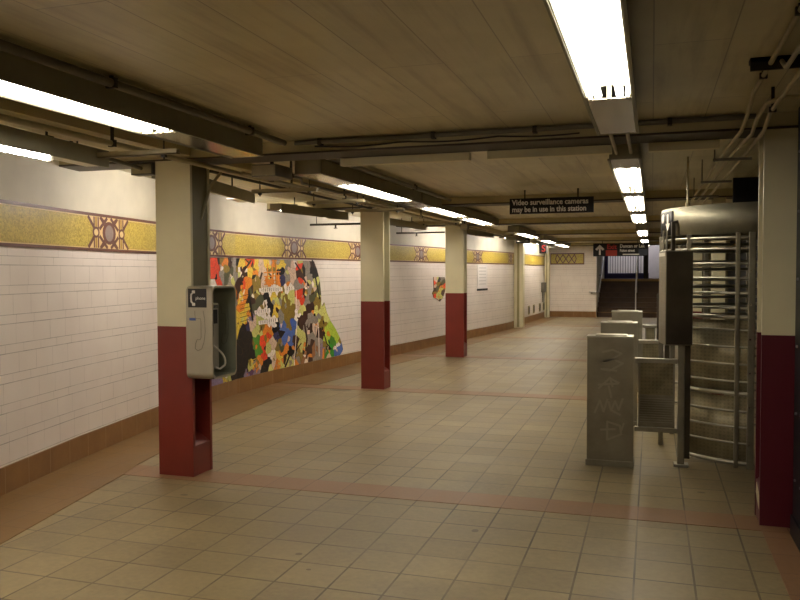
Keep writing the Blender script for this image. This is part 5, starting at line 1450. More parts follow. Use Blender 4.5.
(1,(2660,404,2599,384,2597,436)),
(1,(2594,372,2558,410,2559,434,2592,444,2596,436,2598,384)),
(1,(2489,472,2529,422,2501,390,2476,415,2459,455,2482,473)),
(1,(2557,410,2538,388,2504,386,2502,389,2531,421,2552,436,2558,434)),
(1,(2569,277,2530,321,2520,336,2587,350,2590,338,2589,269,2581,269)),
(6,(2828,417,2788,390,2785,454,2820,494,2826,489,2846,452)),
(6,(2695,394,2710,439,2747,443,2759,369,2750,365,2699,391)),
(6,(2828,415,2866,370,2819,336,2771,369,2788,388)),
(6,(2923,423,2904,389,2872,371,2868,371,2830,416,2847,451,2923,423)),
(6,(2783,453,2786,389,2770,370,2760,369,2748,444,2749,449)),
(6,(2819,495,2784,455,2749,451,2738,476,2756,505,2805,505,2813,503)),
(7,(2591,268,2592,337,2637,325,2643,272,2634,234)),
(7,(2647,346,2674,343,2678,320,2671,317,2647,336)),
(7,(2644,272,2638,326,2647,335,2671,317)),
(7,(2641,358,2646,346,2646,336,2637,327,2592,339,2588,351,2589,355,2594,363)),
(7,(2697,390,2674,344,2648,347,2643,359,2674,401,2674,401,2694,394)),
(7,(2642,359,2594,364,2595,371,2599,383,2660,403,2673,401)),
(2,(2502,367,2436,346,2423,353,2476,413,2500,388,2502,385)),
(2,(2457,454,2474,414,2421,354,2396,354,2370,454,2371,472)),
(2,(2504,385,2538,386,2586,356,2586,352,2519,338,2517,339,2513,342,2505,363,2504,366)),
(2,(2490,324,2464,315,2453,327,2504,363,2512,341)),
(2,(2503,363,2453,328,2436,346,2502,366)),
(2,(2517,337,2503,276,2500,274,2499,274,2491,323,2512,340)),
(1,(2424,238,2408,298,2444,283,2456,248,2449,223)),
(1,(2490,323,2499,274,2492,274,2463,305,2464,314)),
(1,(2434,345,2452,327,2462,315,2462,306,2444,285,2408,300,2382,324,2382,327,2396,352,2421,351)),
(1,(2451,223,2457,248,2492,273,2499,273,2499,273,2515,234,2463,193)),
(1,(2460,186,2309,183,2311,198,2335,229,2352,244,2422,236,2448,222,2460,193)),
(1,(2381,323,2407,298,2423,238,2352,246)),
(12,(2298,374,2323,333,2310,326,2270,326,2264,346,2292,377)),
(12,(2380,329,2351,336,2329,371,2337,417,2368,453,2394,353)),
(12,(2310,324,2333,231,2308,199,2255,290,2270,324)),
(3,(2324,333,2299,374,2328,370,2350,336)),
(12,(2335,417,2328,371,2298,375,2293,379,2292,390)),
(12,(2334,232,2312,324,2325,332,2351,334,2380,327,2380,323,2351,247)),
(6,(2206,300,2170,253,2146,315,2139,353,2144,369,2172,353)),
(5,(2304,183,2286,183,2151,184,2148,195,2171,250,2208,297,2253,288,2306,198)),
(6,(2143,369,2137,353,2094,287,2042,362,2135,382)),
(6,(2117,230,2145,313,2169,251,2145,196)),
(6,(2138,352,2145,314,2116,231,2093,255,2094,285)),
(6,(2208,300,2174,353,2225,364,2243,361,2262,345,2268,326,2253,291)),
(6,(2000,230,2020,260,2082,255,2012,221)),
(6,(2040,361,2092,286,2092,256,2083,257,2003,317,2017,365)),
(6,(2000,315,2019,260,1999,231,1948,250,1963,292)),
(7,(2082,256,2020,261,2002,315,2003,316,2083,256)),
(6,(2147,184,2028,185,2014,220,2083,254,2084,255,2093,253,2115,229,2144,195)),
(6,(2011,220,2025,185,1927,185,1938,242,1947,249,1999,230)),
(10,(2225,366,2221,394,2237,429,2253,410,2243,363)),
(10,(2368,455,2336,419,2293,392,2278,405,2318,490,2355,494,2356,493,2369,473)),
(10,(2221,458,2235,430,2220,395,2139,410,2139,441,2147,449)),
(10,(2292,378,2263,347,2244,363,2254,410,2276,403,2291,390)),
(10,(2316,490,2276,405,2253,412,2237,430,2223,458,2258,494)),
(6,(2139,409,2220,394,2224,365,2172,354,2144,370,2137,382)),
(5,(2516,234,2501,273,2504,275,2513,277,2568,275,2580,268,2531,232)),
(5,(2528,321,2513,278,2504,276,2517,337,2518,336)),
(5,(2659,191,2549,189,2533,231,2582,267,2590,266,2633,232,2658,194)),
(5,(2568,276,2513,277,2529,320)),
(5,(2463,305,2492,274,2456,248,2445,284)),
(5,(2530,230,2547,188,2464,186,2463,192,2515,232)),
(5,(2757,194,2662,192,2661,195,2700,275,2750,298,2752,294,2763,232)),
(5,(2746,349,2695,317,2679,320,2675,343,2698,390,2750,364)),
(11,(2753,295,2819,281,2765,233)),
(5,(2750,300,2700,277,2695,316,2746,348)),
(5,(2694,315,2699,276,2660,196,2635,233,2645,271,2671,316,2678,318)),
(5,(2836,303,2829,287,2819,283,2754,297,2752,301,2748,349,2752,363,2761,367,2771,367,2818,335)),
(7,(3128,1591,3129,1590,3150,1523,3143,1517,3127,1508,3093,1528)),
(7,(3208,1478,3190,1483,3145,1516,3152,1523,3165,1529,3196,1526,3226,1516)),
(7,(3129,1591,3165,1548,3164,1530,3151,1524)),
(7,(3185,1564,3195,1528,3165,1530,3166,1548,3174,1565,3174,1565)),
(7,(3131,1647,3132,1625,3128,1593,3093,1529,3061,1528,3079,1639)),
(7,(3077,1639,3059,1527,3025,1510,2993,1516,2976,1603,2980,1621,3074,1639)),
(0,(2962,1651,2990,1695,3026,1707,3046,1701,3073,1642,2979,1624)),
(0,(3027,1709,3026,1774,3056,1723,3046,1703)),
(10,(2899,1777,2995,1776,2989,1696,2960,1652,2944,1662)),
(0,(3131,1650,3079,1642,3076,1642,3049,1702,3058,1722,3195,1745,3193,1737,3161,1674)),
(12,(2997,1777,3025,1777,3026,1774,3026,1709,2990,1697)),
(5,(3027,1777,3203,1776,3194,1747,3057,1724,3028,1774)),
(6,(3268,1549,3197,1573,3191,1587,3164,1671,3263,1561)),
(6,(3196,1736,3268,1655,3263,1563,3164,1673,3163,1674)),
(3,(3162,1672,3162,1672,3190,1588,3174,1567,3173,1567,3133,1626,3132,1648)),
(6,(3227,1517,3197,1527,3186,1564,3197,1572,3269,1548,3271,1544)),
(6,(3133,1625,3173,1566,3165,1549,3129,1592,3129,1592)),
(6,(3196,1572,3185,1565,3174,1566,3191,1586)),
(0,(3140,1408,3098,1435,3132,1475,3163,1440)),
(0,(3164,1440,3133,1476,3133,1481,3190,1482,3208,1477,3207,1457,3200,1446)),
(0,(3144,1516,3189,1483,3132,1482,3129,1489,3128,1506)),
(11,(3145,1355,3141,1407,3164,1438,3201,1443,3223,1382,3222,1362,3205,1353,3189,1351)),
(0,(3058,1460,3128,1488,3131,1481,3131,1475,3097,1436,3080,1434,3063,1449)),
(0,(3092,1526,3126,1506,3128,1489,3058,1461,3026,1508,3061,1525)),
(11,(3032,1421,3038,1365,3040,1331,2970,1327,3015,1421)),
(11,(3025,1507,3056,1460,3061,1449,3053,1442,3032,1423,3015,1424,2966,1487,2993,1512)),
(11,(3054,1440,3038,1366,3033,1422)),
(11,(3041,1331,3039,1365,3054,1439,3062,1446,3079,1432,3069,1343,3050,1333,3043,1331)),
(11,(2964,1485,3013,1422,2968,1327,2934,1321,2895,1361,2890,1399,2940,1470)),
(11,(3098,1434,3139,1407,3143,1355,3134,1350,3070,1343,3081,1432)),
(0,(3108,1272,3088,1238,3047,1313,3043,1329,3051,1331)),
(0,(3188,1349,3174,1259,3156,1255,3145,1269,3135,1348,3144,1352)),
(0,(3050,1189,3047,1311,3088,1236,3090,1205,3067,1188)),
(0,(3091,1205,3090,1236,3110,1270,3144,1267,3155,1254,3145,1228,3121,1210)),
(0,(3134,1348,3144,1269,3109,1272,3052,1331,3070,1341)),
(0,(3041,1328,3045,1312,3048,1191,3042,1190,3021,1194,2944,1241,2939,1253,2935,1298,2936,1317,2970,1324,3039,1328)),
(0,(3146,1226,3167,1210,3185,1191,3204,1121,3201,1114,3199,1113,3122,1208)),
(0,(3205,1121,3186,1192,3199,1210,3218,1216,3247,1182,3244,1169)),
(0,(3167,1212,3192,1220,3198,1210,3185,1193)),
(11,(3192,1255,3192,1221,3167,1212,3146,1228,3157,1254,3174,1257)),
(0,(3121,1207,3197,1113,3159,1094,3117,1101,3069,1185,3091,1202)),
(0,(3218,1217,3198,1211,3193,1221,3193,1255,3198,1256,3213,1248)),
(7,(3266,1321,3242,1283,3215,1292,3206,1351,3224,1360,3247,1352,3259,1339)),
(5,(3243,1279,3315,1254,3301,1238,3283,1230,3237,1250)),
(7,(3214,1291,3197,1257,3193,1257,3175,1259,3189,1349,3205,1350)),
(7,(3215,1291,3241,1282,3242,1280,3236,1251,3214,1249,3198,1257)),
(1,(3315,1255,3243,1280,3243,1282,3267,1319,3320,1260)),
(7,(3248,1184,3219,1217,3214,1247,3236,1250,3282,1229)),
(12,(3314,1406,3288,1379,3248,1354,3225,1362,3226,1382,3285,1443,3317,1455)),
(10,(3288,1378,3329,1346,3327,1340,3260,1340,3249,1353)),
(12,(3317,1457,3285,1446,3209,1457,3211,1477,3228,1516,3273,1542,3306,1535,3325,1480,3322,1463)),
(1,(3208,1456,3284,1444,3224,1383,3202,1445)),
(12,(3330,1388,3383,1379,3383,1363,3376,1358,3336,1352)),
(7,(3383,1380,3330,1390,3316,1407,3319,1455,3324,1461,3395,1404)),
(12,(3089,1085,3047,1091,3027,1107,3043,1186,3050,1187,3067,1185,3115,1101)),
(12,(2972,1112,2997,1104,3004,1045,2987,1045,2957,1053,2951,1110)),
(12,(2973,1114,3021,1191,3042,1186,3025,1107,2998,1105)),
(12,(3020,1191,2972,1114,2950,1112,2920,1131,2943,1238)),
(12,(3046,1089,3014,1042,3008,1043,3005,1045,2998,1103,3025,1105)),
(12,(3070,1029,3029,1025,3015,1041,3047,1088,3089,1083,3079,1049)),
(5,(3093,991,3117,1024,3156,1051,3161,1021,3121,970,3094,988)),
(5,(3092,988,3046,966,3022,985,3029,1023,3070,1028,3091,991)),
(5,(3284,1007,3193,997,3163,1022,3159,1052,3161,1092,3199,1110,3202,1111,3260,1069)),
(5,(3192,994,3179,944,3171,941,3132,949,3128,952,3122,969,3162,1020)),
(5,(3156,1053,3117,1026,3080,1049,3091,1084,3117,1099,3159,1092)),
(5,(3080,1048,3116,1024,3092,992,3071,1028)),
(10,(3045,964,3049,903,3044,893,3040,890,2975,971,3021,983)),
(10,(2973,970,3039,890,3015,863,3002,856,2993,857,2925,889,2908,907,2947,967,2973,970)),
(10,(2986,1043,2975,981,2973,973,2947,970,2929,1020,2957,1051)),
(10,(3126,951,3050,904,3047,965,3093,987,3120,968)),
(10,(3008,1042,2976,981,2987,1044,3005,1043)),
(10,(2974,972,2976,980,3008,1041,3013,1040,3027,1023,3020,985,2974,972)),
(7,(3189,939,3208,906,3210,888,3174,878,3172,940,3180,942)),
(7,(3281,856,3213,888,3211,906,3315,954,3327,956,3328,956,3326,882)),
(7,(3326,958,3314,956,3191,941,3181,944,3194,994,3286,1005)),
(7,(3170,939,3173,877,3149,845,3141,849,3128,863,3132,946)),
(7,(3192,790,3151,844,3175,876,3211,886,3279,854,3249,818)),
(7,(3314,955,3210,906,3191,940)),
(7,(3139,848,3100,820,3074,820,3017,861,3042,888,3045,891,3126,862)),
(7,(3131,947,3126,863,3046,892,3050,902,3127,950)),
(7,(3130,715,3117,729,3101,774,3102,818,3141,845,3149,842,3190,788,3178,738,3169,719)),
(6,(3016,860,3073,819,3071,799,3048,782,3016,802,3004,853)),
(7,(3101,819,3099,775,3073,799,3074,819)),
(7,(3072,798,3099,774,3115,729,3067,756,3057,767,3049,780)),
(11,(3250,816,3277,778,3278,775,3280,755,3272,738,3181,738,3193,788)),
(11,(3315,761,3280,775,3278,778,3317,779)),
(11,(3317,692,3274,737,3282,754,3325,738,3333,728,3326,707)),
(11,(3346,857,3341,833,3318,781,3279,779,3252,818,3282,853,3327,880,3337,868)),
(11,(3419,805,3381,747,3343,736,3343,832,3348,856)),
(11,(3272,736,3315,691,3306,653,3260,662,3183,704,3172,717,3181,736)),
(5,(3121,707,3025,719,3021,733,3067,755,3115,728,3129,713)),
(5,(3118,701,3004,677,3024,719,3121,706)),
(5,(2983,652,3004,676,3117,700,3070,594)),
(5,(2997,758,3010,744,3018,733,3022,719,3002,677,2981,654,2934,658,2949,728,2956,747)),
(12,(3066,755,3020,734,3012,745,3056,767)),
(5,(3015,800,3047,780,3056,767,3011,746,2998,759)),
(5,(3181,697,3213,583,3164,604)),
(5,(3222,531,3217,579,3312,604,3322,526,3319,504,3292,507)),
(5,(3180,703,3179,697,3162,605,3099,576,3074,590,3073,594,3119,700,3123,705,3130,711,3169,716)),
(5,(3311,606,3216,581,3216,582,3260,660,3307,651,3314,640)),
(5,(3259,660,3215,583,3213,584,3182,697,3182,703)),
(5,(3100,573,3164,602,3212,582,3214,580,3214,580,3219,531,3210,527,3112,559)),
(5,(3132,497,3118,458,3086,473,3115,520)),
(5,(3098,416,3063,451,3061,465,3085,472,3117,457,3132,438)),
(5,(3155,372,3097,378,3099,415,3134,437,3161,432,3164,416)),
(5,(3180,471,3133,498,3116,521,3111,558,3209,526)),
(5,(3134,438,3119,458,3133,496,3180,470,3181,460,3179,457,3161,433)),
(5,(3109,558,3114,521,3085,474,3060,467,3015,505,3013,513,3073,586,3097,572)),
(3,(3066,318,3037,336,3021,356,3024,382,3038,409,3039,409,3085,370)),
(3,(3014,503,3059,465,3061,451,3039,411,3038,411,2978,436)),
(3,(3036,336,2959,318,2968,377,3020,355)),
(3,(3086,371,3040,410,3063,450,3098,414,3095,378)),
(3,(3037,410,3023,383,2962,425,2978,435)),
(3,(3068,317,3088,369,3097,376,3154,370,3182,331,3180,324,3100,223)),
(5,(3233,449,3234,446,3232,409,3181,456,3182,460)),
(1,(3290,505,3234,450,3182,461,3182,470,3211,525,3220,529)),
(5,(3236,445,3288,412,3278,386,3241,391,3234,408)),
(6,(3166,415,3231,386,3193,337,3184,332,3156,371)),
(5,(3289,414,3236,446,3235,450,3292,505,3319,501,3331,485)),
(1,(3181,455,3232,408,3240,391,3232,387,3166,416,3163,432)),
(7,(2994,520,2932,505,2905,541,2923,598)),
(7,(2922,599,2904,542,2893,536,2847,558,2875,646,2884,652,2910,646)),
(7,(3070,588,3011,515,2995,522,2925,599,2913,646,2934,655,2981,650,3069,592)),
(7,(2925,425,2921,476,2933,503,2994,518,3010,511,3012,503,2977,437,2961,427,2948,419,2926,424)),
(1,(2876,508,2919,477,2923,425,2847,453,2828,490)),
(7,(2904,540,2931,504,2920,478,2877,509,2893,533)),
(11,(2966,377,2958,318,2948,303,2934,303,2919,338,2906,387,2925,421,2947,417)),
(11,(2962,425,3022,382,3020,356,2968,378,2948,417)),
(12,(2885,296,2880,347,2918,337,2933,301,2917,294,2895,294,2887,295)),
(11,(3096,203,3053,202,2951,300,2960,315,3037,333,3066,316,3098,222)),
(11,(2872,369,2879,348,2884,297,2838,303,2820,335,2867,369)),
(11,(2904,387,2918,338,2880,349,2873,370)),
(5,(2886,294,2866,226,2841,241,2831,286,2838,301,2884,295)),
(10,(2926,198,2893,197,2895,292,2917,292)),
(5,(2894,292,2893,197,2889,197,2867,225,2887,294)),
(11,(2840,240,2770,194,2759,194,2765,232,2819,281,2829,285)),
(1,(3051,201,2927,198,2919,293,2934,300,2949,300)),
(5,(2888,196,2771,193,2841,239,2866,224)),
(7,(3284,376,3348,370,3385,334,3328,318,3323,318,3289,341)),
(7,(3356,473,3348,372,3284,378,3279,387,3290,412,3332,484)),
(7,(3322,317,3303,253,3284,265,3270,313,3272,324,3288,340)),
(1,(3470,266,3347,285,3330,317,3387,333,3457,318)),
(7,(3457,320,3387,335,3351,372,3358,472,3398,462,3456,429,3468,364)),
(7,(3479,203,3336,202,3332,210,3347,283,3471,264,3477,243)),
(15,(3232,287,3269,313,3283,264,3242,264)),
(15,(3287,342,3271,326,3195,337,3233,386,3241,390,3278,385,3283,376)),
(10,(3268,314,3231,288,3183,324,3185,331,3194,336,3270,325)),
(15,(3181,321,3230,286,3239,263,3201,202,3102,202,3100,202,3102,221)),
(10,(3332,202,3204,202,3242,263,3284,263,3303,251,3329,210)),
(12,(3328,316,3345,284,3330,211,3304,252,3323,316)),
(11,(3440,560,3424,545,3388,566,3408,601,3426,590)),
(7,(3400,465,3426,543,3441,558,3549,525,3547,520,3504,471,3458,432)),
(11,(3532,629,3427,591,3409,603,3392,636,3397,641,3491,670,3526,638)),
(11,(3550,527,3442,560,3428,590,3533,628,3586,576)),
(11,(3386,565,3423,544,3396,465,3357,475,3333,486,3321,503,3325,525)),
(11,(3389,635,3406,602,3386,567,3324,527,3314,606,3317,640)),
(7,(3381,745,3400,710,3394,699,3328,707,3334,728,3343,734)),
(7,(3396,642,3396,698,3402,709,3478,707,3490,672)),
(7,(3280,775,3315,760,3325,739,3281,755)),
(12,(3318,690,3327,705,3393,698,3394,642,3389,637,3317,642,3309,652)),
(7,(3315,760,3318,779,3342,831,3342,735,3334,729,3326,739)),
(7,(3478,709,3402,711,3383,746,3421,804,3480,793)),
(11,(3413,1626,3339,1642,3333,1669,3345,1699,3411,1647)),
(11,(3265,1561,3270,1653,3290,1646,3315,1619,3318,1549,3306,1537,3273,1545,3270,1549)),
(11,(3339,1641,3413,1625,3415,1620,3406,1588,3320,1549,3318,1620)),
(11,(3291,1648,3331,1669,3337,1642,3316,1621)),
(11,(3208,1774,3316,1773,3342,1701,3330,1671,3290,1650,3270,1657,3198,1738,3199,1746)),
(11,(3319,1773,3394,1773,3415,1750,3434,1699,3433,1692,3412,1649,3345,1701)),
(11,(3443,1540,3433,1469,3403,1482,3421,1564)),
(5,(3397,1405,3325,1462,3328,1479,3402,1480,3433,1467,3462,1441,3459,1423)),
(11,(3447,1538,3479,1455,3464,1442,3434,1468,3444,1539)),
(11,(3416,1578,3490,1571,3492,1561,3484,1529,3447,1540,3444,1541,3422,1565)),
(11,(3406,1586,3414,1578,3420,1565,3401,1483,3327,1482,3309,1536,3320,1547)),
(11,(3480,1455,3448,1538,3485,1528,3521,1493,3501,1471)),
(7,(3417,1751,3492,1747,3511,1730,3436,1699)),
(7,(3490,1773,3547,1772,3563,1752,3517,1729,3512,1731,3493,1747)),
(6,(3435,1690,3498,1678,3476,1629,3417,1621,3415,1626,3413,1647)),
(7,(3564,1751,3609,1690,3550,1659,3515,1688,3518,1728)),
(7,(3513,1688,3499,1679,3436,1691,3436,1699,3511,1730,3516,1728)),
(7,(3396,1774,3488,1773,3491,1748,3416,1752)),
(6,(3574,1514,3562,1526,3512,1586,3516,1611,3543,1622,3672,1531,3622,1517)),
(6,(3611,1687,3651,1634,3703,1534,3700,1533,3674,1532,3545,1623,3552,1656)),
(6,(3477,1628,3513,1612,3509,1587,3490,1572,3416,1579,3409,1587,3418,1619)),
(6,(3494,1560,3561,1525,3573,1513,3523,1494,3486,1528)),
(6,(3560,1526,3493,1561,3492,1571,3511,1586)),
(6,(3514,1614,3478,1629,3500,1678,3514,1686,3549,1658,3542,1624)),
(11,(3353,1267,3376,1356,3383,1362,3418,1333,3374,1261)),
(11,(3375,1357,3352,1267,3349,1268,3329,1339,3331,1345,3336,1351)),
(11,(3469,1345,3420,1335,3385,1363,3385,1379,3398,1403,3460,1420,3492,1360)),
(11,(3315,1405,3329,1389,3335,1352,3330,1346,3289,1378)),
(11,(3469,1342,3441,1263,3432,1251,3425,1245,3385,1251,3375,1260,3420,1332)),
(3,(3260,1339,3328,1339,3348,1267,3321,1261,3268,1320)),
(13,(3450,1214,3516,1238,3509,1135,3488,1134,3482,1136)),
(7,(3526,1257,3434,1251,3444,1263,3538,1297,3543,1292,3543,1272)),
(13,(3510,1136,3517,1238,3527,1255,3544,1270,3591,1208,3551,1152,3513,1135)),
(13,(3424,1122,3378,1181,3385,1249,3425,1242,3448,1215,3480,1136)),
(13,(3433,1250,3525,1256,3515,1240,3450,1216,3426,1244)),
(3,(3538,1299,3443,1264,3471,1343,3494,1359,3509,1353)),
(11,(3318,1111,3288,1160,3307,1168,3333,1156,3333,1117)),
(11,(3334,1116,3335,1156,3345,1169,3376,1180,3423,1120,3416,1114,3406,1110,3335,1116)),
(11,(3383,1250,3375,1183,3344,1172,3309,1219,3303,1238,3317,1254,3322,1259,3349,1265,3352,1265,3373,1259)),
(11,(3307,1169,3309,1217,3344,1170,3334,1157)),
(11,(3286,1160,3316,1111,3261,1071,3203,1112,3206,1120,3245,1167)),
(11,(3301,1236,3308,1217,3306,1169,3287,1162,3246,1169,3249,1183,3284,1229)),
(7,(3347,962,3423,1064,3462,1002,3448,987,3412,966)),
(7,(3422,1065,3346,963,3332,960,3360,1039,3406,1108,3416,1111)),
(7,(3333,1114,3334,1113,3358,1038,3330,960,3328,960,3328,960,3288,1007,3263,1068,3318,1108)),
(7,(3406,1109,3359,1040,3335,1115)),
(7,(3554,1063,3547,1011,3538,1007,3474,1009,3489,1131,3510,1132,3512,1131)),
(7,(3487,1132,3473,1009,3463,1004,3424,1066,3418,1112,3425,1119,3481,1133)),
(5,(3565,1420,3602,1391,3599,1375,3522,1361,3557,1415)),
(5,(3700,1530,3604,1394,3567,1423,3624,1515,3674,1529)),
(10,(3502,1469,3555,1416,3520,1362,3509,1355,3494,1361,3462,1421,3465,1439,3480,1453)),
(5,(3704,1529,3731,1474,3733,1467,3638,1345,3636,1345,3602,1376,3605,1392,3701,1529)),
(12,(3522,1360,3599,1373,3633,1342,3575,1300,3544,1293,3540,1299,3511,1353)),
(5,(3622,1515,3565,1423,3556,1417,3503,1470,3523,1493,3574,1512)),
(13,(3654,1325,3665,1279,3633,1268,3630,1274,3651,1326)),
(13,(3734,1465,3767,1308,3655,1326,3652,1328,3639,1343)),
(13,(3576,1298,3628,1273,3631,1267,3631,1214,3593,1210,3546,1272,3545,1291)),
(13,(3651,1327,3629,1275,3577,1300,3635,1342,3637,1342)),
(13,(3768,1306,3773,1283,3777,1221,3668,1279,3657,1324)),
(5,(3776,1220,3777,1206,3674,1199,3634,1213,3634,1266,3667,1277)),
(3,(3781,1155,3782,1142,3762,1112,3665,1058,3646,1084,3672,1112)),
(3,(3778,1205,3781,1157,3672,1114,3655,1158,3674,1197)),
(3,(3653,1157,3670,1112,3644,1084,3638,1087,3620,1121)),
(3,(3672,1197,3652,1159,3620,1123,3553,1151,3594,1208,3632,1212)),
(3,(3665,1056,3762,1110,3744,1023,3686,990,3668,1016)),
(3,(3552,1149,3618,1121,3636,1086,3576,1066,3556,1064,3514,1132)),
(11,(3483,797,3462,889,3463,896,3532,904,3505,804,3496,800)),
(11,(3411,964,3450,922,3460,898,3459,891,3340,871,3329,882,3330,956,3332,957,3346,960)),
(11,(3341,868,3460,889,3481,797,3480,796,3421,806,3350,857)),
(1,(3538,1005,3526,945,3521,929,3521,929,3451,986,3464,1001,3474,1006)),
(11,(3532,906,3463,898,3453,921,3521,928,3521,928,3533,906)),
(11,(3449,985,3520,929,3452,922,3413,964)),
(12,(3574,779,3590,754,3601,733,3567,717,3498,798,3507,802,3536,801)),
(1,(3618,788,3636,768,3592,754,3576,779)),
(12,(3691,731,3637,769,3620,788,3640,812,3671,809,3691,789)),
(12,(3603,732,3593,753,3637,767,3690,729,3691,727,3649,703)),
(12,(3529,639,3568,714,3601,730,3647,701,3595,579,3588,578,3535,630)),
(12,(3496,797,3566,716,3527,641,3492,673,3480,708,3482,793,3484,794)),
(11,(3608,873,3671,852,3670,811,3639,814,3602,849)),
(11,(3759,840,3689,868,3681,950,3684,952,3790,893,3790,893,3770,847,3767,843)),
(11,(3600,848,3638,813,3618,789,3576,780,3537,802)),
(11,(3679,950,3686,868,3672,854,3609,875,3605,903,3675,949)),
(11,(3599,850,3536,804,3507,805,3534,905,3534,905,3591,906,3602,902,3606,874)),
(5,(3688,867,3758,838,3741,821,3692,790,3672,810,3673,852)),
(15,(3505,468,3580,400,3521,365,3471,364,3459,430)),
(15,(3523,365,3582,399,3592,398,3610,373,3606,353,3595,349)),
(15,(3658,395,3651,322,3645,323,3607,352,3612,372)),
(15,(3593,347,3579,293,3480,246,3474,266,3460,318,3471,362,3521,363)),
(15,(3550,518,3604,438,3592,400,3582,401,3506,469)),
(15,(3658,396,3612,373,3593,399,3606,437,3644,422,3656,409,3658,397)),
(11,(3660,540,3755,450,3736,435,3715,436,3700,443,3669,497)),
(11,(3714,435,3696,378,3660,397,3657,409,3700,441)),
(11,(3697,378,3715,434,3736,433,3744,390,3722,366,3698,377)),
(11,(3651,557,3658,541,3667,498,3644,425,3606,440,3551,520,3553,526,3589,574,3596,575)),
(11,(3818,464,3756,451,3661,541,3655,557,3667,560,3756,547,3827,505,3835,490)),
(11,(3699,442,3657,410,3645,423,3668,496)),
(7,(3807,651,3803,635,3785,623,3727,639,3730,711,3755,712,3781,702,3801,672)),
(7,(3727,710,3724,638,3665,563,3653,561,3598,579,3650,701,3692,724)),
(7,(3758,549,3786,621,3804,633,3854,574,3829,507)),
(1,(3893,639,3809,651,3803,672,3882,687)),
(7,(3855,575,3805,634,3809,650,3893,638,3913,614)),
(7,(3666,562,3726,637,3784,621,3756,549)),
(5,(3674,951,3572,986,3556,1005,3638,1017,3667,1014,3684,988,3684,969,3681,955,3678,952)),
(5,(3570,985,3673,950,3603,904,3592,908,3576,953)),
(6,(3522,928,3528,944,3574,952,3590,908,3534,907)),
(5,(3569,986,3574,954,3528,946,3539,1005,3548,1009,3554,1005)),
(5,(3576,1064,3636,1019,3554,1007,3548,1010,3556,1062)),
(5,(3666,1016,3637,1019,3578,1064,3638,1085,3643,1082,3663,1056)),
(9,(3794,205,3770,205,3760,226,3747,313,3773,346,3823,374)),
(9,(3824,377,3774,349,3773,388,3819,400,3824,388,3826,382)),
(9,(3826,388,3900,394,3890,359,3863,358,3828,382)),
(9,(3818,401,3772,389,3746,391,3738,434,3757,449,3818,462)),
(9,(3771,387,3772,348,3747,315,3723,365,3745,389)),
(1,(3862,356,3862,206,3795,206,3824,375,3827,380)),
(11,(3767,205,3716,205,3614,285,3611,288,3646,321,3652,320,3658,317,3757,225)),
(11,(3697,376,3658,320,3652,322,3659,395,3659,396,3695,377)),
(11,(3758,227,3659,318,3698,375,3722,364,3746,314)),
(11,(3715,204,3608,203,3613,284)),
(11,(3608,288,3611,284,3605,204,3484,203,3482,244,3581,291)),
(11,(3644,322,3609,290,3582,293,3595,347,3606,351)),
(5,(3928,1030,3957,967,3888,927,3805,993,3805,1001,3813,1008)),
(5,(3745,1022,3802,1001,3802,993,3794,976,3686,969,3687,989)),
(5,(3784,1140,3788,1074,3802,1065,3810,1010,3803,1003,3746,1024,3764,1111)),
(5,(3686,968,3793,974,3790,895,3684,954)),
(5,(3804,992,3887,925,3859,898,3854,896,3793,894,3792,894,3796,974)),
(5,(3791,1149,3803,1066,3829,1050,3890,1110,3927,1033,3812,1010,3791,1149)),
(5,(3899,793,3912,846,3938,843,3938,800)),
(5,(3861,896,3911,846,3898,794,3886,787,3864,827,3856,893)),
(7,(3847,766,3826,816,3864,825,3886,786,3872,754,3865,754)),
(5,(3960,855,3964,792,3938,800,3938,843)),
(5,(4009,904,4087,817,4016,773,4003,771,3966,792,3962,855)),
(5,(3959,965,3965,952,4007,906,3960,857,3938,845,3912,848,3862,897,3890,924)),
(3,(3755,714,3765,743,3793,786,3846,765,3864,753,3782,704)),
(3,(3792,787,3764,744,3743,820,3760,838,3767,840)),
(3,(3854,894,3863,828,3824,818,3772,846,3792,892)),
(3,(3882,688,3803,673,3783,703,3865,752,3871,752,3892,729)),
(3,(3772,845,3824,817,3846,767,3793,788,3768,841)),
(3,(3741,818,3763,743,3753,714,3729,713,3693,727,3693,730,3693,788)),
(17,(4015,770,4027,712,3980,658,3950,719,4003,768)),
(17,(4022,639,4035,705,4083,672,4039,638)),
(17,(3895,639,3885,687,3894,727,3948,717,3978,656,3981,639,3955,608,3915,615)),
(3,(3888,785,3899,792,3938,798,3964,790,4001,769,3948,720,3894,730,3873,753)),
(17,(4034,705,4021,639,3984,639,3980,657,4027,711)),
(17,(4089,815,4105,797,4119,785,4096,678,4083,674,4036,707,4029,713,4018,771)),
(17,(4169,644,4155,589,4122,561,4109,557,4109,666)),
(1,(4038,636,4101,555,4099,551,4007,559,3969,576,3957,607,3984,637,4021,637)),
(17,(4255,678,4284,654,4316,622,4315,621,4260,567,4158,589,4173,644)),
(17,(4108,667,4107,558,4103,555,4040,637,4084,671,4097,675)),
(17,(4122,784,4252,679,4170,646,4109,668,4098,677)),
(17,(4236,512,4124,560,4157,588,4258,565)),
(4,(4122,437,4054,477,4052,479,4052,491,4101,533,4130,483,4131,480)),
(4,(4132,479,4184,457,4182,429,4164,411,4137,420,4124,432,4124,436)),
(4,(4036,433,4073,432,4103,424,4089,407,4049,390,4022,401)),
(4,(4074,433,4054,476,4122,436,4122,432,4104,425)),
(4,(4050,479,4030,451,4007,461,3998,491,4021,500,4050,491)),
(4,(4122,559,4235,511,4235,503,4132,484,4102,534,4102,549,4105,553,4109,555)),
(4,(4231,414,4189,407,4167,409,4166,410,4184,429,4248,452)),
(4,(4246,482,4185,458,4133,480,4133,483,4237,502)),
(4,(4248,453,4184,430,4186,457,4247,481,4259,465)),
(4,(4189,406,4229,380,4187,355,4167,408)),
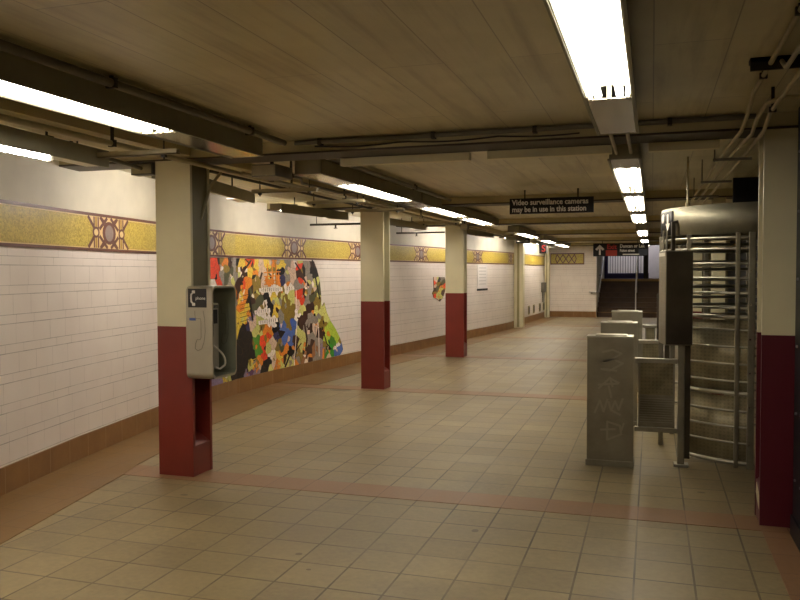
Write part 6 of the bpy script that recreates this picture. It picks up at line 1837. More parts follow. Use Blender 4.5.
(4,(4229,380,4190,406,4231,414,4238,383,4235,382)),
(4,(4303,414,4293,386,4270,372,4239,384,4232,414,4250,452,4260,464,4286,453)),
(17,(3968,574,4006,557,4020,501,3997,493,3944,510)),
(6,(4051,478,4053,476,4073,434,4035,434,4031,450)),
(17,(3996,491,4005,461,3980,448,3957,456,3914,485,3943,508)),
(17,(3832,506,3856,573,3915,612,3954,605,3965,575,3941,510,3912,486,3887,479,3839,491)),
(17,(4100,534,4051,493,4022,501,4008,557,4100,549)),
(17,(4003,405,3981,446,4006,460,4030,449,4034,433,4021,401,4020,401,4006,403)),
(18,(4130,253,4100,338,4103,347,4121,349,4179,322)),
(18,(4136,419,4121,351,4103,349,4100,351,4090,406,4104,424,4123,430)),
(18,(4211,311,4212,310,4222,206,4122,206,4118,220,4132,251,4180,321,4183,322)),
(18,(4099,336,4130,252,4116,220,4074,263,4078,317)),
(18,(4122,350,4137,418,4165,409,4166,407,4186,354,4183,324,4180,323)),
(18,(4089,406,4099,351,4067,361,4050,389)),
(18,(4038,281,3981,256,3983,309,4011,327,4012,327)),
(12,(4002,334,3984,353,3986,373,4006,402,4019,399,4013,328,4012,328,4011,328)),
(1,(4040,335,4076,318,4072,264,4039,282,4013,327,4014,327)),
(18,(3955,311,3955,334,3969,337,4001,334,4010,327,3982,310)),
(12,(4118,205,3935,205,3982,255,4039,280,4072,262,4115,219)),
(18,(3981,308,3980,255,3932,205,3876,205,3917,291,3954,309)),
(10,(4350,350,4323,354,4295,385,4304,413,4333,404,4394,360)),
(12,(4282,311,4309,327,4338,317,4359,275,4328,274,4291,297)),
(10,(4293,384,4321,353,4308,328,4281,312,4265,321,4270,370)),
(10,(4231,318,4236,380,4238,382,4269,370,4264,322)),
(10,(4396,360,4335,404,4386,436,4457,384,4454,376,4413,357)),
(12,(4235,380,4230,317,4213,313,4184,324,4188,354,4229,379)),
(17,(4377,563,4430,510,4431,509,4377,459,4356,511)),
(17,(4384,437,4333,406,4304,414,4288,453,4303,459,4373,452)),
(3,(4431,507,4494,417,4458,386,4386,437,4376,452,4378,458)),
(17,(4318,621,4375,564,4354,512,4312,475,4317,619)),
(17,(4354,510,4375,458,4374,453,4303,460,4312,472)),
(17,(4315,618,4310,473,4301,461,4286,455,4260,466,4249,482,4239,503,4239,511,4261,564)),
(8,(4514,253,4446,207,4443,207,4471,326,4522,261)),
(8,(4460,365,4470,328,4442,208,4429,208,4386,269,4413,354,4455,374)),
(8,(4496,415,4504,402,4548,319,4541,312,4462,366,4456,375,4460,384)),
(8,(4550,288,4526,264,4523,262,4472,328,4462,365,4542,310)),
(8,(4549,317,4560,296,4552,288,4543,310)),
(8,(4327,273,4285,206,4262,206,4264,255,4290,295)),
(8,(4290,297,4263,257,4214,311,4214,312,4231,316,4264,320,4280,311)),
(8,(4360,275,4340,317,4351,348,4395,358,4412,355,4384,269)),
(8,(4350,349,4339,318,4309,328,4323,353)),
(8,(4427,206,4287,206,4329,273,4360,273,4384,267)),
(8,(4214,310,4263,255,4261,206,4224,206)),
(6,(4065,361,4040,336,4014,329,4020,399,4022,400,4049,388)),
(6,(3945,381,3984,373,3983,354,3948,368,3946,369)),
(6,(4001,334,3969,338,3948,367,3984,353)),
(6,(4098,338,4077,319,4041,336,4067,360,4099,350,4102,347)),
(6,(4005,403,3985,374,3946,382,3943,394,3967,403,4002,404)),
(6,(3948,367,3968,338,3954,334,3936,354,3946,369)),
(3,(3945,369,3935,355,3913,343,3892,359,3902,394,3914,411,3942,393,3944,381)),
(3,(3967,404,3957,455,3980,447,4002,405)),
(11,(3936,353,3954,334,3954,311,3917,293,3914,342)),
(3,(3885,476,3912,413,3900,396,3826,389,3820,401,3821,462,3838,488)),
(3,(3875,206,3863,206,3863,355,3891,357,3912,341,3915,292)),
(3,(3913,484,3955,455,3966,404,3942,395,3914,413,3887,477)),
(6,(1511,736,1526,713,1553,643,1527,625,1444,718)),
(6,(1528,576,1528,622,1554,641,1576,635,1574,558,1561,545,1556,548)),
(6,(1442,717,1524,624,1525,578,1453,593,1285,698,1326,713)),
(6,(1555,643,1527,712,1589,658,1592,647,1577,637)),
(6,(1600,701,1588,660,1527,714,1512,736,1523,744)),
(6,(1575,558,1578,635,1593,645,1617,638,1648,598,1648,592,1648,592)),
(6,(1474,524,1502,477,1471,471,1436,505)),
(6,(1077,595,1433,504,1468,470,1415,382,1410,383,1254,456)),
(6,(1419,381,1472,469,1502,475,1574,456,1578,444,1530,401,1458,373,1433,375)),
(6,(1555,547,1475,528,1455,590,1527,575)),
(6,(1575,458,1504,477,1476,524,1476,526,1556,545,1561,542,1575,469,1575,467)),
(6,(1445,593,1465,530,1464,528,1427,509,745,679,570,744,573,823,1251,712)),
(6,(1728,700,1722,697,1655,679,1638,683,1624,703,1665,805,1704,788,1733,722)),
(7,(1718,636,1657,608,1663,633,1722,695,1729,698,1729,698)),
(6,(1636,682,1617,639,1593,647,1590,659,1602,700,1622,702)),
(6,(1662,806,1622,704,1602,702,1524,745,1544,775,1580,811,1659,808)),
(6,(1654,677,1661,633,1655,607,1649,599,1618,639,1637,681)),
(6,(1722,696,1662,633,1655,678)),
(6,(1713,516,1670,527,1658,543,1650,590,1650,590,1736,557,1737,556,1713,516)),
(6,(1662,510,1685,464,1672,431,1660,422,1611,423,1582,445,1577,457,1578,466)),
(6,(1647,590,1656,542,1577,470,1562,543,1575,556)),
(6,(1687,465,1664,511,1670,526,1713,514,1706,494)),
(6,(1657,606,1718,634,1738,585,1736,558,1650,591,1650,598)),
(6,(1662,511,1578,467,1578,469,1657,541,1668,526)),
(6,(1531,399,1545,340,1544,319,1466,363,1458,372)),
(6,(1610,422,1612,391,1595,341,1547,341,1533,400,1580,443)),
(6,(1572,306,1547,313,1545,318,1546,339,1595,339,1591,309)),
(6,(1536,303,1492,325,1467,362,1544,318,1546,313)),
(6,(1491,325,1510,260,1486,227,1462,284,1432,372,1457,370,1465,361)),
(6,(1512,260,1492,324,1536,302,1524,268)),
(6,(1410,379,1403,298,1393,282,1371,270,1323,293,1274,407,1267,447)),
(6,(1384,239,1409,254,1426,248,1451,231,1397,222)),
(6,(1460,285,1424,282,1406,297,1405,298,1412,379,1417,378,1431,373)),
(6,(1460,229,1425,279,1461,282,1485,225,1485,221)),
(6,(1427,249,1406,295,1424,280,1459,230,1452,231)),
(6,(1408,255,1384,239,1382,241,1372,268,1394,280)),
(6,(1817,426,1711,437,1746,461,1773,463,1796,457)),
(6,(1707,493,1744,461,1709,437,1689,431,1674,431,1687,464)),
(6,(1796,459,1773,464,1715,515,1739,555,1785,538)),
(6,(1711,437,1817,426,1820,423,1819,421,1729,415,1691,430)),
(6,(1753,383,1738,405,1817,412,1817,409)),
(6,(1745,462,1708,494,1714,514,1714,514,1772,464)),
(9,(1562,260,1565,248,1567,203,1566,200,1556,188,1497,188,1486,220,1487,225,1512,258,1524,266)),
(9,(1571,305,1565,264,1562,262,1525,268,1537,302,1546,312)),
(9,(1589,261,1582,243,1566,249,1563,261,1566,263)),
(7,(1611,265,1589,262,1566,263,1572,304,1592,308,1612,286)),
(9,(1651,186,1558,187,1568,199,1646,213)),
(9,(1646,213,1568,199,1569,203,1591,229,1619,245,1646,215)),
(16,(1620,246,1617,252,1652,267,1656,264,1658,225,1647,216)),
(16,(1618,246,1591,230,1583,243,1589,261,1611,264,1616,253)),
(1,(1568,203,1566,248,1582,242,1590,229)),
(16,(1756,246,1720,209,1691,237,1706,281,1710,283,1728,276,1749,258)),
(16,(1724,186,1653,187,1648,213,1648,215,1659,224,1690,235,1719,208)),
(16,(1659,225,1657,264,1690,285,1704,281,1690,237)),
(5,(1690,287,1653,307,1651,323,1678,334,1711,312,1709,285,1704,283)),
(5,(1613,389,1649,324,1651,308,1636,296,1613,287,1592,309,1596,339)),
(5,(1727,349,1711,313,1679,335,1684,392,1724,357)),
(5,(1636,294,1652,268,1617,253,1612,265,1613,286)),
(3,(1682,392,1677,336,1650,325,1614,391,1612,422,1661,420)),
(5,(1689,286,1656,265,1653,268,1637,294,1652,306)),
(2,(1801,345,1759,327,1740,343,1805,365)),
(2,(1758,326,1765,312,1728,277,1710,285,1712,312,1728,348,1739,343)),
(2,(1817,412,1738,405,1729,415,1819,421)),
(11,(1805,365,1740,344,1729,349,1726,357,1753,383,1816,408,1818,390)),
(2,(1736,405,1751,383,1724,358,1684,393,1662,420,1674,429,1689,430,1727,415)),
(3,(1791,297,1767,312,1760,326,1801,344,1805,308,1802,296)),
(1,(1872,312,1813,282,1803,296,1807,307,1864,325,1871,319)),
(1,(1864,326,1806,308,1802,345,1806,365,1819,390)),
(1,(1899,265,1856,246,1836,269,1879,293)),
(1,(1790,296,1750,259,1729,277,1766,311)),
(12,(1936,245,1900,266,1880,294,1874,312,1873,319,1912,342,1918,341,1961,293,1946,251)),
(1,(1826,214,1812,269,1814,277,1835,269,1855,245,1852,235)),
(9,(1815,186,1802,186,1770,237,1811,268,1825,213)),
(9,(1925,185,1916,185,1854,234,1857,244,1900,264,1936,243)),
(9,(1915,185,1816,185,1827,212,1852,234)),
(3,(1813,281,1872,312,1878,293,1835,270,1814,278)),
(9,(1801,186,1726,186,1721,208,1757,245,1768,237)),
(9,(1811,270,1769,238,1757,247,1751,259,1791,295,1802,295,1812,281,1813,277)),
(5,(1135,247,1108,192,1085,192,1064,244,1064,271,1090,328,1137,259)),
(5,(1168,190,1109,191,1136,246)),
(10,(1055,441,1088,331,1062,274,1031,249,992,250,976,263,906,427,945,467)),
(3,(1084,191,1051,191,1044,210,1063,243)),
(5,(992,248,1032,246,1028,224,1006,223)),
(5,(1062,244,1043,211,1029,225,1033,246,1063,271)),
(2,(1001,208,974,209,970,212,966,228,975,260,991,247,1005,223)),
(2,(930,206,926,227,965,228,969,211,944,197)),
(2,(1050,191,1013,192,1002,207,1006,223,1028,224,1043,210)),
(2,(974,262,964,231,925,229,901,265,891,417,904,426)),
(9,(869,194,815,195,813,257,868,204)),
(9,(812,258,814,196,809,196,774,229,769,331)),
(9,(925,227,929,206,903,194,871,194,869,204,900,263)),
(9,(768,333,773,230,760,199,731,200,702,339,705,371,755,370)),
(9,(808,195,783,195,761,196,774,228)),
(9,(888,417,898,265,867,206,813,259,770,333,758,370)),
(6,(1229,189,1216,189,1169,250,1212,253,1239,220)),
(6,(1263,447,1270,407,1236,278,1212,257,1169,253,1139,262,1093,331,1060,441,1235,479)),
(6,(1318,187,1231,189,1241,220,1279,230,1315,218,1320,208)),
(6,(1278,231,1239,221,1213,254,1238,275)),
(6,(1214,189,1169,190,1137,247,1139,259,1168,250)),
(6,(1315,221,1279,232,1239,276,1272,405,1322,292)),
(6,(1395,218,1364,202,1327,209,1382,240,1383,238,1396,222)),
(6,(1371,267,1381,240,1326,210,1322,209,1317,219,1323,290)),
(6,(1402,188,1383,188,1364,201,1395,217)),
(6,(1382,188,1320,187,1322,208,1326,208,1363,201)),
(6,(1405,296,1426,249,1408,255,1394,281,1404,296)),
(6,(1494,188,1413,188,1403,188,1397,218,1398,221,1452,230,1459,228,1484,219)),
(9,(730,198,707,199,694,205,671,235,701,338)),
(9,(573,204,536,206,538,262,651,233)),
(9,(702,371,699,340,669,238,669,237,653,235,540,264,545,411,647,393)),
(9,(654,200,575,204,653,232,669,234)),
(9,(693,205,689,199,655,200,670,234,670,235)),
(9,(1012,192,979,192,974,209,1001,207)),
(9,(978,192,946,193,945,196,969,211,974,209)),
(9,(945,193,904,193,930,205,944,196)),
(6,(843,819,701,1001,724,1035,739,1024,873,841,854,818)),
(12,(721,1041,698,1006,682,1012,619,1262,660,1258)),
(6,(558,808,562,952,682,1006,698,1001,839,819)),
(6,(848,1106,737,1031,723,1042,662,1259,751,1260,770,1246)),
(6,(875,842,740,1025,851,1101,958,926)),
(6,(560,958,570,1269,617,1262,680,1012)),
(13,(1044,1158,1083,1093,1099,917,1033,824,1026,814,1006,856,1005,1130)),
(13,(958,1227,1001,1134,1002,940,960,930,852,1105,775,1245,889,1238)),
(13,(1117,1235,1098,1200,1044,1166,969,1231,1018,1247)),
(13,(1042,1164,1004,1136,960,1229,968,1230,1043,1165)),
(13,(1102,922,1086,1098,1101,1198,1120,1232,1172,1250,1260,1131,1222,1042)),
(13,(1084,1099,1044,1163,1044,1164,1099,1199)),
(6,(797,595,693,556,672,586,731,605)),
(6,(872,763,890,671,895,599,798,598,733,608,560,757,561,802,842,813,854,812)),
(6,(651,396,698,543,934,481,940,469,900,430,887,421,757,374,707,375)),
(5,(934,485,697,546,696,555,799,594,896,595)),
(6,(551,648,555,755,729,606,669,588)),
(6,(693,545,646,399,545,417,552,645,669,584,691,554)),
(6,(1043,714,1292,644,1286,629,1091,680)),
(6,(1299,731,1033,722,880,766,862,816,881,839,963,922,1006,932,1097,939,1122,936,1186,874,1245,802)),
(6,(1086,681,1075,655,896,670,878,762,1031,718,1038,715)),
(6,(1272,590,1080,654,1091,679,1286,628)),
(6,(903,595,898,666,1077,651,1269,588,1260,550,1231,484,1057,447,947,472,942,484)),
(6,(1293,645,1044,715,1037,718,1304,727,1316,713,1311,681)),
(3,(1011,1437,1077,1334,1058,1330,1008,1349,975,1430,980,1433)),
(3,(972,1429,1005,1347,1003,1335,888,1244,746,1253,813,1343,942,1425)),
(3,(890,1242,1005,1333,1021,1286,1016,1248,967,1232,959,1231)),
(3,(1181,1306,1080,1333,1013,1437,1017,1438,1056,1439,1200,1346,1199,1337)),
(3,(1058,1328,1023,1288,1007,1335,1008,1347)),
(3,(1020,1249,1025,1287,1060,1327,1079,1331,1181,1303,1171,1254,1118,1237))]
MAIN_OVER = [(7,(1696,1774,1526,1652,1562,1639,1733,1761)),
(7,(1538,1662,1405,1526,1443,1516,1577,1652)),
(7,(1412,1536,1345,1386,1387,1380,1454,1531)),
(7,(1349,1397,1320,1247,1363,1244,1391,1395)),
(6,(1612,1359,1655,1170,1702,1171,1659,1361)),
(6,(1651,1184,1712,945,1760,946,1698,1186)),
(7,(2931,1741,3120,1590,3159,1602,2969,1754)),
(7,(3105,1603,3259,1429,3302,1438,3148,1612)),
(6,(3465,1788,3572,1501,3618,1504,3509,1792)),
(6,(3567,1513,3707,1165,3754,1168,3612,1517)),
(10,(2962,1341,2990,877,3008,876,2980,1341)),
(10,(2991,883,2927,459,2945,457,3009,881)),
(10,(2928,465,2888,217,2906,214,2946,462)),
(3,(2367,1789,2386,1415,2406,1415,2386,1790)),
(7,(2986,912,3221,781,3257,796,3021,927)),
(7,(3201,801,3276,565,3326,565,3251,802)),
(7,(3275,583,3232,392,3282,385,3325,577)),
(11,(2389,277,2367,174,2381,171,2403,274)),
(6,(2780,416,2666,276,2709,263,2824,404)),
(6,(2676,288,2611,213,2653,200,2719,275)),
(6,(3781,724,3944,439,3977,440,3814,727)),
(6,(3937,445,4114,326,4142,334,3965,453)),
(6,(3107,525,2953,424,2978,414,3133,514)),
(6,(2958,430,2896,286,2925,280,2987,424)),
(11,(3552,741,3568,252,3595,249,3578,739)),
(10,(3670,732,3687,259,3710,257,3693,731)),
(10,(1968,1315,2582,1326,2573,1385,1959,1371)),
(7,(2020,1370,2019,1326,2034,1326,2035,1369)),
(7,(2081,1371,2080,1327,2095,1327,2096,1370)),
(7,(2142,1372,2141,1328,2157,1328,2158,1372)),
(7,(2204,1373,2203,1329,2219,1329,2220,1373)),
(7,(2266,1375,2266,1330,2282,1330,2283,1374)),
(7,(2328,1376,2328,1331,2343,1331,2343,1376)),
(7,(2387,1377,2386,1332,2402,1332,2402,1377)),
(7,(2447,1379,2446,1334,2461,1333,2462,1379)),
(7,(2506,1380,2506,1335,2521,1335,2522,1380)),
(10,(2653,1320,2928,1342,2905,1401,2632,1378)),
(7,(2703,1381,2702,1335,2718,1335,2719,1381)),
(7,(2770,1387,2770,1340,2786,1340,2786,1387)),
(7,(2839,1393,2838,1346,2854,1346,2855,1392)),
(10,(1795,1022,2234,1038,2215,1095,1777,1077)),
(7,(1841,1077,1840,1034,1855,1033,1856,1076)),
(7,(1902,1079,1901,1036,1916,1035,1917,1079)),
(7,(1963,1082,1962,1038,1978,1038,1978,1081)),
(7,(2025,1084,2024,1041,2040,1040,2041,1084)),
(7,(2088,1087,2087,1043,2103,1042,2103,1086)),
(7,(2151,1090,2150,1045,2166,1045,2167,1089)),
(10,(1899,874,2448,885,2431,944,1883,930)),
(7,(1946,929,1945,886,1960,885,1961,928)),
(7,(2005,930,2004,887,2020,886,2021,929)),
(7,(2065,932,2065,888,2080,887,2081,931)),
(7,(2126,933,2125,889,2141,888,2142,932)),
(7,(2187,934,2186,890,2202,889,2203,934)),
(7,(2249,936,2248,891,2264,890,2265,935)),
(7,(2312,937,2311,893,2326,892,2327,936)),
(7,(2370,939,2369,894,2384,893,2385,938)),
(10,(1927,1325,2294,1344,2277,1401,1911,1380)),
(7,(1974,1381,1973,1338,1988,1337,1989,1381)),
(7,(2032,1385,2032,1341,2047,1341,2048,1384)),
(7,(2092,1388,2091,1344,2107,1344,2108,1388)),
(7,(2152,1391,2151,1347,2167,1347,2168,1391)),
(7,(2212,1395,2212,1351,2228,1350,2228,1395)),
(1,(2059,1589,2525,1602,2524,1618,2057,1604)),
(1,(2058,1533,2524,1544,2523,1560,2056,1549)),
(1,(2057,1475,2523,1483,2522,1499,2055,1490)),
(1,(2056,1426,2523,1432,2521,1448,2054,1441)),
(1,(2143,1722,2151,1418,2177,1418,2169,1722)),
(1,(2278,1723,2286,1416,2313,1416,2304,1723)),
(1,(2389,1724,2396,1414,2421,1414,2413,1724)),
(7,(1411,1277,1642,1302,1638,1309,1408,1283)),
(7,(1410,1221,1640,1246,1637,1252,1407,1228)),
(7,(1409,1166,1639,1189,1636,1196,1406,1172)),
(7,(1408,1110,1638,1132,1635,1139,1405,1117)),
(7,(1407,1055,1637,1076,1634,1082,1404,1061)),
(7,(1406,999,1636,1019,1633,1026,1403,1006)),
(7,(1405,944,1635,962,1631,969,1402,950)),
(7,(1404,888,1634,906,1630,912,1400,895))]
PATCH = [(12,(8453,1428,8452,1443,8618,1433,8669,1420,8655,1382,8603,1368)),
(5,(8640,1487,8734,1487,8725,1462,8672,1421,8621,1435)),
(12,(8446,1489,8636,1487,8617,1435,8451,1444)),
(11,(8837,1453,9002,1429,8923,1403,8855,1429)),
(11,(8809,1486,9067,1484,9086,1455,9004,1430,8839,1454)),
(11,(8861,1370,8818,1384,8807,1410,8854,1428,8922,1402,8918,1398)),
(0,(8464,1308,8460,1343,8599,1349,8599,1344)),
(0,(8598,1350,8460,1344,8452,1427,8602,1367)),
(12,(8469,1261,8464,1307,8599,1343,8635,1300,8566,1258)),
(3,(8694,1294,8727,1364,8793,1327,8714,1290)),
(3,(8712,1374,8725,1365,8692,1295,8638,1301,8602,1344,8602,1349,8605,1366,8657,1380)),
(3,(8795,1328,8729,1365,8716,1374,8736,1380,8816,1382,8859,1369,8858,1362,8802,1329)),
(13,(8954,1316,8929,1332,8954,1371,9034,1335,8996,1312)),
(13,(9088,1453,9126,1396,9151,1372,9036,1337,8956,1373,8923,1398,8926,1402,9006,1428)),
(13,(8920,1397,8953,1372,8927,1333,8861,1362,8862,1369)),
(0,(9181,1343,9213,1312,9165,1267,9108,1254,9106,1289)),
(0,(9152,1370,9179,1344,9104,1290,9002,1307,8999,1312,9037,1335)),
(0,(9002,1305,9104,1288,9105,1253,9077,1239,9040,1225,9026,1227,9024,1228)),
(0,(9215,1311,9282,1247,9221,1240,9167,1267)),
(3,(9179,1234,9127,1228,9106,1194,9041,1224,9079,1238)),
(1,(9165,1266,9219,1239,9180,1235,9080,1239,9108,1253)),
(13,(8713,1289,8758,1252,8766,1242,8746,1233,8737,1233,8582,1247,8570,1257,8639,1299,8693,1292)),
(13,(8601,1212,8736,1231,8746,1231,8726,1209,8673,1164,8642,1148,8642,1148,8609,1174)),
(13,(8735,1232,8600,1213,8581,1246)),
(5,(8900,1186,8802,1236,8861,1261,8979,1241,9021,1228,9023,1226,8985,1211)),
(3,(8883,1289,8978,1242,8860,1262)),
(1,(9022,1229,8980,1242,8885,1289,8885,1296,8954,1314,8996,1311,8999,1306)),
(7,(8563,1181,8434,1175,8422,1179,8466,1218)),
(7,(8605,1175,8565,1181,8468,1219,8472,1222,8468,1259,8565,1256,8578,1245,8597,1213)),
(3,(8496,1135,8437,1174,8566,1180,8605,1173,8639,1147,8600,1130)),
(7,(8985,1210,9045,1124,8895,1176,8895,1176,8900,1185)),
(7,(9054,1118,9001,1060,8957,1069,8861,1117,8896,1174,9045,1122)),
(7,(9105,1192,9068,1133,9056,1120,9048,1124,8988,1210,9026,1225,9039,1223)),
(5,(8645,1147,8677,1163,8795,1175,8891,1175,8891,1175,8856,1118,8759,1108)),
(5,(8891,1177,8796,1176,8730,1210,8749,1232,8769,1240,8798,1236,8896,1186)),
(1,(8728,1209,8794,1176,8675,1164)),
(0,(8593,1119,8447,1081,8429,1103,8495,1134,8598,1129)),
(0,(8548,1034,8471,1051,8447,1080,8594,1118,8583,1056)),
(3,(8492,1135,8427,1104,8389,1149,8421,1178,8433,1173)),
(5,(8755,1106,8751,1091,8691,1067,8616,1056,8587,1057,8597,1119,8602,1128,8641,1146,8642,1146)),
(1,(8774,1025,8698,1049,8693,1066,8754,1090,8770,1055)),
(5,(8691,1066,8696,1048,8674,1039,8617,1054)),
(5,(8772,1054,8922,1057,8801,1010,8781,1010,8776,1024)),
(5,(8953,1068,8922,1059,8773,1056,8757,1090,8760,1106,8858,1116)),
(5,(8999,1058,8992,1050,8904,1006,8812,1008,8804,1010,8924,1057,8955,1067)),
(7,(8903,1005,8906,1001,8866,982,8811,1007)),
(7,(8864,982,8806,954,8743,977,8766,1002,8781,1009,8801,1009,8809,1007)),
(7,(8993,1050,8979,1035,8908,1001,8905,1006)),
(12,(8740,977,8638,1013,8613,1019,8704,1020,8763,1002)),
(5,(8764,1003,8706,1020,8675,1038,8698,1048,8774,1024,8779,1010)),
(12,(8703,1021,8611,1020,8551,1033,8586,1055,8615,1054,8672,1038)),
(6,(8736,1381,8768,1418,8805,1410,8816,1384)),
(6,(8737,1486,8804,1486,8834,1454,8852,1429,8805,1412,8768,1420,8729,1462)),
(6,(8726,1460,8766,1419,8734,1381,8714,1376,8658,1382,8673,1419)),
(7,(8802,1327,8848,1305,8760,1253,8716,1290,8795,1327)),
(1,(8762,1252,8849,1304,8882,1295,8881,1289,8857,1262,8799,1237,8770,1242)),
(7,(8861,1361,8926,1331,8952,1315,8883,1297,8851,1305,8804,1328))]
for i, cc in enumerate(MCOL): mat('mosaic_%02d' % i, cc, 0.38, 0, 0.16, 45)
mat('mosaic_backing', (96, 78, 58), 0.6)
def mosaic(name, label, outline, layers):
    p = wp(outline[0][0], min(z for s, z in outline)); c = thing(name, label, 'mosaic', p)
    mb = MB(); kk = [0]
    for L, out in layers:
        for ci, f in L: flat_on_wall(mb, [(11 + f[i] / 1000, f[i + 1] / 1000) for i in range(0, len(f), 2)], out, 'mosaic_%02d' % ci)
    obj('tesserae', mb, None, c, False)
    n = len(outline); m = MB()
    m.faces([wp(a, b, 0.001) for a, b in outline] + [wp(a, b, 0.0125) for a, b in outline], [(i, (i + 1) % n, n + (i + 1) % n, n + i) for i in range(n)], 'mosaic_backing')
    flat_on_wall(m, outline, 0.0112, 'mosaic_backing')
    obj('edge', m, None, c)
mosaic('mosaic_mural', 'large irregular abstract mosaic mural of many colours on the tiled wall', MAIN_OUT, ((MAIN, 0.0125), (MAIN_OVER, 0.0145)))
mosaic('mosaic_patch', 'small isolated abstract mosaic patch high on the tiled wall between two columns', PATCH_OUT, ((PATCH, 0.012),))
# ------------------------------------------------------------------ wall fittings
c = thing('wall_notice', 'white framed notice on the tiled wall past the third column', 'poster', wp(22.6, 1.14), None)
def wpanel(s0, s1, z0, z1, o0, o1, m):
    a, b, d, e = wp(s0, z0, o0), wp(s1, z0, o0), wp(s1, z0, o1), wp(s0, z0, o1)
    return MB().poly([a, b, d, e], (0, 0, z1 - z0), m)
obj('sheet', wpanel(22.24, 22.97, 1.18, 1.77, 0.002, 0.012, 'paper'), None, c)
obj('black_bar', wpanel(22.22, 22.99, 1.13, 1.18, 0.002, 0.016, 'black_plate'), None, c)
m = MB()
for i in range(6):
    a, b = wp(22.34, 1.68 - i * .08, 0.0125), wp(22.87, 1.68 - i * .08, 0.0125); m.faces([a, b, b + Vector((0, 0, .025)), a + Vector((0, 0, .025))], [(0, 1, 2, 3)], 'paper_print')
obj('print', m, None, c, False)
for s0, lb in ((27.78, 'small vent low on the far tiled wall, nearest of four'), (28.66, 'small vent low on the far tiled wall, second of four'), (29.8, 'small vent low on the far tiled wall, third of four'), (30.6, 'small vent low on the far tiled wall, by the corner pilaster')):
    c = thing('wall_vent', lb, 'vent', wp(s0 + .1, .25), 'low vents on the far wall')
    obj('frame', wpanel(s0, s0 + .26, .26, .53, .002, .02, 'cream_dull'), None, c)
    obj('opening', wpanel(s0 + .05, s0 + .21, .30, .49, .0201, .024, 'vent_dark'), None, c)
c = thing('wall_box', 'grey metal box on the far tiled wall beside the corner pilaster', 'electrical box', wp(30.5, .9), None)
obj('body', wpanel(30.25, 30.75, .9, 1.22, .002, .1, 'conduit_grey'), None, c)
obj('cable_pipe', wpanel(30.45, 30.5, .55, .9, .002, .03, 'conduit_grey'), None, c)

# ------------------------------------------------------------------ turnstile cabinets, rails and the reader box
def cabinet(x0, x1, y0, y1, h, label, marks=False):
    c = thing('turnstile_cabinet', label, 'turnstile', ((x0 + x1) / 2, (y0 + y1) / 2, 0), 'stainless turnstile cabinets')
    obj('body', MB().box(x0 + .005, x1 - .005, y0 + .005, y1 - .005, .045, h - .01, 'steel_dull', .006), None, c)
    obj('plinth', MB().box(x0 - .004, x1 + .008, y0 - .006, y1, 0, .05, 'steel_dull', .003), None, c)
    obj('top_cover', MB().box(x0 + .0, x1 + .002, y0, y1, h - .012, h, 'steel', .004).box(x0 + .07, x1 - .05, y0 + .03, y1 - .03, h, h + .009, 'steel', .003), None, c)
    obj('edge_trim', MB().box(x1 - .012, x1 + .006, y0 - .002, y0 + .02, .05, h - .012, 'steel_dull'), None, c)
    if marks:
        g = MB(); yy = y0 + .003
        strokes = [[(.13, .94), (.21, .96), (.28, .93), (.20, .88), (.13, .86)], [(.14, .86), (.22, .88), (.29, .85), (.19, .79), (.12, .80)], [(.14, .80), (.24, .79)],
                   [(.10, .64), (.19, .73), (.21, .66)], [(.10, .67), (.25, .685)], [(.18, .66), (.20, .57)], [(.20, .72), (.26, .69)],
                   [(.07, .44), (.11, .54), (.14, .45), (.17, .55)], [(.18, .53), (.20, .46), (.23, .54), (.26, .47), (.29, .56)], [(.21, .46), (.27, .43)],
                   [(.17, .37), (.17, .22)], [(.17, .37), (.27, .34), (.28, .27), (.17, .22)], [(.12, .30), (.23, .31)], [(.30, .36), (.28, .30)]]
        for st in strokes:
            for (xa, za), (xb, zb) in zip(st, st[1:]):
                d = Vector((xb - xa, 0, zb - za)); nn = Vector((-d.z, 0, d.x)).normalized() * .008; e = d.normalized() * .005
                a = Vector((x0 + xa, yy, za)) - e; b = Vector((x0 + xb, yy, zb)) + e
                g.poly([a + nn, b + nn, b - nn, a - nn], (0, -.0012, 0), 'scratch')
        obj('scratched_tag', g, None, c)
    return c
cabinet(-0.51, -0.14, 6.64, 6.86, 1.07, 'nearest stainless turnstile cabinet with a scratched graffiti tag', True)
cabinet(-0.51, -0.14, 8.45, 8.67, 1.07, 'second stainless turnstile cabinet, between the scratched one and the farthest')
cabinet(-0.51, -0.12, 10.85, 11.07, 1.07, 'farthest stainless turnstile cabinet in front of the stairs')
def rail(x0, x1, y, label, panel=True, endpost=None):
    c = thing('guard_rail', label, 'railing', ((x0 + x1) / 2, y, .3), 'guard rails between cabinets and gate posts')
    obj('top_bar', MB().box(x0, x1, y - .02, y + .02, .845, .885, 'steel', .006), None, c)
    obj('bottom_bar', MB().box(x0, x1, y - .02, y + .02, .275, .315, 'steel_dull', .006), None, c)
    if panel:
        obj('perforated_panel', MB().box(x0 + .04, x1 - .03, y - .006, y + .006, .565, .845, 'perforated_steel'), None, c)
        lv = MB().box(x0 + .04, x1 - .03, y + .002, y + .006, .315, .58, 'steel_dull')
        for i in range(11): lv.box(x0 + .045, x1 - .035, y - .012, y + .006, .345 + i * .0195, .357 + i * .0195, 'steel_dull')
        obj('louvre_panel', lv, None, c)
        fr = MB().box(x0 + .03, x0 + .045, y - .01, y + .01, .315, .845).box(x1 - .035, x1 - .02, y - .01, y + .01, .315, .845).box(x0 + .03, x1 - .02, y - .011, y + .011, .565, .582)
        obj('panel_frame', fr, 'steel_dull', c)
    if endpost:
        obj('end_post', MB().box(x1, x1 + .05, y - .03, y + .03, 0, endpost, 'steel_dark', .008), None, c)
    return c
rail(-0.13, 0.205, 6.80, 'guard rail beside the scratched cabinet with perforated and louvred panels')
rail(-0.13, 0.13, 8.6, 'guard rail beside the second turnstile cabinet', True, 1.0)
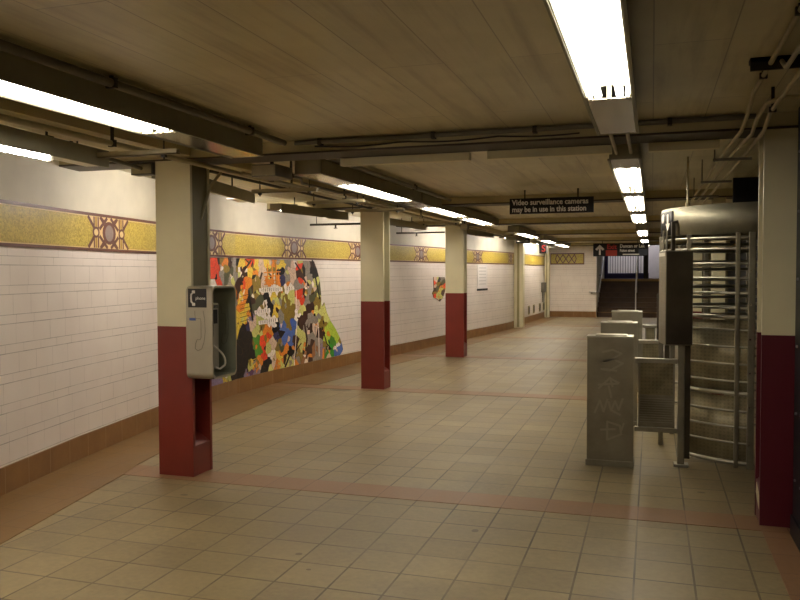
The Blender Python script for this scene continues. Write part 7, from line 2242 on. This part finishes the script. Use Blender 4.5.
rail(-0.11, 0.065, 10.98, 'guard rail beside the farthest turnstile cabinet with dark end post', True, 1.3)
c = thing('gate_post', 'steel post with square foot plate carrying the card reader box', 'post', (.235, 6.83, 0))
obj('shaft', MB().box(.207, .262, 6.80, 6.86, .02, 1.0, 'steel_dull', .006), None, c)
obj('foot_plate', MB().box(.18, .295, 6.775, 6.885, 0, .022, 'steel', .004), None, c)
obj('side_channel', MB().box(.262, .305, 6.84, 6.88, .06, 1.0, 'steel_dark', .004), None, c)
c = thing('reader_box', 'tall dark card reader box mounted on the gate post', 'reader box', (.2, 6.75, 1.0))
M = T(.105, 6.70, 0, 0, 0, math.radians(9))
obj('case', MB().box(0, .213, 0, .30, 1.0, 1.765, 'steel_dull', .008, M), None, c)
obj('front_panel', MB().box(.006, .207, -.006, 0, 1.01, 1.755, 'steel_dark', .002, M), None, c)
obj('side_lip', MB().box(-.004, 0, .02, .28, 1.72, 1.75, 'white_enamel', 0, M), None, c)
pm = MB().box(.055, .085, .06, .1, 1.765, 2.0, 'steel_dark', .004, M); obj('upright', pm, None, c)
obj('hook_arm', MB().tube([M @ Vector((.07, .08, 1.99)), M @ Vector((.10, .09, 2.0)), M @ Vector((.115, .12, 1.96)), M @ Vector((.13, .2, 1.90))], .014, 'steel_dark', 10), None, c)
for xx in (.005, .03): obj('slim_tube', MB().tube([M @ Vector((xx, .14, 1.765)), M @ Vector((xx, .14, 1.93))], .008, 'steel', 8), None, c)

# ------------------------------------------------------------------ tall revolving gate
HX, HY, HR = 0.95, 7.72, 0.87
c = thing('revolving_gate', 'tall stainless revolving gate with a round cage beside the right column', 'turnstile', (HX, HY, 0))
obj('top_band', MB().arc_wall(HX, HY, HR - .02, HR, math.radians(85), math.radians(360), 1.905, 2.15, 'steel_band', 72), None, c)
obj('top_cover', MB().cyl(HX, HY, 2.10, 2.125, HR - .025, 'steel_dull', 48), None, c)
a0, a1 = math.radians(223), math.radians(258)
def A(d): return math.radians(d)
for z0, z1, mm in ((.04, .58, 'perforated_steel'), (.62, 1.20, 'perforated_steel')):
    obj('barrier_panel', MB().arc_wall(HX, HY, HR - .006, HR, A(222), A(257), z0, z1, mm, 24), None, c)
for z in (.035, .20, .33, .46, .60, .70, .84, .98, 1.12, 1.22):
    th = .022 if z in (.035, .60, 1.22) else .011
    obj('barrier_bar', MB().arc_wall(HX, HY, HR - .012, HR + .012, A(221), A(258), z - th / 2, z + th, 'steel', 24), None, c)
for z in (1.30, 1.42, 1.54, 1.66, 1.78, 1.87):
    obj('cage_bar', MB().tube([(HX + HR * math.cos(A(190 + i * 3.6)), HY + HR * math.sin(A(190 + i * 3.6)), z) for i in range(20)], .012, 'steel', 8), None, c)
for dg, w in ((221.5, .02), (250.5, .018), (257.5, .026)):
    x, y = HX + HR * math.cos(A(dg)), HY + HR * math.sin(A(dg))
    p = obj('cage_post', MB().box(x - w, x + w, y - .02, y + .02, 0, 1.91, 'steel_dull', .006), None, c)
    if dg > 255:
        for z in (.2, .5, .78, 1.05, 1.33, 1.6): obj('bolt_head', MB().tube([(x - w * .4, y - .02, z), (x - w * .4, y - .028, z)], .008, 'chrome', 8), None, p)
for dg in (186, 150, 120, 92):
    x, y = HX + HR * math.cos(A(dg)), HY + HR * math.sin(A(dg))
    obj('cage_post', MB().box(x - .022, x + .022, y - .022, y + .022, 0, 1.91, 'steel_dull', .006), None, c)
# lower skirt connecting the rear side, then the rotor
obj('rotor_shaft', MB().cyl(HX, HY, .02, 2.1, .05, 'steel_dull', 20), None, c)
for ang in (205, 325, 85):
    for i in range(11):
        z = .22 + i * .155
        d = Vector((math.cos(A(ang)), math.sin(A(ang)), 0)); q = Vector((HX, HY, z))
        obj('rotor_arm', MB().tube([q + d * .045, q + d * .76, q + d * .79 + Vector((0, 0, .02)), q + d * .79 + Vector((0, 0, .045)), q + d * .76 + Vector((0, 0, .065)), q + d * .045 + Vector((0, 0, .065))], .013, 'steel', 8), None, c)
# comb bars on the far side of the cage
for i in range(9):
    z = .32 + i * .19
    obj('comb_bar', MB().tube([(HX + HR * math.cos(A(150)), HY + HR * math.sin(A(150)), z), (HX - .18, HY + .28, z)], .013, 'steel', 8), None, c)
# small sign on the band: white pictogram and down arrow on dark panel
sg = MB().arc_wall(HX, HY, HR + .001, HR + .008, A(184), A(207), 1.915, 2.125, 'black_plate', 12); s = obj('direction_sign', sg, None, c)
def on(dg, z, o=.0095): return (HX + (HR + o) * math.cos(A(dg)), HY + (HR + o) * math.sin(A(dg)), z)
m = MB(); m.faces([on(199.6, 2.10), on(202, 2.10), on(202, 2.02), on(204, 2.02), on(200.8, 1.95), on(197.6, 2.02), on(199.6, 2.02)], [(0, 1, 2, 6), (5, 6, 2), (5, 2, 3), (5, 3, 4)], 'letter_white'); obj('arrow', m, None, s, False)
m = MB(); m.faces([on(189, 2.03), on(194, 2.03), on(195, 2.10), on(192, 2.11), on(188, 2.09)], [(0, 1, 2, 3, 4)], 'letter_white'); obj('pictogram', m, None, s, False)
tag(obj('hanging_rod', MB().tube([(.285, 7.18, 2.15), (.285, 7.18, CEIL)], .009, 'conduit_paint', 8).cyl(.285, 7.18, 2.15, 2.18, .02, 'conduit_paint', 12)), 'thin pale rod from the ceiling down to the rim of the revolving gate', 'rod')
tag(obj('litter', MB().poly([(.70, 5.95, .0), (.74, 5.97, .0), (.735, 6.0, .0), (.70, 5.99, .0)], (0.004, 0, .012), 'litter_white')), 'scrap of white litter on the floor left of the right column', 'litter')

# ------------------------------------------------------------------ stairs at the far end
NS, RUN, RISE = 8, 0.345, 0.1625
c = thing('staircase', 'dark stone stairs rising at the far end of the passage', 'stairs', (-.82, 29.8, 0))
for i in range(NS):
    y = 28.45 + i * RUN
    st = obj('step', MB().box(-1.835, .375, y, 31.2 if i == NS - 1 else y + RUN + .02, (0 if i == 0 else RISE * i - .02), RISE * (i + 1), 'stair_stone'), None, c)
    obj('nosing', MB().box(-1.835, .375, y - .012, y + .05, RISE * (i + 1) - (.075 if i == NS - 1 else 0), RISE * (i + 1) + .008, 'stair_nosing' if i in (0, NS - 1) else 'stair_stone'), None, st)
c = thing('stair_rail', 'thin white handrail down the middle of the stairs', 'railing', (-.5, 29.6, 0))
y_top = 28.45 + RUN * NS
obj('rail', MB().tube([(-.53, 28.35, .95), (-.53, 28.6, 1.0), (-.53, y_top, 2.25), (-.53, y_top + .5, 2.25)], .024, 'handrail_paint', 10), None, c)
for y, z in ((28.42, 0), (29.9, RISE * 5), (31.5, 1.3)): obj('post', MB().tube([(-.53, y, z), (-.53, y, .97 if y < 28.5 else (1.55 if y < 30 else 2.25))], .02, 'handrail_paint', 8), None, c)
c = thing('wall_handrail', 'white handrail on the left wall of the stairs', 'railing', (-1.78, 29.6, .9))
obj('rail', MB().tube([(-2.08, 28.12, .88), (-1.80, 28.12, .88), (-1.76, 28.3, .9), (-1.76, 28.7, 1.0), (-1.76, y_top, 2.3), (-1.76, y_top + .6, 2.35)], .026, 'handrail_paint', 10), None, c)
obj('bracket', MB().box(-2.02, -1.96, 28.1, 28.2, .82, .87, 'conduit_grey'), None, c)
obj('bracket', MB().box(-1.84, -1.76, 29.9, 29.94, 1.42, 1.48, 'conduit_grey'), None, c)
c = thing('landing_fence', 'fence of dark bars with blue base and blue posts above the stairs', 'fence', (-1.1, 33.0, 1.3))
obj('kick_panel', MB().box(-1.835, -.12, 32.98, 33.02, 1.3, 1.52, 'blue_paint'), None, c)
obj('end_post', MB().box(-1.835, -1.69, 32.97, 33.05, 1.3, 3.2, 'blue_paint'), None, c)
obj('end_post', MB().box(-.32, -.14, 32.97, 33.05, 1.3, 3.2, 'dark_iron'), None, c)
obj('top_bar', MB().box(-1.835, -.14, 32.98, 33.02, 3.1, 3.16, 'blue_paint'), None, c)
for i in range(14):
    x = -1.61 + i * .099; obj('bar', MB().box(x - .011, x + .011, 32.99, 33.01, 1.5, 3.12, 'navy_panel'), None, c)
c = thing('landing_fill_light', 'unseen fluorescent light added to light the wall behind the landing fence', 'light fixture', (-.8, 34.6, 3.7))  # unseen lamp, added to light the landing's back wall
obj('housing', MB().box(-1.75, .3, 34.5, 34.7, 3.72, 3.8, 'housing'), None, c)
for y in (34.55, 34.65): obj('fluorescent_tube', MB().tube([(-1.7, y, 3.69), (.2, y, 3.69)], .018, 'tube_glow_landing', 10), None, c)

# ------------------------------------------------------------------ world and view
w = bpy.data.worlds.new('World'); SC.world = w; w.use_nodes = True
w.node_tree.nodes['Background'].inputs[0].default_value = (0.02, 0.018, 0.014, 1)
w.node_tree.nodes['Background'].inputs[1].default_value = 0.3
SC.view_settings.view_transform = 'Standard'; SC.view_settings.look = 'None'
SC.view_settings.gamma = 1.0; SC.view_settings.use_curve_mapping = False
SC.view_settings.exposure = 0.85
SC.cycles.diffuse_bounces = 8; SC.cycles.max_bounces = 12
